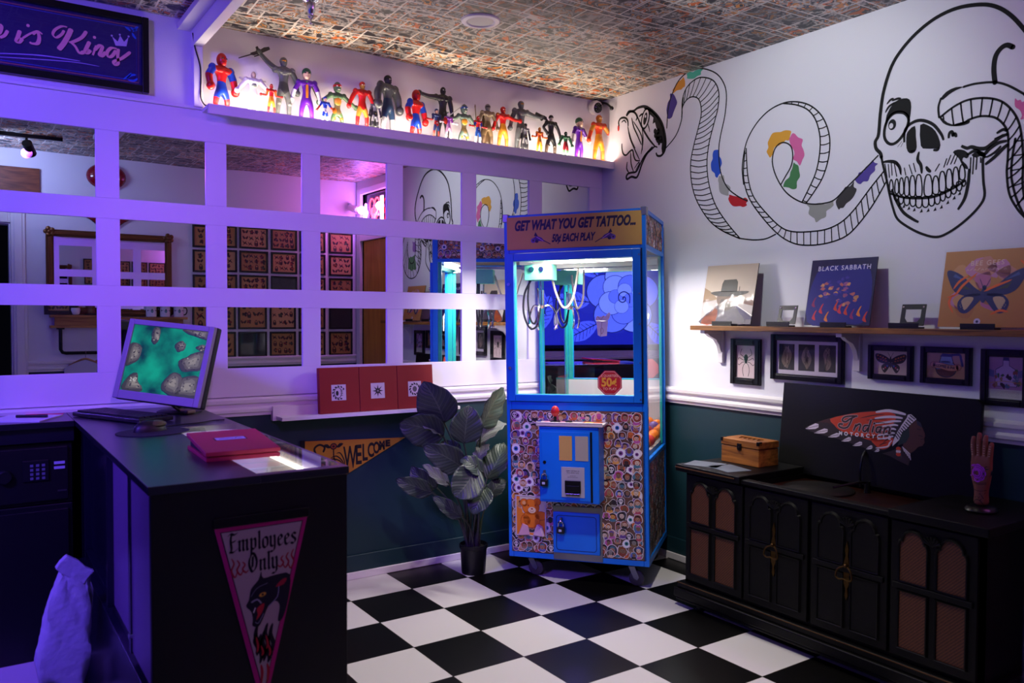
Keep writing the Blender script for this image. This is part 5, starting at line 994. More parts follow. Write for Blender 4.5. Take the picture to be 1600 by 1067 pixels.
# long wooden shelf with brackets
SHW = wood('stained_shelf_wood', '#5a3414', '#a8702e', (14, 2.2, 40), .45)
rs = thing('record_shelf', 'long stained wood plank shelf on white brackets under the mural', 'shelf', (0, -1.6, 1.21))
MB().box((-.165, -2.66, 1.216), (-.001, -.862, 1.238)).build('plank', SHW, rs, bevel=.002)
for y in (-.925, -1.665, -2.40):
    b = MB(); b.box((-.02, y-.016, 1.055), (-.001, y+.016, 1.216)); b.box((-.145, y-.014, 1.199), (-.02, y+.014, 1.216)); b.prism([(.02, 1.199), (.12, 1.199), (.10, 1.185), (.06, 1.17), (.035, 1.14), (.02, 1.10)], y-.011, y+.011, M=Matrix(((-1, 0, 0, 0), (0, 0, 1, 0), (0, 1, 0, 0), (0, 0, 0, 1)))); b.build('bracket', TRIM, rs, bevel=.002)
EASEL = mat('black_easel_plastic', '#0e0c0c', .45)
ZT = 1.238
def easel(y, label, small=False):
    T = TR(-.085, y, ZT) @ frame_m((0, 0, 0), (0, -1, 0)); e = thing('display_easel', label, 'easel', (-.085, y, ZT), 'black display easels on the record shelf')
    t = T @ TR(0, .012, -.012) @ RX(-14); h = .085; b = MB(t)
    for x0, x1, z0, z1 in ((-.048, -.032, 0, h), (.032, .048, 0, h), (-.032, .032, h-.02, h), (-.032, .032, 0, .014)): b.box((x0, z0, -.004), (x1, z1, .0))
    for s in (-1, 1): b.prism([(s*.032, .014), (s*.020, .014), (s*.032, .03)], -.004, 0)
    b.build('back_plate', EASEL, e)
    b = MB(T); b.box((-.06, 0, .0), (.06, .007, .045)); b.box((-.06, .007, .041), (.06, .022, .046)); b.build('lip', EASEL, e, bevel=.001)
    for x in (-.04, .04): b = MB(t); b.cyl((x, h-.011, 0), (x, h-.011, .002), .004, n=8); b.build('rivet', CHROME, e)
    b = MB(T); b.box((-.012, 0, -.05), (.012, .006, 0)); b.build('rear_foot', EASEL, e)
    return e
easel(-1.35, 'empty black display easel between the two left records'); easel(-1.93, 'empty black display easel between the two right records')
for y, n in ((-1.03, 'hat portrait'), (-1.625, 'dark blue'), (-2.205, 'butterfly')): easel(y, 'black display easel holding the %s record sleeve' % n)
def record(y, label, draw, w=.31, sheen='#ffffff'):
    T = TR(-.085, y, ZT+.008) @ frame_m((0, 0, 0), (0, -1, 0)) @ TR(0, 0, .018) @ RX(-11) @ TR(0, 0, .002)
    r = thing('record_sleeve', label, 'record', (-.085, y, ZT+.008), 'record sleeves on the wooden shelf')
    b = MB(T); b.box((-w/2, 0, 0), (w/2, w*.93, .005)); b.build('sleeve', mat('sleeve_card', '#221c22', .6), r)
    a = Art(); draw(a, w, w*.93); a.build('cover_art', T @ TR(0, 0, .005), r, eps=.0001, rough=.5)
    b = MB(T @ TR(0, 0, .0095)); rr = random.Random(label); cr = [(rr.uniform(-.5, .5), rr.uniform(0, 1), rr.uniform(0, PI), rr.uniform(.02, .06)) for _ in range(26)]
    def film(u, v):
        z = 0
        for x, y_, t, s in cr:
            d = ((u-.5-x)*math.cos(t)+(v-y_)*math.sin(t)); e = ((u-.5-x)*math.sin(t)-(v-y_)*math.cos(t)); z += .0006*math.exp(-(d/.025)**2-(e/(s*4))**2)
        return Vector(((u-.5)*(w+.008), -.003+v*(w*.93+.01), z))
    b.grid(film, 70, 66); b.build('plastic_cover', FILM, r); return r
FILM = glass('shiny_sleeve_film', (.96, .96, .97), gloss=.2, rough=.05)
def cov1(a, w, h):
    a.rect(-w/2, 0, w/2, h, '#b8a594'); a.l = 2; a.rect(-w/2, 0, w/2, h*.40, '#a89c98'); a.poly([(-w/2, h*.62), (-w*.38, h*.56), (-w*.2, h*.42), (-w*.5, h*.36)], '#8a6c4c'); a.poly([(w*.2, h*.44), (w*.35, h*.4), (w/2, h*.42), (w/2, h*.3), (w*.2, h*.36)], '#8a5a4a')
    a.poly([(w*.12, h*.36), (w*.5, h*.12), (w*.5, 0), (w*.25, 0)], '#4a3f8a'); a.l = 3; a.stroke([(w*.1, h*.36), (w*.5, h*.14)], .004, '#e8e0dc', 0)
    a.poly([(-w*.48, 0), (-w*.44, h*.12), (-w*.3, h*.24), (-w*.16, h*.32), (w*.12, h*.32), (w*.25, h*.2), (w*.36, 0)], '#3a3040', 3); a.poly([(-w*.48, 0), (-w*.42, h*.12), (-w*.28, h*.22), (-w*.18, h*.3), (-w*.2, .0)], '#b0501e', 2); a.l = 4
    a.poly([(-w*.17, h*.30), (-w*.2, h*.50), (w*.18, h*.50), (w*.15, h*.32), (0, h*.24)], '#5a3c28', 4); a.l = 5; a.poly([(-w*.14, h*.30), (-w*.12, h*.42), (.0, h*.38), (w*.12, h*.42), (w*.12, h*.3), (0, h*.22)], '#3a2a22', 3); a.l = 6
    a.poly([(-w*.35, h*.52), (-w*.2, h*.47), (w*.2, h*.47), (w*.38, h*.52), (w*.36, h*.545), (w*.2, h*.55), (-w*.2, h*.555), (-w*.34, h*.54)], '#1f1a16', 3); a.poly([(-w*.16, h*.54), (-w*.15, h*.68), (-w*.12, h*.745), (w*.12, h*.75), (w*.155, h*.70), (w*.16, h*.54)], '#2c2822')
    a.l = 7; a.stroke([(w*.2, h*.55), (w*.2, h*.62)], .004, '#3a3028', 0)
def cov2(a, w, h):
    a.rect(-w/2, 0, w/2, h, '#151042'); a.l = 2; rr = random.Random(3)
    a.poly([(-w*.46, h*.05), (-w*.4, h*.8), (.0, h*.9), (w*.42, h*.8), (w*.44, h*.1), (w*.1, h*.02)], '#191a78', 4); a.l = 3; a.text('BLACK SABBATH', .005, h*.83, .0285, '#c8c0dc', bold=.0004, sx=.95, spacing=1.25)
    for cx, cy, n in ((-.07, .60, 7), (.02, .65, 7), (.0, .5, 8), (.05, .42, 5), (-.08, .45, 5), (.03, .33, 6)):
        for q in range(n): x, y = cx*w/.31+rr.uniform(-.03, .03), cy*h+rr.uniform(-.018, .018); a.l = 3+q % 3; a.poly([(x+rr.uniform(.005, .016)*math.cos(t), y+rr.uniform(.003, .011)*math.sin(t)) for t in (0, .9, 1.8, 2.9, 3.8, 5.2)], rr.choice(['#a8606a', '#c88a5a', '#8a4a80', '#b05a58', '#3a2a90']))
    for cx, cy in ((-.12, .1), (-.09, .2), (-.13, .3), (-.02, .24), (.0, .2), (.03, .18), (.09, .16), (.12, .08), (-.06, .08), (.06, .12)):
        a.l = 6; x, y = cx*w/.31, cy*h; a.poly([(x, y), (x+.012, y+.03), (x+.02, y+.035), (x+.012, y+.012), (x+.02, y-.008)], rr.choice(['#d02a3a', '#c83a1e', '#8a1e5a', '#e07a2a']), 2)
def cov3(a, w, h):
    a.rect(-w/2, 0, w/2, h, '#b0763e'); a.l = 2; rr = random.Random(9)
    for q in range(16): a.l = 2+q % 3; x, y = rr.uniform(-.30, .30)*w, rr.uniform(.2, .8)*h; a.poly([(x+rr.uniform(.02, .055)*math.cos(t), y+rr.uniform(.015, .05)*math.sin(t)) for t in (0, 1, 2, 3, 4, 5.2)], rr.choice(['#c08a58', '#b0608a', '#b87a6a', '#a8683c', '#b878a0']), 2)
    a.l = 5; a.text('BEE GEES', .0, h*.80, .026, '#d8b8a8', sx=.95, spacing=1.2); [a.stroke([(-.07+.013*q, h*.735), (-.066+.013*q, h*.755), (-.062+.013*q, h*.735+.008*(q % 2))], .0018, '#d8b8a8', 0) for q in range(11)]
    NB = '#1c1a5c'
    for s in (-1, 1):
        a.l = 6; a.poly([(0, h*.42), (s*w*.12, h*.52), (s*w*.28, h*.68), (s*w*.42, h*.75), (s*w*.46, h*.72), (s*w*.42, h*.6), (s*w*.34, h*.46), (s*w*.18, h*.40)], NB, 3); a.poly([(0, h*.42), (s*w*.2, h*.42), (s*w*.29, h*.32), (s*w*.26, h*.20), (s*w*.17, h*.18), (s*w*.08, h*.28)], NB, 3); a.l = 7
        a.poly([(s*w*.11, h*.38), (s*w*.22, h*.38), (s*w*.26, h*.28), (s*w*.2, h*.22), (s*w*.15, h*.28)], '#b89a7a', 3); a.poly([(s*w*.22, h*.6), (s*w*.36, h*.70), (s*w*.38, h*.66)], '#3a4a8a'); a.poly([(s*w*.14, h*.48), (s*w*.3, h*.58), (s*w*.26, h*.5)], '#3a3a3a')
        a.l = 8
        for q in range(4): a.ell(s*w*(.255-.012*q), h*(.31-.03*q), .004, .006, NB, 6)
        a.stroke([(s*w*.01, h*.5), (s*w*.06, h*.62)], .002, NB, 0)
    a.l = 8; a.ell(0, h*.41, w*.04, h*.10, NB, 14); a.ell(0, h*.51, w*.025, h*.03, NB, 10)
    for P in ([(-.11, .14), (-.09, .17), (-.06, .19)], [(-.13, .11), (-.10, .12), (-.08, .15), (-.05, .18), (-.03, .20)], [(-.10, .05), (-.12, .09), (-.11, .12)], [(.0, .13), (.04, .15), (.09, .17)], [(.03, .045), (.06, .06), (.09, .055)], [(.11, .24), (.13, .22), (.135, .20)]): a.l = 9; a.stroke(P, .009, '#e0622a', 4, .9)
    a.ell(-.012, h*.07, .012, .012, '#c8b8d8', 12); a.l = 10; a.ell(-.012, h*.07, .005, .005, NB, 8)
record(-1.03, 'record sleeve with a man in a wide black hat, left end of the shelf', cov1); record(-1.625, 'dark blue record sleeve with white lettering, middle of the shelf', cov2, .305); record(-2.205, 'orange record sleeve with a big blue butterfly, right end of the shelf', cov3, .305)

# picture frames under the shelf
FB = mat('black_frame_gloss', '#0b0a0c', .28)
def picture(name, label, cat, T, w, h, bw, draw, mat_c='#d8cfd6', d=.02, group=None, frame_m_=None, gl=True):
    p = thing(name, label, cat, M=TR((T @ Vector((0, -h/2, 0)))), group=group); b = MB(T)
    for x0, x1, z0, z1 in ((-w/2, -w/2+bw, -h/2, h/2), (w/2-bw, w/2, -h/2, h/2), (-w/2+bw, w/2-bw, -h/2, -h/2+bw), (-w/2+bw, w/2-bw, h/2-bw, h/2)):
        b.box((x0, z0, .001), (x1, z1, d*.8)); e = bw*.22; b.box((x0+e, z0+e*(z1-z0 > bw*1.5 or 1), d*.8), (x1-e, z1-e, d))
    b.build('frame', frame_m_ or FB, p, bevel=.0015); MB(T).box((-w/2+bw*.9, -h/2+bw*.9, .001), (w/2-bw*.9, h/2-bw*.9, .006)).build('backing', paint(mat_c), p)
    a = Art(); draw(a, w-2*bw, h-2*bw); a.build('print', T @ TR(0, 0, .0062), p, eps=.00012)
    if gl: b = MB(T); b.add([(-w/2+bw, -h/2+bw, .0115), (w/2-bw, -h/2+bw, .0115), (w/2-bw, h/2-bw, .0115), (-w/2+bw, h/2-bw, .0115)], [(0, 1, 2, 3)]); b.build('frame_glass', CLEAR, p)
    return p
def pr_spider(a, w, h):
    a.rect(-w/2, -h/2, w/2, h/2, '#cdb4b8'); a.l = 2; a.ell(0, h*.12, .012, .017, '#141014', 14); a.ell(0, .0, .007, .009, '#141014', 12)
    for s in (-1, 1):
        for P in ([(0, .01), (.015, .03), (.03, .045), (.022, .075)], [(0, .005), (.02, .012), (.035, .022), (.04, .012)], [(0, 0), (.02, -.005), (.035, -.02), (.042, -.015)], [(0, -.004), (.012, -.02), (.018, -.05), (.012, -.085)]): a.stroke([(s*x*w/.1, y*h/.19) for x, y in P], .0028, '#141014', 4)
def pr_triple(a, w, h):
    a.rect(-w/2, -h/2, w/2, h/2, '#cfc3d6')
    for k, x in enumerate((-.105, 0, .105)):
        a.l = 2; a.rect(x-.042, -h*.38, x+.042, h*.40, '#16131a'); a.l = 3; rr = random.Random(k)
        a.poly([(x+(.010+.016*abs(math.cos(t*1.0+k*.7)))*math.cos(t)*1.0+.004*math.sin(3*t+k), h*.33*math.sin(t)) for t in [i*2*PI/16 for i in range(16)]], '#7a685c', 3); a.l = 4
        for q in range(9): a.stroke([(x+rr.uniform(-.012, .012), rr.uniform(-.05, .05)) for _ in range(3)], .003, rr.choice(['#3a2e2a', '#b09a88', '#544640']), 4)
def pr_bfly(a, w, h):
    a.rect(-w/2, -h/2, w/2, h/2, '#cdb6aa'); a.l = 2
    for s in (-1, 1):
        a.l = 2; a.poly([(0, .01), (s*.03, .03), (s*.062, .036), (s*.066, .022), (s*.052, .002), (s*.02, -.004)], '#241a28', 3); a.poly([(0, .0), (s*.03, -.006), (s*.04, -.02), (s*.026, -.042), (s*.01, -.025)], '#241a28', 3); a.l = 3
        for q in range(4): a.ell(s*(.022+.011*q), .016+.004*q, .0045, .003, '#c86a2a', 8, 30); a.ell(s*(.02+.011*q), .006+.003*q, .004, .0025, '#b8482a', 8)
        for q in range(3): a.ell(s*(.014+.008*q), -.014-.006*q, .004, .004, ['#3a4aa8', '#b83a5a', '#c8a8a0'][q], 8)
        a.stroke([(s*.002, .022), (s*.012, .042)], .0015, '#241a28', 0)
    a.l = 4; a.ell(0, .002, .005, .024, '#1a1420', 12)
def pr_coffee(a, w, h):
    a.rect(-w/2, -h/2, w/2, h/2, '#b98f62'); a.l = 2; K = '#1e1620'
    a.ell(.0, -.012, .041, .034, K, 20); a.poly([(-.02, .036), (.022, .036), (.03, .01), (-.028, .01)], K); a.l = 3; a.ell(.0, -.012, .037, .030, '#7a9aa8', 20); a.poly([(-.018, .034), (.02, .034), (.026, .012), (-.024, .012)], '#8aa8b4'); a.l = 4
    a.ell(.0, -.014, .036, .028, '#5a2e1a', 14, 0, 180, 360); a.l = 5
    a.poly([(-.024, .034), (.026, .034), (.020, .045), (-.014, .047)], '#262a5c'); a.stroke([(.02, .041), (.05, .043), (.056, .028), (.062, .002)], .009, '#262a5c', 4); a.l = 6
    a.stroke([(-.05, .002), (-.02, -.001), (.015, -.009), (.047, -.005)], .024, '#7a2416', 5); a.l = 7; a.stroke([(-.05, .002), (-.02, -.001), (.015, -.009), (.047, -.005)], .020, '#d89a6a', 5); a.l = 8
    a.text('COFFEE & INK', -.002, -.009, .0145, K, bold=.0005, sx=.82, rot=-6)
def pr_bottle(a, w, h):
    a.rect(-w/2, -h/2, w/2, h/2, '#b084a8'); a.l = 2; a.rect(-w/2, -h/2, w/2, -h*.28, '#c8c4bc'); a.l = 3
    for q in range(5): a.stroke([(-w*.42, -h*(.32+.03*q)), (w*.4, -h*(.32+.03*q))], .0008, '#6a6660', 0)
    a.poly([(-.011, .068), (.011, .068), (.012, .045), (.036, .03), (.038, -.032), (-.038, -.032), (-.036, .03), (-.012, .045)], '#4a3a6a'); a.l = 4; a.poly([(-.009, .068), (.009, .068), (.010, .044), (.034, .028), (.036, -.030), (-.036, -.030), (-.034, .028), (-.010, .044)], '#c4a8d0'); a.l = 5; a.rect(-.010, .062, .010, .074, '#2a2870'); rr = random.Random(6)
    for q in range(30): a.l = 6+q % 4; x, y = rr.uniform(-.048, .048), rr.uniform(-.035, .03); a.poly([(x+rr.uniform(.003, .009)*math.cos(t), y+rr.uniform(.004, .012)*math.sin(t)) for t in (0, 1.2, 2.5, 3.6, 5)], rr.choice(['#5a7a94', '#8a4a5a', '#4a6a4a', '#a0805a', '#3a2a3a', '#7a8aa8', '#985a4a']))
    for s in (-1, 1): a.l = 11; a.poly([(s*.04, .025), (s*.058, .03), (s*.058, .005), (s*.04, .0)], '#6a6a9a')
    a.l = 12; a.stroke([(-w*.45, -.02), (0, -.012), (w*.45, -.02)], .002, '#c89a4a')
def wb(y0, y1, z0, z1): return frame_m((-.001, (y0+y1)/2, (z0+z1)/2), (0, -1, 0)), y0-y1, z1-z0
G_ = 'black framed prints under the shelf'
for nm, lab, (y0, y1, z0, z1), bw, dr_ in (('framed_print', 'tall black frame with a black spider specimen on pale card', (-.988, -1.166, .957, 1.176), .032, pr_spider), ('framed_print', 'wide black frame with three pale dried specimens on dark cards', (-1.225, -1.602, .995, 1.202), .028, pr_triple),
        ('framed_print', 'small black frame with an orange and blue patterned butterfly', (-1.714, -1.905, 1.027, 1.168), .023, pr_bfly), ('framed_print', 'small black frame with a coffee pot and banner tattoo drawing', (-1.936, -2.131, 1.026, 1.169), .023, pr_coffee), ('framed_print', 'tall black frame with a purple bottle collage, rightmost under the shelf', (-2.164, -2.335, .962, 1.167), .027, pr_bottle)):
    T, w, h = wb(y0, y1, z0, z1); picture(nm, lab, 'picture', T, w, h, bw, dr_, group=G_)
# ------------------------------------------------------------------ stereo console with its raised lid
CB = mat('black_console_paint', '#040405', .5, spec=.22, bump=.04, bscale=90)
CBX0, CBX1, CBY0, CBY1, CZ = -.50, -.03, -1.135, -2.43, .632
CX = lambda y, z, d=0: (CBX0-d, y, z)
con = thing('stereo_console', 'long black antique stereo console with copper grilles against the right wall', 'cabinet', (-.26, -1.78, 0))
b = MB()
b.box((CBX0+.022, CBY0-.015, .11), (CBX0+.04, CBY1+.015, CZ-.03)); b.box((CBX0+.022, CBY0-.015, .11), (CBX1, CBY0-.03, CZ-.03)); b.box((CBX0+.022, CBY1+.015, .11), (CBX1, CBY1+.03, CZ-.03)); b.box((CBX1-.012, CBY0-.03, .11), (CBX1, CBY1+.03, CZ-.03)); b.box((CBX0+.04, CBY0-.03, .11), (CBX1, CBY1+.03, .13))
for y in (-1.47, -2.11): b.box((CBX0+.04, y-.008, .13), (CBX1-.012, y+.008, CZ-.03))
b.build('body', CB, con)
b = MB(); b.box((CBX0-.008, CBY0+.008, .085), (CBX1, CBY1-.008, .112)); b.box((CBX0-.02, CBY0+.018, .045), (CBX1, CBY1-.018, .085)); b.box((CBX0-.012, CBY0+.012, .03), (CBX1, CBY1-.012, .045)); b.build('plinth', CB, con, bevel=.006)
for x in (-.47, -.08):
    for y in (CBY0-.10, CBY1+.10): b = MB(); b.cyl((x, y-.012, .018), (x, y+.012, .018), .018, n=16); b.box((x-.012, y-.016, .018), (x+.012, y+.016, .04)); b.build('caster', mat('black_rubber'), con)
# worn brass highlights along the plinth moulding
MB().box((CBX0-.0095, CBY0+.007, .1075), (CBX0-.0075, CBY1-.007, .1105)).build('gilt_line', mat('worn_gilt', '#6a4a2c', .4, metal=.6), con)
OP0, OP1 = -1.475, -2.115
b = MB()
b.box((CBX0-.018, CBY0+.016, CZ-.03), (CBX1, OP0, CZ)); b.box((CBX0-.018, OP1, CZ-.03), (CBX1, CBY1-.016, CZ)); b.box((CBX0-.008, OP0, CZ-.03), (CBX0+.035, OP1, CZ-.012)); b.box((CBX1-.03, OP0, CZ-.03), (CBX1, OP1, CZ-.01))
b.build('top', CB, con, bevel=.004)
b = MB()
for k in range(46): y = CBY0+.012-.0072*k; b.ball((CBX0-.0185, y, CZ-.012), .0034, 0, 6)
b.build('bead_moulding', mat('worn_gilt'), con)
WELL = wood('mahogany_well', '#140502', '#2e0e06', (30, 2, 30), .35)
b = MB(); b.box((CBX0+.04, OP0-.002, CZ-.06), (CBX1-.03, OP1+.002, CZ-.05)); wl = b.build('turntable_well', WELL, con)
b = MB(); b.lathe([(.001, .012), (.13, .012), (.14, .006), (.14, 0)], (-.26, -1.66, CZ-.05), 32); b.build('turntable_platter', mat('dark_platter', '#120c0c', .4), con)
b = MB(); b.cyl((-.14, -1.80, CZ-.05), (-.14, -1.80, CZ-.005), .012, n=12); b.tube(smooth([(-.14, -1.80, CZ-.008), (-.20, -1.795, CZ-.004), (-.29, -1.75, CZ-.02)]), .005, 8); b.build('tonearm', BLK, con)
# raised lid with its painted badge
TL = frame_m((-.085, (OP0+OP1)/2, .60), (0, -1, 0)) @ RX(-5.5)
lw = .69*1.0; lh = .385
ld0 = MB(TL)
P = [(-.455, 0), (.405, 0), (.405, lh-.02), (.385, lh), (-.455, lh+.004)]
ld0.prism(P, 0, .018); lid = ld0.build('lid', CB, con, bevel=.003)
b = MB(); b.tube(smooth([(-.115, -1.755, .595), (-.12, -1.755, .66), (-.105, -1.757, .72), (-.075, -1.758, .745)]), .005, 8); b.build('lid_stay', BLK, con)
b = MB(TL); b.box((-.40, -.004, .018), (-.34, .008, .021)); b.build('hinge', mat('worn_gilt'), lid)
PZ = TL.inverted()
def L_(px, py):
    d = PZ.to_3x3() @ rayd(px, py); o = PZ @ CAM; t = (.0185-o.z)/d.z; q = o+d*t; return (q.x, q.y)
def E_(c): return L_(1240+c[0]/6.154, 620+c[1]/6.154)
a = Art(); OR_, MR, WH_ = '#c0340c', '#3a0f0c', '#cfc0d0'
a.poly([E_(p) for p in [(110, 300), (235, 240), (420, 185), (640, 145), (800, 132), (960, 130), (1060, 150), (1090, 190), (1060, 260), (1000, 340), (960, 440), (900, 500), (860, 515), (780, 520), (650, 480), (480, 420), (330, 380), (220, 350)]], '#1c0a0a', 3); a.l = 2
a.poly([E_(p) for p in [(240, 240), (420, 188), (640, 150), (800, 136), (900, 150), (880, 215), (860, 300), (720, 330), (540, 340), (420, 290), (330, 250)]], MR, 2); a.l = 3
a.poly([E_(p) for p in [(350, 212), (480, 178), (640, 150), (860, 140), (980, 170), (960, 260), (860, 360), (640, 380), (460, 330), (390, 270)]], OR_, 2); a.poly([E_(p) for p in [(740, 400), (860, 380), (960, 400), (930, 470), (880, 500), (830, 500), (790, 470)]], OR_, 2); a.poly([E_(p) for p in [(660, 395), (900, 390), (930, 420), (780, 430)]], OR_, 1)
a.l = 4
for k, (x, y, dx, dy) in enumerate(((180, 285, 60, 26), (265, 330, 62, 22), (388, 370, 52, 20), (508, 410, 44, 20), (615, 453, 44, 20), (728, 487, 30, 18), (800, 515, 24, 14))):
    a.poly([E_(p) for p in [(x-dx*1.1, y+dy*.8), (x-dx*.4, y-dy*.2), (x+dx*.5, y-dy*1.2), (x+dx, y-dy*.9), (x+dx, y+dy*.3), (x+dx*.5, y+dy*.9), (x-dx*.4, y+dy)]], WH_); a.l = 5; a.stroke([E_((x-dx*.9, y+dy*.6)), E_((x+dx*.9, y-dy*.3))], .0018, '#140a0c', 0); a.l = 4
for (x0, y0), (x1, y1), w in (((900, 135), (1080, 170), .012), ((890, 195), (1050, 205), .010), ((900, 245), (1035, 235), .009), ((930, 275), (1005, 275), .008), ((930, 310), (985, 315), .008), ((920, 355), (975, 350), .008), ((915, 395), (960, 380), .007), ((900, 480), (945, 420), .006)):
    a.stroke([E_(p) for p in [(x0-110, y0+12), (x0, y0-2), ((x0+x1)/2, (y0+y1)/2-6), (x1, y1)]], w, WH_, 5, .55)
for (x0, y0), (x1, y1) in (((640, 205), (880, 165)), ((700, 225), (900, 215)), ((760, 250), (920, 258)), ((480, 200), (560, 175)), ((860, 440), (930, 400)), ((820, 470), (900, 440)), ((800, 300), (930, 330))): a.stroke([E_((x0, y0)), E_(((x0+x1)/2, (y0+y1)/2-6)), E_((x1, y1))], .004, '#1c0a0a', 3, .8)
a.l = 6
a.poly([E_(p) for p in [(1098, 172), (1130, 168), (1182, 215), (1120, 270), (1060, 340), (1010, 420), (950, 475), (955, 430), (985, 360), (1040, 270), (1090, 200)]], WH_); a.l = 7
for k in range(11): t = k/10; x, y = 1140-150*t, 195+190*t+10*math.sin(t*3); a.stroke([E_((x-18+t*8, y-16)), E_((x+24-t*10, y+18))], .0042, '#0d090c', 0)
a.l = 6
a.poly([E_(p) for p in [(1120, 275), (1180, 225), (1225, 255), (1240, 300), (1262, 350), (1265, 380), (1255, 400), (1260, 440), (1240, 472), (1200, 480), (1160, 520), (1120, 545), (1050, 470), (1080, 380)]], '#4a2418', 1); a.l = 7
a.poly([E_(p) for p in [(1180, 222), (1225, 250), (1238, 295), (1190, 270)]], '#141a30'); a.poly([E_(p) for p in [(1050, 330), (1110, 300), (1115, 380), (1080, 440), (1000, 470), (1020, 400)]], '#0c2622', 1); a.stroke([E_((1205, 372)), E_((1240, 380))], .003, '#1a0c08', 0); a.stroke([E_((1225, 410)), E_((1258, 405))], .003, '#1a0c08', 0); a.stroke([E_((1190, 310)), E_((1225, 316))], .003, '#1a0c08', 0)
a.poly([E_(p) for p in [(850, 545), (940, 520), (1040, 480), (1060, 540), (1130, 570), (1105, 660), (1000, 610), (930, 570)]], '#241210', 1); a.l = 8
for q, (x, y, c) in enumerate(((1008, 498, OR_), (1008, 525, WH_), (1008, 552, OR_))): u, v = E_((x, y)); a.ell(u, v, .010, .0075, c, 12)
for q in range(5): a.stroke([E_((1052+16*q, 490+16*q)), E_((1066+15*q, 525+20*q))], .003, WH_, 0)
a.stroke([E_((1048, 482)), E_((1120, 550))], .0035, WH_, 0)
# the badge wording
a.l = 9
def script(paths, w, c, dl=0):
    l0 = a.l
    for q_, P in enumerate(paths): a.l = l0+q_*.04; a.stroke([E_(p) for p in P], w, c, 4)
    a.l = l0
IND = [[(610, 185), (545, 185), (490, 195), (470, 225), (500, 240), (540, 215), (590, 190)], [(565, 200), (545, 250), (520, 290), (480, 300), (440, 285), (440, 262), (470, 262)], [(600, 270), (580, 320)], [(598, 285), (630, 262), (645, 275), (630, 325)], [(715, 275), (680, 280), (668, 320), (690, 332), (715, 300)], [(745, 225), (725, 290), (715, 335)], [(770, 285), (757, 337)], [(775, 258), (779, 254)], [(840, 290), (805, 295), (795, 330), (815, 340), (838, 312)], [(845, 290), (832, 345)], [(880, 298), (866, 348)], [(880, 310), (905, 292), (928, 300), (914, 352), (930, 345)]]
script(IND, .0115, '#a88e96'); a.l = 10; script(IND, .0066, '#330a0a')
a.l = 9
for k, ch in enumerate('MOTORCYCLE'): x = 452+k*52.3; y = 362+k*5.0; u, v = E_((x, y+3)); a.l = 11; a.text(ch, u, v, .0205, '#d6d0dc', bold=.0010)
a.build('painted_badge', TL @ TR(0, 0, .0183), lid, eps=.00012, rough=.55)
# door and grille panels
GR = bpy.data.materials.new('copper_grille_cloth'); GR.use_nodes = True; nt = GR.node_tree; bs = nt.nodes['Principled BSDF']; tc = nt.nodes.new('ShaderNodeTexCoord'); wv = nt.nodes.new('ShaderNodeTexWave'); wv.inputs['Scale'].default_value = 55; wv.inputs['Distortion'].default_value = 6; wv.inputs['Detail Scale'].default_value = 20; wv.wave_type = 'BANDS'; wv.bands_direction = 'DIAGONAL'
rp = nt.nodes.new('ShaderNodeValToRGB'); rp.color_ramp.elements[0].color = (*lin('#1e0e06'), 1); rp.color_ramp.elements[1].color = (*lin('#6e3c1c'), 1); nt.links.new(tc.outputs['Object'], wv.inputs[0]); nt.links.new(wv.outputs['Fac'], rp.inputs[0]); nt.links.new(rp.outputs[0], bs.inputs['Base Color']); bs.inputs['Roughness'].default_value = .6
FP = frame_m((CBX0+.022, 0, 0), (0, -1, 0))
def arch(x0, x1, z0, z1):
    w = x1-x0; c = (x0+x1)/2; s = w*.12; zs = z1-w*.42
    return [(x0, z0), (x1, z0), (x1, zs-.012), (x1-s*.3, zs), (x1-s, zs+.002)]+[(c+(w/2-s)*math.cos(t*PI/8), zs+.004+(z1-zs-.004)*math.sin(t*PI/8)) for t in range(9)]+[(x0+s, zs+.002), (x0+s*.3, zs), (x0, zs-.012)]
def ring(b, P, w, z0, z1):
    c = Vector((sum(p[0] for p in P)/len(P), sum(p[1] for p in P)/len(P))); n = len(P); P = [Vector(p) for p in P]; vs = []; fs = []
    O = []
    for i in range(n):
        d = (P[(i+1) % n]-P[i-1]).normalized(); O.append(P[i]+Vector((d.y, -d.x))*w)
    for p, o in zip(P, O): vs += [(p.x, p.y, z0), (p.x, p.y, z1*.8+z0*.2), ((p.x+o.x)/2, (p.y+o.y)/2, z1), (o.x, o.y, z0)]
    for i in range(n):
        j = (i+1) % n
        for k in range(3): fs.append((4*i+k, 4*i+k+1, 4*j+k+1, 4*j+k))
    b.add(vs, fs)
secs = [(1.165, 1.475, 1), (1.485, 1.785, 0), (1.80, 2.105, 0), (2.115, 2.405, 1)]
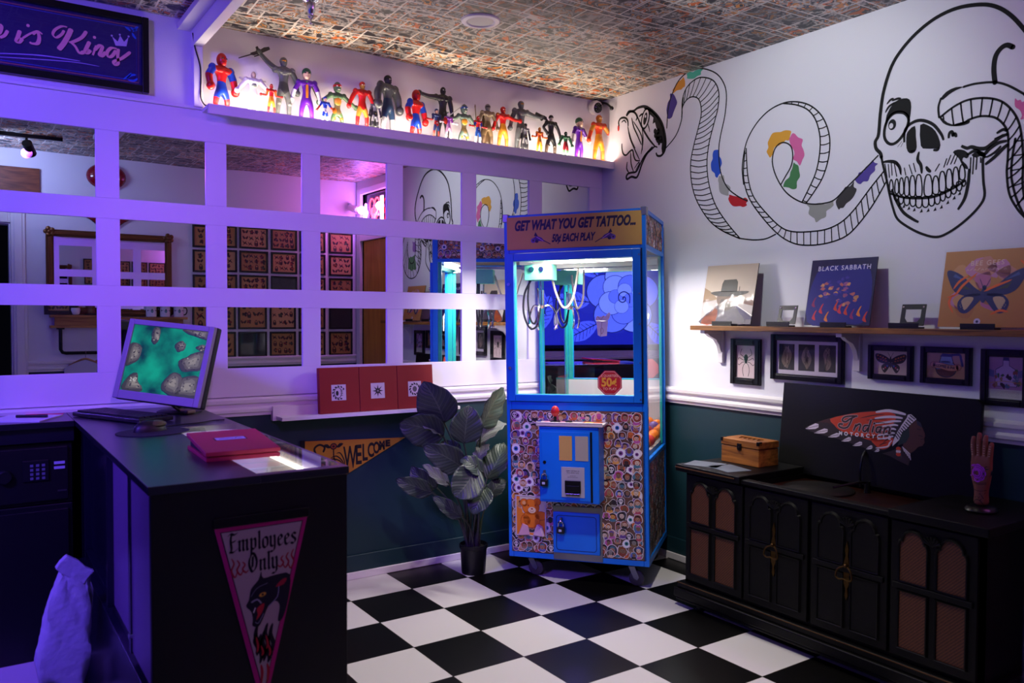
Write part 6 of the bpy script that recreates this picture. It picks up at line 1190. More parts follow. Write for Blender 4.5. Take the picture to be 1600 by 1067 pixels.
for k, (u0, u1, gr) in enumerate(secs):
    b = MB(FP); z0, z1 = .128, CZ-.04; m = (u0+u1)/2
    b.box((u0, z0, .004), (u1, z1, .018)); pn_ = b.build('grille_panel' if gr else 'door', CB, con, bevel=.004)
    zm = z0+(z1-z0)*.53
    for x0, x1 in ((u0+.035, m-.018), (m+.018, u1-.035)):
        for P in ([(x0, z0+.035), (x1, z0+.035), (x1, zm-.018), (x0, zm-.018)], arch(x0, x1, zm+.018, z1-.03)):
            b = MB(FP); b.prism(P, .0182, .0205 if gr else .022); b.build('speaker_cloth' if gr else 'raised_field', GR if gr else CB, pn_, bevel=0 if gr else .003)
            b = MB(FP); ring(b, P, .011, .018, .027); b.build('moulding', CB, pn_)
    b = MB(FP); b.box((u0+.012, zm-.010, .018), (u1-.012, zm+.010, .026)); b.build('cross_rail', CB, pn_, bevel=.003)
    b = MB(FP)
    for q in range(7): t = math.radians(30+20*q); b.tube([(m, z1-.062, .02), (m+.036*math.cos(t), z1-.062+.034*math.sin(t), .026)], [.003, .0055], 8)
    b.build('shell_carving', CB, pn_)
    if not gr:
        BRS = mat('antique_brass', '#4e3818', .38, metal=.85); zc = zm-.01
        b = MB(FP @ TR(m, zc, .018)); b.prism([(0, -.10), (.007, -.085), (.004, -.06), (.011, -.04), (.013, 0), (.011, .035), (.005, .06), (.008, .085), (0, .115), (-.008, .085), (-.005, .06), (-.011, .035), (-.013, 0), (-.011, -.04), (-.004, -.06), (-.007, -.085)], 0, .006); hp = b.build('handle_plate', BRS, pn_, bevel=.002)
        b = MB(FP @ TR(m, zc, .018)); b.tube(smooth([(-.008, .022, .012), (-.026, .010, .02), (-.032, -.015, .022), (-.018, -.024, .022), (0, -.020, .024), (.018, -.024, .022), (.032, -.015, .022), (.026, .010, .02), (.008, .022, .012)]), .0034, 8); b.ball((0, .026, .012), .008, 0, 10); b.build('bail_pull', BRS, hp)

# wooden chest, papers and the hand on top of the console
ch = thing('wooden_chest', 'small wooden keepsake chest with iron clasp on the console', 'box', (-.22, -1.285, CZ))
BX = wood('orange_chest_wood', '#6e3a0e', '#b4702a', (18, 3, 34), .5)
T = TR(-.225, -1.285, CZ) @ RZ(-1)
MB(T).box((-.065, -.105, 0), (.065, .105, .075)).build('chest_body', BX, ch, bevel=.003)
b = MB(T); b.box((-.067, -.107, .077), (.067, .107, .108)); cl_ = b.build('chest_lid', BX, ch, bevel=.004)
b = MB(T); b.box((-.070, -.012, .066), (-.065, .012, .092)); b.box((-.073, -.006, .062), (-.068, .006, .078)); b.build('clasp', mat('dark_iron', '#1a1614', .45, metal=.6), cl_, bevel=.001)
for y in (-.107, .095):
    for z in (.094,): b = MB(T); b.box((-.0685, y, z), (-.045, y+.012, .1095)); b.build('corner_iron', mat('dark_iron'), cl_)
b = MB(T)
for q in range(5): b.tube(smooth([(-.02, -.06+.025*q, .109), (.0, -.05+.025*q, .111), (.02, -.06+.025*q, .109)]), .003, 6)
b.build('lid_carving', BX, cl_)
for i, (x, y, r_, lab) in enumerate(((-.415, -1.20, 20, 'pale grey leaflet lying on the console corner'), (-.405, -1.325, -14, 'second grey leaflet lying nearer the chest on the console'))):
    b = MB(TR(x, y, CZ) @ RZ(r_)); b.box((-.06, -.075, 0), (.06, .075, .0012)); o = b.build('leaflet', paint(['#8e9aa2', '#7d8a94'][i])); tag(o, lab, 'paper'); origin_to(o, (x, y, CZ))
# hand sculpture
hx, hy = -.30, -2.315; hs = thing('hand_sculpture', 'upright wooden hand sculpture with a violet rose painted on its back', 'sculpture', (hx, hy, CZ))
SKIN = mat('brown_hand_finish', '#8a4f34', .5)
b = MB(TR(hx, hy, CZ)); b.lathe([(.045, 0), (.05, .006), (.046, .014), (.036, .02)], n=28); b.build('base', BLK, hs)
HM = frame_m((hx, hy, CZ+.018), (0, -1, 0))     # u to the right in the photo, v up, n towards the room
def hand_mesh(nm):
    pts = [(0, .0, 0, .027, .024), (0, .05, 0, .022, .019), (0, .082, 0, .024, .017), (0, .118, 0, .036, .015), (0, .15, 0, .037, .013)]; E = [(0, 1), (1, 2), (2, 3), (3, 4)]
    for x, l, dx in ((-.026, .068, -.003), (-.009, .082, -.001), (.009, .076, .002), (.026, .054, .004)):
        k = len(pts); pts += [(x*.92, .165, .0, .0105, .0105), (x+dx*.4, .165+l*.42, .003, .0092, .0092), (x+dx*.8, .165+l*.75, .002, .0086, .0086), (x+dx, .165+l, -.001, .0066, .0066)]; E += [(4, k), (k, k+1), (k+1, k+2), (k+2, k+3)]
    k = len(pts); pts += [(-.026, .095, -.012, .013, .012), (-.030, .12, -.028, .0105, .0105), (-.022, .142, -.036, .009, .009), (-.012, .158, -.038, .007, .007)]; E += [(2, k), (k, k+1), (k+1, k+2), (k+2, k+3)]
    for i, p in enumerate(pts):
        if i > 20: pts[i] = (p[0], p[1], -abs(p[2]), p[3], p[4])
    me = bpy.data.meshes.new(nm); me.from_pydata([p[:3] for p in pts], E, []); o = bpy.data.objects.new(nm, me); COL.objects.link(o); sk = o.modifiers.new('s', 'SKIN')
    for i, p in enumerate(pts): me.skin_vertices[0].data[i].radius = p[3:5]; me.skin_vertices[0].data[i].use_root = (i == 0)
    o.modifiers.new('u', 'SUBSURF').levels = 2; o.modifiers['u'].render_levels = 2; bpy.context.view_layer.update(); m2 = bpy.data.meshes.new_from_object(o.evaluated_get(bpy.context.evaluated_depsgraph_get())); bpy.data.objects.remove(o)
    m2.name = nm; m2.polygons.foreach_set('use_smooth', [True]*len(m2.polygons)); return m2
m2 = hand_mesh('hand'); m2.materials.append(SKIN); m2.transform(HM); o = bpy.data.objects.new('hand', m2); COL.objects.link(o); adopt(o, hs); HO = o
from mathutils.bvhtree import BVHTree
bv = BVHTree.FromPolygons([v.co for v in m2.vertices], [tuple(p.vertices) for p in m2.polygons])
def drape(a, name, parent, lift=.0006, eps=.00025):    # lay a flat drawing on the hand's skin
    NV_ = HM.to_3x3() @ Vector((0, 0, 1)); ob = a.build(name, Matrix(), parent, eps=eps); me = ob.data
    for v in me.vertices:
        p = HM @ Vector((v.co.x, v.co.y, .1)); h = bv.ray_cast(p, -NV_); q = h[0] if h[0] else HM @ Vector((v.co.x, v.co.y, .0)); v.co = q+NV_*(lift+v.co.z)
    me.update(); return ob
a = Art(); VI = '#c83ae0'
for k in range(9): t = 2*PI*k/9; a.l = 1; a.ell(-.010+.018*math.cos(t), .112+.019*math.sin(t), .012, .012, VI, 12)
a.ell(-.008, .112, .018, .02, VI, 16); a.l = 2
for r in (.006, .012, .018, .023): a.stroke([(-.008+r*math.cos(t*.9+r*200), .112+r*1.1*math.sin(t*.9+r*200)) for t in range(6)], .0016, '#4a0c5a', 4)
a.l = 1
for P in ([(.012, .12), (.026, .128), (.036, .118), (.028, .104), (.014, .106)], [(.012, .13), (.02, .138), (.03, .134), (.022, .126)]): a.poly(P, '#1a2420', 2)
drape(a, 'rose_tattoo', HO); a = Art(); a.l = 2
for z in (.078, .082, .056): a.stroke([(-.02, z), (0, z-.003), (.02, z+.001)], .0016, '#1a0c08', 4)
a.stroke([(-.02, .052), (.0, .03), (.018, .05), (.006, .022), (-.012, .008)], .0022, '#1a0c08', 0); a.stroke([(-.02, .004), (-.01, .022), (.006, .022), (.016, .006)], .0022, '#1a0c08', 4); a.stroke([(-.012, .03), (.004, .046), (.014, .03)], .002, '#1a0c08', 0)
for x in (-.031, -.011, .011, .030):
    for q in range(5): a.ell(x*(1+.02*q)*.9, .172+.008*q, .0035, .0016, '#c09a88', 7)
drape(a, 'line_tattoo', HO)

# ------------------------------------------------------------------ ledge with three red albums, welcome pennant, plant
lg = thing('wall_ledge', 'narrow white ledge on the back wall holding three red albums', 'shelf', (-1.5, -.05, .805))
MB().box((-1.94, -.105, .806), (-1.02, -.022, .822)).build('ledge_board', TRIM, lg, bevel=.0015)
b = MB(); b.box((-1.955, -.022, .80), (-1.02, .008, .866)); b.build('back_rail', TRIM, lg, bevel=.002)
REDA = mat('red_album_cloth', '#8a0c10', .6, bump=.05, bscale=300)
for k, (x, lab) in enumerate(((-1.652, 'red album with an eye drawing in its window, leftmost on the ledge'), (-1.453, 'red album with a dark star flower in its window, middle of the ledge'), (-1.254, 'red album with a leaf ring drawing, rightmost and partly behind the leaves'))):
    T = frame_m((x, -.068, .8222), (1, 0, 0)) @ RX(-5); al = thing('photo_album', lab, 'album', (x, -.068, .8222), 'red albums on the ledge')
    b = MB(T); b.box((-.0985, 0, .0), (.0985, .214, .006)); b.box((-.0985, 0, -.024), (.0985, .214, -.018)); b.box((-.0985, 0, -.018), (-.092, .214, 0)); b.build('cover', REDA, al, bevel=.002)
    MB(T).box((-.09, .004, -.018), (.094, .21, .0)).build('pages', mat('page_cream', '#c8bca8', .7), al)
    a = Art(); cx, cy = -.005, .095; a.rect(cx-.036, cy-.036, cx+.036, cy+.038, '#cfc4c4'); a.l = 2; K = '#1a1618'
    if k == 0:
        a.ell(cx-.004, cy, .020, .026, K, 16); a.l = 3; a.ell(cx-.004, cy, .017, .023, '#cfc4c4', 16); a.l = 4; a.ell(cx-.008, cy-.002, .007, .012, K, 12)
        for q in range(10): t = q*.5+.6; a.l = 4; a.ell(cx+.029*math.cos(t), cy+.03*math.sin(t), .006, .0035, K, 7, math.degrees(t)+60)
        for q in range(4): a.stroke([(cx+.008, cy-.012+.008*q), (cx+.02, cy-.012+.008*q)], .002, K, 0)
    elif k == 1:
        for q in range(8): t = q*PI/4; a.l = 2+q % 2; a.poly([(cx+.006*math.cos(t+1.2), cy+.006*math.sin(t+1.2)), (cx+.03*math.cos(t), cy+.031*math.sin(t)), (cx+.006*math.cos(t-1.2), cy+.006*math.sin(t-1.2))], ['#1a1618', '#3c3638'][q % 2])
        a.l = 4; a.ell(cx, cy, .012, .012, K, 10); a.l = 5; a.ell(cx, cy, .005, .005, '#8a8284', 8)
    else:
        for q in range(12): t = q*PI/6; a.ell(cx+.026*math.cos(t), cy+.026*math.sin(t), .008, .004, K, 7, math.degrees(t)+50)
        a.ell(cx, cy, .012, .014, '#5a5254', 12)
    a.build('window_print', T @ TR(0, 0, .0062), al, eps=.0003)
WP = frame_m((0, .010, 0), (1, 0, 0)); wp_ = thing('pennant', 'yellow triangular felt pennant reading in black letters on the teal wall', 'pennant', (-1.55, .008, .55))
wx = -1.80
b = MB(WP); b.prism([(wx, .41), (wx+.005, .690), (-1.275, .668)], .001, .004); b.build('felt', mat('mustard_felt', '#b9821c', .9), wp_, soft=False)
b = MB(WP); b.box((wx-.018, .406, .001), (wx+.004, .694, .006)); b.build('end_band', mat('black_felt', '#120e0c', .9), wp_)
a = Art(); K = '#140d08'
for k, (ch, x, wd) in enumerate(zip('WELCOME', (-1.57, -1.527, -1.494, -1.462, -1.432, -1.402, -1.372), (.060, .036, .029, .031, .031, .032, .025))):
    zb_, zt_ = .545+.0147*k, .654+.0015*k; sz = (zt_-zb_)/.73; nat = {'W': .95, 'E': .52, 'L': .48, 'C': .62, 'O': .74, 'M': .80}[ch]*sz
    a.text(ch, x, zb_, sz, K, bold=.0032, sx=wd/nat, rot=1)
for q in range(3): a.stroke([(-1.60, .545+.0*q), (-1.62+.01*q, .58), (-1.66+.02*q, .595+.012*q), (-1.70+.03*q, .58+.02*q)], .006, K, 5, .7)
a.ell(-1.655, .655, .018, .016, K, 14); a.l = 2; a.ell(-1.655, .655, .013, .011, '#8a3a14', 12); a.l = 3; a.ell(-1.655, .655, .006, .005, K, 10); a.l = 1
for s in (-1, 1): a.poly([(-1.655+s*.015, .65), (-1.655+s*.03, .668), (-1.655+s*.05, .664), (-1.655+s*.03, .648)], K, 2)
a.stroke([(-1.735, .61), (-1.75, .65), (-1.725, .668), (-1.70, .655), (-1.705, .635)], .010, K, 5); a.stroke([(-1.655, .638), (-1.65, .59), (-1.62, .55)], .006, K, 4)
for x in (-1.745, -1.715, -1.69): a.stroke([(x, .52), (x+.01, .55), (x+.03, .57)], .007, K, 4, .6)
a.build('pennant_lettering', WP @ TR(0, 0, .0042), wp_, eps=.0002, rough=.85)

# potted plant
pc = Vector((-1.015, -.23, 0)); pl = thing('potted_plant', 'large leafy artificial plant in a black pot between the pennant and the claw machine', 'plant', pc)
b = MB(TR(pc)); b.lathe([(.001, .002), (.058, 0), (.06, .01), (.066, .125), (.071, .127), (.071, .145), (.066, .147), (.062, .128), (.001, .126)], n=32, cap=False); b.build('pot', mat('black_pot_plastic', '#0d1010', .4), pl)
b = MB(TR(pc)); b.lathe([(.001, .130), (.03, .134), (.0615, .128)], n=20, cap=False); b.build('soil', mat('dark_soil', '#14100c', .9, bump=.5, bscale=80), pl)
def leaf_mat(name, c1, c2):
    m = bpy.data.materials.new(name); m.use_nodes = True; nt = m.node_tree; bs = nt.nodes['Principled BSDF']; uv = nt.nodes.new('ShaderNodeUVMap'); sp_ = nt.nodes.new('ShaderNodeSeparateXYZ'); nt.links.new(uv.outputs[0], sp_.inputs[0])
    def mth(op, a_, b_=None, c_=None):
        n = nt.nodes.new('ShaderNodeMath'); n.operation = op
        for i, x in enumerate((a_, b_, c_)):
            if x is None: continue
            if isinstance(x, (int, float)): n.inputs[i].default_value = x
            else: nt.links.new(x, n.inputs[i])
        return n.outputs[0]
    ax = mth('ABSOLUTE', mth('SUBTRACT', sp_.outputs[0], .5)); ph = mth('SUBTRACT', mth('MULTIPLY', sp_.outputs[1], 10), mth('MULTIPLY', ax, 7)); fr = mth('ABSOLUTE', mth('SUBTRACT', mth('FRACT', ph), .5))
    vein = mth('MAXIMUM', mth('LESS_THAN', fr, .05), mth('LESS_THAN', ax, .016)); mx = nt.nodes.new('ShaderNodeMix'); mx.data_type = 'RGBA'; nt.links.new(vein, mx.inputs['Factor']); mx.inputs['A'].default_value = (*lin(c1), 1); mx.inputs['B'].default_value = (*lin(c2), 1)
    nt.links.new(mx.outputs['Result'], bs.inputs['Base Color']); bs.inputs['Roughness'].default_value = .42; bp = nt.nodes.new('ShaderNodeBump'); bp.inputs['Strength'].default_value = .5; bp.inputs['Distance'].default_value = .004; nt.links.new(fr, bp.inputs['Height']); nt.links.new(bp.outputs[0], bs.inputs['Normal']); return m
LF = leaf_mat('dark_leaf', '#36443a', '#56634f'); LF2 = leaf_mat('grey_leaf_underside', '#6a7068', '#8a8e84')
def gpx(c): return (440+c[0]/2.963, 560+c[1]/2.963)
# base, middle, tip in the photo crop, half width, depth of base and tip, roll of the blade
LV = [((755, 300), (715, 200), (655, 108), .105, 3.98, 3.90, .3, 0), ((845, 395), (855, 300), (868, 218), .085, 3.93, 3.90, -.2, 0), ((925, 320), (975, 220), (1028, 135), .085, 4.06, 4.16, -.9, 0), ((905, 400), (970, 330), (1040, 300), .06, 4.08, 4.18, .8, 1), ((752, 362), (650, 320), (545, 300), .10, 4.00, 3.94, .5, 0), ((745, 350), (690, 310), (620, 292), .055, 4.02, 3.98, -.9, 1),
      ((838, 505), (760, 455), (655, 405), .075, 3.93, 3.86, .3, 0), ((778, 585), (715, 540), (655, 490), .035, 3.90, 3.84, -.6, 1), ((700, 622), (610, 590), (530, 560), .05, 3.98, 3.90, .2, 0), ((720, 600), (650, 560), (600, 500), .06, 4.04, 4.02, .4, 0), ((905, 500), (850, 590), (800, 640), .085, 3.88, 3.80, .1, 0), ((945, 590), (915, 660), (885, 722), .065, 3.90, 3.83, -.3, 0),
      ((835, 735), (770, 690), (700, 640), .04, 3.92, 3.86, -.2, 0), ((950, 560), (1000, 470), (1030, 390), .075, 4.06, 4.14, .5, 0), ((935, 540), (880, 490), (825, 470), .05, 3.90, 3.87, -.6, 0), ((960, 640), (1000, 590), (1035, 560), .045, 4.05, 4.10, .3, 0), ((905, 480), (930, 430), (960, 395), .05, 4.04, 4.08, .9, 1), ((800, 480), (770, 420), (740, 385), .07, 4.04, 4.04, .2, 0)]
V3 = Vector
for i, (b0, mi_, t0, hw, dz0, dz1, roll, und) in enumerate(LV):
    B0 = depth(*gpx(b0), dz0); T0 = depth(*gpx(t0), dz1); MD = depth(*gpx(mi_), (dz0+dz1)/2-.025)
    for P_ in (B0, T0, MD):
        if P_.y > -.05: P_.y = -.05
    ax_ = (T0-B0); side = ax_.normalized().cross((CAM-MD).normalized()).normalized(); nrm = side.cross(ax_.normalized()); side = (side*math.cos(roll)+nrm*math.sin(roll)).normalized(); nn = ax_.normalized().cross(side)
    nu, nv = 12, 16; vs = []; uvs = []
    for j in range(nv+1):
        v = j/nv; c = B0*(1-v)**2+MD*2*v*(1-v)+T0*v*v; c = c+(MD-(B0*.25+MD*.5+T0*.25))*2*v*(1-v)*2
        w = hw*(math.sin(PI*min(1, v**.8))**.62)*(1.0-.12*v)
        for q in range(nu+1):
            u = q/nu; s = (u-.5)*2; z = -.24*abs(s)**1.6*w+.10*w*math.cos(PI*s*2)*0+.006*math.sin(20*v-6*abs(s))*abs(s)
            p_ = c+side*s*w+nn*z
            if p_.y > -.012: p_.y = -.012
            vs.append(p_); uvs.append((u, v))
    b = MB(); b.add(vs, [(j*(nu+1)+q, j*(nu+1)+q+1, (j+1)*(nu+1)+q+1, (j+1)*(nu+1)+q) for j in range(nv) for q in range(nu)]); lf = b.build('leaf', LF2 if und else LF, pl)
    ul = lf.data.uv_layers.new(name='UVMap')
    for lp in lf.data.loops: ul.data[lp.index].uv = uvs[lp.vertex_index]
    sm = lf.modifiers.new('solid', 'SOLIDIFY'); sm.thickness = .0012
    ph = 2*PI*i/len(LV); root = pc+V3((.03*math.cos(ph), .03*math.sin(ph), .13)); kn = B0.lerp(root, .45); kn.z = B0.z*.5+root.z*.5+.02; kn.x = root.x+(B0.x-root.x)*.32; kn.y = root.y+(B0.y-root.y)*.32
    b = MB(); b.tube(smooth([root, kn, B0, B0.lerp(MD, .3)], 8), [.0055]*8+[.0045]*9+[.0028]*8, 7); b.build('stalk', mat('green_stalk', '#3a4232', .5), lf)

# ------------------------------------------------------------------ lettered sign, ceiling fittings, corner cameras
SG = frame_m((0, .012, 0), (1, 0, 0)); sg = thing('wall_sign', 'dark framed sign with script lettering and a crown high on the left wall', 'sign', (-2.75, .012, 2.19))
x0, x1, z0, z1 = -3.36, -2.461, 2.195, 2.503
b = MB(SG)
for a0, a1, b0, b1 in ((x0, x0+.026, z0, z1), (x1-.026, x1, z0, z1), (x0+.026, x1-.026, z0, z0+.028), (x0+.026, x1-.026, z1-.028, z1)): b.box((a0, b0, .0), (a1, b1, .030))
b.build('frame', FB, sg, bevel=.003); MB(SG).box((x0+.02, z0+.02, .0), (x1-.02, z1-.02, .012)).build('panel', mat('indigo_sign_panel', '#1e1a56', .25), sg)
a = Art(); xi0, xi1, zi0, zi1 = x0+.03, x1-.03, z0+.032, z1-.032
a.rect(xi0, zi0, xi1, zi1, '#2a1c58'); a.l = 2
for ins, c, w in ((.008, '#b05a5a', .0035), (.016, '#3a4ac8', .002)): a.stroke([(xi0+ins, zi0+ins), (xi1-ins, zi0+ins), (xi1-ins, zi1-ins), (xi0+ins, zi1-ins)], w, c, 0, closed=True)
def S_(c): p = at(c[0]/3.9975, c[1]/3.9975, 1, 0); return (p.x, p.z)
PK, SHD = '#f0a0a8', '#140c30'
king = [([(420, 170), (385, 165), (345, 185), (330, 215), (350, 235), (385, 215), (400, 190)], .008), ([(445, 180), (425, 225), (395, 275), (365, 310)], .014), ([(540, 195), (510, 235), (455, 262), (430, 262)], .010), ([(440, 262), (470, 290), (495, 330), (525, 325)], .013), ([(560, 260), (540, 300), (530, 328), (548, 330), (565, 312)], .011), ([(585, 232), (592, 236)], .012), ([(600, 285), (580, 345)], .011), ([(588, 315), (620, 285), (640, 290), (630, 320), (620, 345), (638, 350), (660, 325)], .010), ([(730, 305), (695, 300), (670, 325), (675, 355), (700, 350), (725, 315)], .010), ([(740, 305), (735, 350), (738, 395), (715, 405), (712, 385), (760, 365), (815, 325)], .010),
        ([(125, 190), (110, 235), (102, 260), (120, 262), (140, 240)], .011), ([(170, 158), (178, 162)], .012), ([(205, 215), (235, 195), (265, 215)], .008), ([(235, 195), (245, 235), (235, 270), (200, 272), (185, 262)], .011), ([(140, 240), (180, 215), (225, 195)], .006), ([(-60, 240), (-20, 215), (0, 200), (10, 165), (0, 150)], .010), ([(0, 235), (30, 220), (48, 190)], .009), ([(-60, 120), (-90, 240)], .012), ([(-80, 220), (-45, 190), (-20, 195), (-30, 235), (0, 240)], .011)]
for dx, dy, c, ly in ((5, 6, SHD, 3), (0, 0, PK, 4)):
    a.l = ly
    for qq, (P, w) in enumerate(king): a.l = ly+qq*.02; a.pen([S_((p[0]+dx, p[1]+dy)) for p in P], w*1.35, c, 150, 5, .5)
a.l = 4.6
for x, y in ((175, 160), (590, 234)): u, v = S_((x, y)); a.ell(u, v, .006, .006, PK, 10)
a.l = 4; CRN = '#c8b0d8'
a.poly([S_(p) for p in [(722, 285), (790, 290), (802, 232), (775, 262), (750, 222), (735, 260), (700, 228)]], CRN)
for x, y in ((803, 228), (748, 217), (698, 223)): u, v = S_((x, y)); a.ell(u, v, .004, .004, CRN, 8)
a.stroke([S_(p) for p in [(-100, 330), (200, 342), (360, 360), (500, 382)]], .004, '#b098e0', 4, .6); a.stroke([S_(p) for p in [(-100, 350), (200, 368), (460, 388), (620, 415)]], .003, '#b098e0', 4, .6)
for P in ([(780, 168), (800, 180), (815, 195)], [(830, 200), (850, 175), (865, 170)], [(825, 205), (835, 225), (850, 245)], [(815, 170), (835, 185), (858, 188)], [(790, 490), (820, 470), (850, 468)], [(800, 500), (835, 505), (860, 490)], [(770, 495), (800, 478), (820, 455)]): a.stroke([S_(p) for p in P], .009, '#2a6ad0', 4, .9)
a.build('sign_lettering', SG @ TR(0, 0, .0122), sg, eps=.0002, rough=.3)
b = MB(SG); b.add([(x0+.025, z0+.026, .022), (x1-.025, z0+.026, .022), (x1-.025, z1-.026, .022), (x0+.025, z1-.026, .022)], [(0, 1, 2, 3)]); b.build('sign_glass', CLEAR, sg)

dl = thing('ceiling_downlight', 'round white recessed downlight in the picture covered ceiling', 'light', (-1.273, -.697, 2.533))
ZL = cz(-1.273, -.697)-.003
b = MB(TR(-1.273, -.697, ZL)); b.lathe([(.055, .0), (.062, -.006), (.08, -.004), (.085, .003), (.055, .003)], n=36, cap=False); b.build('trim_ring', TRIM, dl)
b = MB(TR(-1.273, -.697, ZL)); b.lathe([(.001, -.0005), (.042, -.0005), (.056, -.002)], n=30, cap=False); b.build('lens', mat('frosted_lens', '#b8b4b0', .4), dl)
fs = thing('fire_sprinkler', 'chrome pendant fire sprinkler hanging from the ceiling by the beam', 'sprinkler', (-1.955, -.52, 2.43))
zc_ = cz(-1.955, -.52)
b = MB(TR(-1.955, -.52, 0)); b.lathe([(.034, zc_), (.032, zc_-.008), (.018, zc_-.016), (.017, zc_-.05), (.013, zc_-.055), (.012, zc_-.07)], n=24); b.build('body', CHROME, fs)
b = MB(TR(-1.955, -.52, 0)); b.lathe([(.012, zc_-.07), (.004, zc_-.078), (.003, zc_-.094), (.008, zc_-.096), (.001, zc_-.1)], n=16); b.build('deflector', CHROME, fs)
dc = thing('security_camera', 'white dome security camera with dark lens in the ceiling corner above the toys', 'camera', (-.062, -.03, 2.455))
DM = TR(-.062, .006, 2.490) @ frame_m((0, 0, 0), (1, 0, 0)) @ RX(12)
b = MB(DM); b.lathe([(.040, 0), (.042, .02), (.038, .034), (.030, .038)], n=28); b.build('housing', TRIM, dc)
b = MB(DM); b.lathe([(.030, .0375), (.028, .043), (.016, .048), (.001, .050)], n=24, cap=False); ln_ = b.build('lens_cover', mat('dark_lens', '#0b0b0e', .15), dc)
for k in range(10): b = MB(DM); b.ball((.021*math.cos(k*PI/5), .021*math.sin(k*PI/5), .0465), .0022, 0, 6); b.build('infrared_led', mat('key_grey', '#6f7288', .4), ln_)
sw = thing('wall_bracket', 'small black swivel arm fixed high in the room corner beside the dome camera', 'bracket', (-.005, -.09, 2.5))
b = MB(); b.tube(smooth([(-.012, -.01, 2.523), (-.02, -.06, 2.505), (-.026, -.10, 2.478)]), .006, 8); b.ball((-.028, -.112, 2.468), (.012, .012, .012), 0, 10); b.build('arm', BLK, sw)
b = MB(); b.box((-.03, -.006, 2.512), (-.001, .008, 2.528)); b.build('mount', BLK, sw)
# ------------------------------------------------------------------ the front wall behind the camera, seen in the wall mirrors
WC = lambda u0, z0: frame_m((u0, YC+.001, z0), (-1, 0, 0))
def span(x0, y0, x1, y1):
    p = mir(x0, y0); q = mir(x1, y1); return (p.x+q.x)/2, (p.z+q.z)/2, abs(p.x-q.x), abs(p.z-q.z)
# grid of tattoo flash sheets
PAPERS = ['#b08a4e', '#a87f44', '#b8935a', '#9c7840']
def flash(seed):
    def draw(a, w, h):
        rr = random.Random(seed); a.rect(-w/2, -h/2, w/2, h/2, PAPERS[seed % 4]); K = '#241712'; cols = ['#7a2418', '#3a4a2c', '#5a3020', '#8a4a1c', '#241712', '#4a2a3a']
        n = 4 if w > .2 else 3; m = 3
        for i in range(n):
            for j in range(m):
                x = (-.5+(i+.5)/n)*w*.92+rr.uniform(-.008, .008); y = (-.5+(j+.5)/m)*h*.92+rr.uniform(-.006, .006); r = min(w/n, h/m)*rr.uniform(.42, .56); k = rr.random(); a.l = 2
                if k < .3:
                    for q in range(5): t = q*2*PI/5+rr.random(); a.l = 2+q % 2; a.ell(x+r*.45*math.cos(t), y+r*.45*math.sin(t), r*.42, r*.34, K if q % 2 else rr.choice(cols), 9, math.degrees(t))
                    a.l = 4; a.ell(x, y, r*.35, r*.35, rr.choice(cols), 9)
                elif k < .55:
                    a.poly([(x-r*.5, y-r*.9), (x+r*.4, y-r*.8), (x+r*.55, y+r*.1), (x+r*.2, y+r*.9), (x-r*.3, y+r*.8), (x-r*.6, y+r*.1)], K, 2); a.l = 3; a.ell(x, y+r*.35, r*.3, r*.35, '#a87a4a', 9); a.poly([(x-r*.3, y-r*.7), (x+r*.25, y-r*.6), (x+r*.1, y-r*.1)], rr.choice(cols))
                elif k < .8:
                    a.stroke([(x-r*.8, y-r*.6), (x-r*.2, y+r*.1), (x+r*.1, y-r*.2), (x+r*.7, y+r*.7)], r*.35, K, 4, .6); a.l = 3; a.stroke([(x-r*.6, y+r*.6), (x+r*.1, y+r*.1), (x+r*.6, y-r*.7)], r*.26, rr.choice(cols), 4, .6)
                else:
                    for s in (-1, 1): a.poly([(x, y), (x+s*r, y+r*.7), (x+s*r*.9, y-r*.1), (x+s*r*.4, y-r*.6)], K, 2); a.l = 3; a.poly([(x, y), (x+s*r*.7, y+r*.45), (x+s*r*.5, y-r*.1)], rr.choice(cols), 1); a.l = 2
    return draw
def dark(a, w, h): a.rect(-w/2, -h/2, w/2, h/2, '#0e1014')
COLX = [(300, 369.5), (372.3, 418), (421.7, 463.3), (467, 508.6), (513.7, 551)]
ROWZ = [(2.05, 1.858), (1.840, 1.648), (1.628, 1.436), (1.412, 1.150), (1.128, .905)]
Sx = [(mir(a_, 400).x, mir(b_, 400).x) for a_, b_ in COLX]
ORD = ['first', 'second', 'third', 'fourth', 'fifth']; k = 0
for ci, (xa, xb) in enumerate(Sx):
    for ri, (za, zb) in enumerate(ROWZ):
        blank = (ci, ri) in ((2, 2), (1, 4), (4, 3)); T = WC((xa+xb)/2, (za+zb)/2)
        lab = ('dark' if blank else 'tan')+' tattoo flash sheet in black frame, %s column from gilt mirror, %s row down' % (ORD[ci], ORD[ri]); k += 1
        picture('framed_flash_sheet', lab, 'picture', T, abs(xb-xa)-.004, za-zb, .017, dark if blank else flash(k), '#b08a4e', .016, 'framed tattoo flash sheets', gl=blank)
# ornate gilt mirror standing on the shelf
GILT = mat('aged_gilt', '#6e4420', .38, metal=.55, bump=.3, bscale=60)
cx, cz_, w, h = span(72, 350, 268, 470); ztop = mir(150, 362).z; zb = 1.272; hgt = ztop-zb
T = WC(cx, zb); gm = thing('ornate_mirror', 'gilt framed wall mirror with scrolled corners above the plank shelf', 'mirror', (cx, YC, zb))
b = MB(T); bw = .055
for x0, x1, y0, y1 in ((-w/2, -w/2+bw, 0, hgt), (w/2-bw, w/2, 0, hgt), (-w/2+bw, w/2-bw, 0, bw), (-w/2+bw, w/2-bw, hgt-bw, hgt)):
    b.box((x0, y0, 0), (x1, y1, .02)); e = .014; b.box((x0+e*(x1-x0 < .1), y0+e*(y1-y0 < .1), .02), (x1-e*(x1-x0 < .1), y1-e*(y1-y0 < .1), .034))
b.build('frame', GILT, gm, bevel=.006)
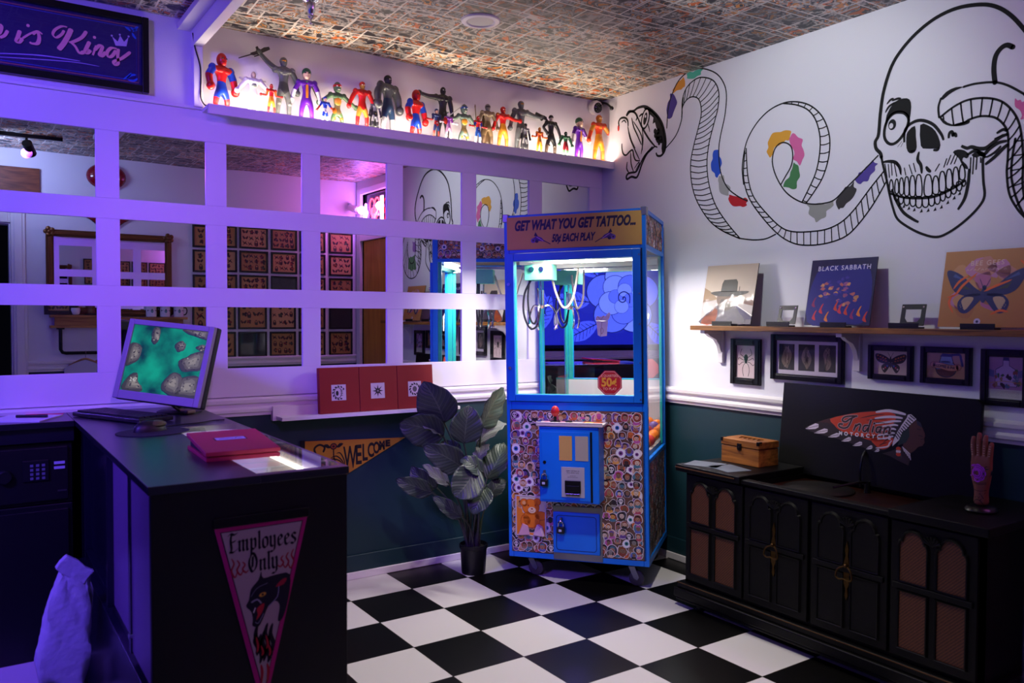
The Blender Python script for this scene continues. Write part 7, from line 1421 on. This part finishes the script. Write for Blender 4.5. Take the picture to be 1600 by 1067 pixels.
for sx in (-1, 1):
    for y in (.046, hgt-.02):
        b = MB(T @ TR(sx*(w/2-.025), y, .03))
        for q in range(5): t = q*2*PI/5; b.ball((.024*math.cos(t), .024*math.sin(t), 0), (.02, .02, .012), 0, 8)
        b.ball((0, 0, .006), (.016, .016, .012), 0, 8); b.build('corner_scroll', GILT, gm)
b = MB(T @ TR(0, 0, .018)); b.add([(-w/2+bw, bw, 0), (w/2-bw, bw, 0), (w/2-bw, hgt-bw, .004), (-w/2+bw, hgt-bw, .004)], [(0, 1, 2, 3)]); b.build('mirror_glass', MIRROR, gm, soft=False)
# plank shelf with pipe rail, hangers, shirts
xl, xr = mir(76, 500).x, mir(290, 505).x
ws = thing('plank_shelf', 'boxed wood plank shelf with black pipe rail under the gilt mirror', 'shelf', ((xl+xr)/2, YC, 1.12))
OW = wood('orange_shelf_wood', '#8a5424', '#c08a44', (2, 14, 30), .5)
ZP = 1.268
MB().box((xl, YC+.001, ZP-.02), (xr, YC+.105, ZP)).build('top_plank', OW, ws, bevel=.002); MB().box((xl+.03, YC+.06, ZP-.082), (xr-.03, YC+.08, ZP-.02)).build('front_board', OW, ws, bevel=.002); MB().box((xl, YC+.001, ZP-.10), (xr, YC+.105, ZP-.082)).build('bottom_plank', OW, ws, bevel=.002)
IRON = mat('black_iron_pipe', '#0c0c0e', .4, metal=.4); pa, pb = xl+.07, xr-.07; yp = YC+.075
b = MB(); b.tube([(pa, yp, ZP-.1), (pa, yp, 1.0), (pa-.0+.012, yp, .978), (pa+.035, yp, .972), (pb-.035, yp, .972), (pb-.012, yp, .978), (pb, yp, 1.0), (pb, yp, ZP-.1)], .013, 10); b.build('pipe_rail', IRON, ws)
for x in (pa, pb): b = MB(); b.cyl((x, yp, ZP-.1), (x, yp, ZP-.112), .028, n=18); b.build('flange', IRON, ws)
HW_ = wood('hanger_wood', '#9a6a3a', '#c8985c', (10, 10, 4)); HL = ['first', 'second', 'third', 'fourth', 'fifth']; n_h = 5
for q in range(n_h):
    x = pa+.17+.135*q; z = .935; T = TR(x, yp+.004, z) @ RZ(22)
    hg = thing('wooden_hanger', 'wooden clothes hanger, %s along the pipe rail from the doorway' % HL[q], 'hanger', (x, yp, z-.09), 'wooden hangers on the pipe rail'); b = MB(T)
    b.tube(smooth([(-.12, 0, -.068), (-.065, 0, -.035), (0, 0, -.010), (.065, 0, -.035), (.12, 0, -.068)]), .009, 8); b.build('arms', HW_, hg)
    b = MB(T @ RZ(68)); b.tube(smooth([(0, 0, -.010), (0, 0, .012), (.014, 0, .026), (.017, 0, .042), (.0, 0, .053), (-.015, 0, .044)]), .0022, 6); b.build('hook', CHROME, hg)
    sc_ = ['#c8c0c8', '#16161a', '#b8b0b8', '#3a1416', '#c8c4c8'][q]
    def cloth(u, v):
        s = (u-.5)*2; top = -.018-.062*abs(s)**1.3; return T @ Vector((s*.15*(1+.04*v), .0, top-.45*v))
    b = MB()
    for sg_ in (-1, 1): b.grid(lambda u, v: cloth(u, v)+T.to_3x3() @ Vector((0, sg_*(.0105+.004*v+.002*math.sin(u*17+q)*v), 0)), 14, 12)
    o = b.build('t_shirt', paint(sc_, .85)); tag(o, ['pale grey', 'black', 'light grey', 'dark red', 'white'][q]+' t-shirt hanging on the pipe rail', 'shirt'); origin_to(o, (x, yp, z-.55))
# things on the plank shelf
zs = ZP
x0 = mir(85, 480).x
picture('framed_print', 'black framed drawing standing at the doorway end of the plank shelf', 'picture', frame_m((x0+.02, YC+.070, zs+.106), (-1, 0, 0)) @ RX(-5), .20, .21, .03, flash(77), '#c8a8a0', .02)
xp = mir(115, 490).x; pp = thing('succulent_pot', 'small spiky plant in a white bowl on the plank shelf', 'plant', (xp, YC+.075, zs))
b = MB(TR(xp, YC+.075, zs)); b.lathe([(.02, 0), (.032, .012), (.038, .04), (.034, .055), (.03, .055), (.032, .04), (.001, .036)], n=24, cap=False); b.build('bowl', TRIM, pp)
rr = random.Random(3)
for q in range(12): t = q*2*PI/12; L_2 = rr.uniform(.03, .05); b = MB(TR(xp, YC+.075, zs+.04)); b.tube([(0, 0, 0), (L_2*.4*math.cos(t), L_2*.4*math.sin(t), L_2*.6), (L_2*.75*math.cos(t), L_2*.75*math.sin(t), L_2)], [.007, .006, .001], 6); b.build('leaf', mat('dark_succulent', '#25361f', .5), pp)
xp = mir(140, 490).x; tk = thing('carved_figurine', 'carved brown column figurine on the plank shelf beside the plant bowl', 'figurine', (xp, YC+.066, zs))
b = MB(TR(xp, YC+.066, zs)); b.lathe([(.038, .01), (.04, .012), (.026, .014), (.03, .03), (.024, .045), (.03, .06), (.028, .085), (.022, .09), (.031, .1), (.028, .125), (.012, .135)], n=20); b.build('column', mat('carved_brown', '#6a4430', .5, bump=.4, bscale=120), tk)
b = MB(TR(xp, YC+.066, zs)); b.box((-.04, -.04, 0), (.04, .04, .010)); b.build('foot', BLK, tk)
def mug(x, y, z, lab):
    m_ = thing('coffee_mug', lab, 'mug', (x, y, z), 'white mugs with winged emblems on the plank shelf'); b = MB(TR(x, y, z)); b.lathe([(.036, 0), (.04, .004), (.04, .095), (.036, .095), (.036, .008), (.001, .008)], n=28, cap=False); cp = b.build('cup', mat('white_glaze', '#dcd8dc', .25), m_)
    b = MB(TR(x, y, z)); b.tube(smooth([(.037, 0, .078), (.06, 0, .076), (.068, 0, .05), (.058, 0, .024), (.038, 0, .02)]), .005, 8); b.build('handle', BLK, m_)
    a = Art(); a.poly([(-.028, .03), (-.034, .06), (-.012, .05), (0, .068), (.012, .05), (.034, .06), (.028, .03), (.0, .02)], '#1c2a30', 2); a.l = 2; a.ell(0, .045, .010, .012, '#5a8a90', 10); o = a.build('emblem', TR(x, y, z) @ frame_m((0, .0, 0), (-1, 0, 0)), m_)
    for v in o.data.vertices: dx = v.co.x-x; v.co.y = y+math.sqrt(max(0, .0404**2-dx*dx))+(v.co.y-y)
xm = mir(235, 498).x
for q, (dx, dz, lab) in enumerate(((0, 0, 'white mug with winged emblem, nearest the middle of the plank shelf'), (.105, 0, 'white mug with winged emblem, second in the bottom row'), (.21, 0, 'white mug with winged emblem, at the far end of the plank shelf'), (.052, .0962, 'white mug stacked on the first two mugs'), (.157, .0962, 'white mug stacked on the last two mugs'))): mug(xm+dx, YC+.066, zs+dz, lab)
# red helmet plaque above the gilt mirror
xr_, zr_, w, h = span(135, 251, 197, 298); T = WC(xr_, zr_)
hp_ = thing('wall_plaque', 'glossy red oval wall plaque with white middle stripe above the gilt mirror', 'plaque', (xr_, YC, zr_-h/2))
b = MB(T); b.ball((0, 0, .0), (w/2, h/2, .07), 0, 28); b.build('shell', mat('glossy_red', '#7a1020', .15), hp_)
b = MB(T); b.ball((0, 0, .002), (w*.13, h*.505, .0715), 0, 24); b.build('stripe', mat('white_glaze'), hp_)
xr_, zr_, w, h = span(128, 338, 208, 352); T = WC(xr_-.0, zr_); bn = thing('bat_plaque', 'small red winged wall plaque with black edge above the gilt mirror', 'plaque', (xr_, YC, zr_-.05))
b = MB(T); b.prism([(p[0]*1.08, p[1]*1.12) for p in [(-w/2, .04), (-w*.3, .0), (-w*.15, -.045), (0, -.025), (w*.15, -.045), (w*.3, 0), (w/2, .04), (0, .05)]], 0, .012); b.build('edge', BLK, bn)
b = MB(T); b.prism([(-w/2, .04), (-w*.3, .0), (-w*.15, -.04), (0, -.02), (w*.15, -.04), (w*.3, 0), (w/2, .04), (0, .045)], .012, .018); b.build('field', mat('glossy_red'), bn)
x_, z_, w, h = span(0, 265, 10, 292); T = WC(x_+.10, z_); o = MB(T).box((-.14, -.10, 0), (.14, .10, .02)).build('wooden_plaque', wood('plaque_wood', '#5a2a18', '#8a4a2a', (3, 20, 20)), bevel=.003); tag(o, 'reddish brown wooden plaque above the doorway', 'plaque'); origin_to(o, (x_+.10, YC, z_-.1))
# neon signs over the yellow door
def neon(name, label, cat, paths, col, es, base, mtx, r=.006):
    n_ = thing(name, label, cat, base); M_ = mat('neon'+col, '#000000', emit=col, es=es)
    for P, cl in paths: b = MB(mtx); b.tube([(p.x, p.y, 0) for p in smooth([Vector((*q, 0)) for q in P], 6, cl)], r, 8, closed=cl); b.build('neon_tube', M_, n_)
    MB(mtx).box((-.12, -.14, -.02), (.12, -.13, -.006)).build('mounting_bar', BLK, n_); return n_
hp2 = mirB(587, 326); hy_ = hp2.y
HT = frame_m((-.012, hy_, 2.235), (0, -1, 0))
heart = [(0, -.11), (-.07, -.03), (-.10, .05), (-.07, .105), (-.02, .09), (0, .05), (.02, .09), (.07, .105), (.10, .05), (.07, -.03)]
neon('neon_heart_sign', 'red neon heart with a scribbled hand inside over the yellow door', 'neon sign', [(heart, True), ([(-.06, .02), (-.03, -.02), (-.02, .05), (.0, -.03), (.015, .04), (.03, -.04), (.05, .02)], False)], '#ff2a3a', 14, (-.012, hy_, 2.1), HT)
PT = frame_m((-.012, hy_-.20, 2.225), (0, -1, 0))
neon('neon_flower_sign', 'white pink neon flower next to the wall corner over the yellow door', 'neon sign', [([(.035*math.cos(t*PI/5)*(1.2 if t % 2 else .7), .07*math.sin(t*PI/5)*(1.2 if t % 2 else .7)) for t in range(10)], True), ([(0, -.06), (.0, -.12)], False), ([(-.03, .0), (.03, .0)], False)], '#ff70f0', 40, (-.012, hy_-.2, 2.1), PT, .009)
PT2 = frame_m((-.012, hy_+.17, 2.225), (0, -1, 0))
neon('neon_bar_sign', 'tall white neon bar on the far side of the neon heart', 'neon sign', [([(0, -.12), (0, .12)], False), ([(.03, -.12), (.03, .12)], False)], '#ff90f4', 30, (-.012, hy_+.17, 2.1), PT2, .008)
# bullet camera in the far corner
p = mir(556, 299); bc = thing('bullet_camera', 'white bullet security camera in the corner near the neon signs', 'camera', (-.08, YC+.02, 2.28))
b = MB(); b.cyl((-.085, YC+.06, 2.29), (-.075, YC+.17, 2.255), .032, n=20); b.build('barrel', TRIM, bc); b = MB(); b.cyl((-.0745, YC+.168, 2.256), (-.0735, YC+.18, 2.252), .029, n=20); b.build('lens', BLK, bc); b = MB(); b.tube([(-.085, YC+.001, 2.33), (-.085, YC+.04, 2.33), (-.083, YC+.09, 2.30)], .009, 8); b.build('arm', TRIM, bc)

# the street window: blue rose graphic, red neon lettering strokes
RW = frame_m((XD-.016, 0, 0), (0, 1, 0)); rg = thing('window_graphic', 'blue backlit rose graphic covering the street window', 'window graphic', (XD-.016, -2.4, .9))
a = Art(); B0, B1, BK = '#3c4cf4', '#6478ff', '#080d48'; y0, y1, z0, z1 = -3.39, -1.41, .95, 2.09
a.rect(y0, z0, y1, z1, '#141c9c'); rc, rz_ = -2.78, 1.50
def leaf2(x, z, ang, L=.45, w=.11):
    A2 = math.radians(ang); q = lambda u, v: (x+u*math.cos(A2)-v*math.sin(A2), z+u*math.sin(A2)+v*math.cos(A2)); cl_ = lambda p: (min(max(p[0], y0), y1), min(max(p[1], z0), z1))
    a.l = 2; a.poly([cl_(q(u*L, v*w)) for u, v in ((0, 0), (.2, .7), (.5, 1), (.8, .6), (1, 0), (.8, -.6), (.5, -1), (.2, -.7))], B0, 2); a.l = 3
    for k in range(7):
        for s in (-1, 1): a.stroke([cl_(q((.1+.11*k)*L, 0)), cl_(q((.2+.115*k)*L, s*w*.8*math.sin(PI*(.15+.11*k))))], .013, BK, 0, .5)
    a.stroke([cl_(q(0, 0)), cl_(q(L, 0))], .012, BK, 0)
for x, z, an in ((-2.45, 1.75, 40), (-2.35, 1.45, 5), (-2.45, 1.2, -25), (-3.05, 1.85, 120), (-3.1, 1.2, 220), (-3.15, 1.55, 170), (-1.8, 1.3, 60), (-1.7, 1.1, 110), (-1.95, 1.75, 80)): leaf2(x, z, an)
for k, (r, n, ph) in enumerate(((.40, 5, .3), (.27, 5, .9), (.16, 4, .2))):
    for q in range(n):
        t = ph+q*2*PI/n; cxx, czz = rc+r*.62*math.cos(t), rz_+r*.62*math.sin(t)
        P = [(cxx+r*.55*math.cos(s)*1.05, czz+r*.5*math.sin(s)) for s in [i*PI/6 for i in range(12)]]; P = [(min(max(p[0], y0), y1), min(max(p[1], z0), z1)) for p in P]
        a.l = 4+k*10+q*2; a.poly([(p[0]+(p[0]-cxx)*.05, p[1]+(p[1]-czz)*.05) for p in P], BK, 2); a.l += 1; a.poly(P, B1 if (q+k) % 2 else '#4a5cf8', 2)
a.l = 40; a.stroke([(rc+.01*t*math.cos(t), rz_+.01*t*math.sin(t)) for t in range(11)], .014, BK, 4)
a.build('rose_print', RW, rg, eps=.0001, glow=1.5)
NT = frame_m((XD+.03, -1.62, 1.98), (0, 1, 0))
neon('neon_letter_sign', 'red neon lettering strokes hanging in the street window', 'neon sign', [([(-.28+.0, -.05), (-.28, .05)], False), ([(-.28, .05), (-.2, .05)], False), ([(-.14, .05), (-.14, -.04), (-.10, -.05), (-.06, -.04), (-.06, .05)], False), ([(0, .05), (0, -.04), (.04, -.05), (.08, -.04), (.08, .05)], False), ([(.14, -.05), (.14, .05), (.2, .02)], False)], '#ff3a50', 7, (XD+.03, -1.62, 1.8), NT, .007)

# track light over the doorway
tl = thing('track_light', 'short black ceiling track with two spot heads near the doorway', 'light', (-2.9, -2.9, 2.5))
MB().box((-3.3, -2.915, 2.505), (-2.5, -2.885, 2.53)).build('track', BLK, tl)
for x in (-3.15, -2.72):
    b = MB(); b.cyl((x, -2.9, 2.505), (x, -2.9, 2.46), .008, n=8); b.cyl((x, -2.87, 2.465), (x+.03, -2.96, 2.41), .032, .036, n=18); b.build('spot_head', BLK, tl)
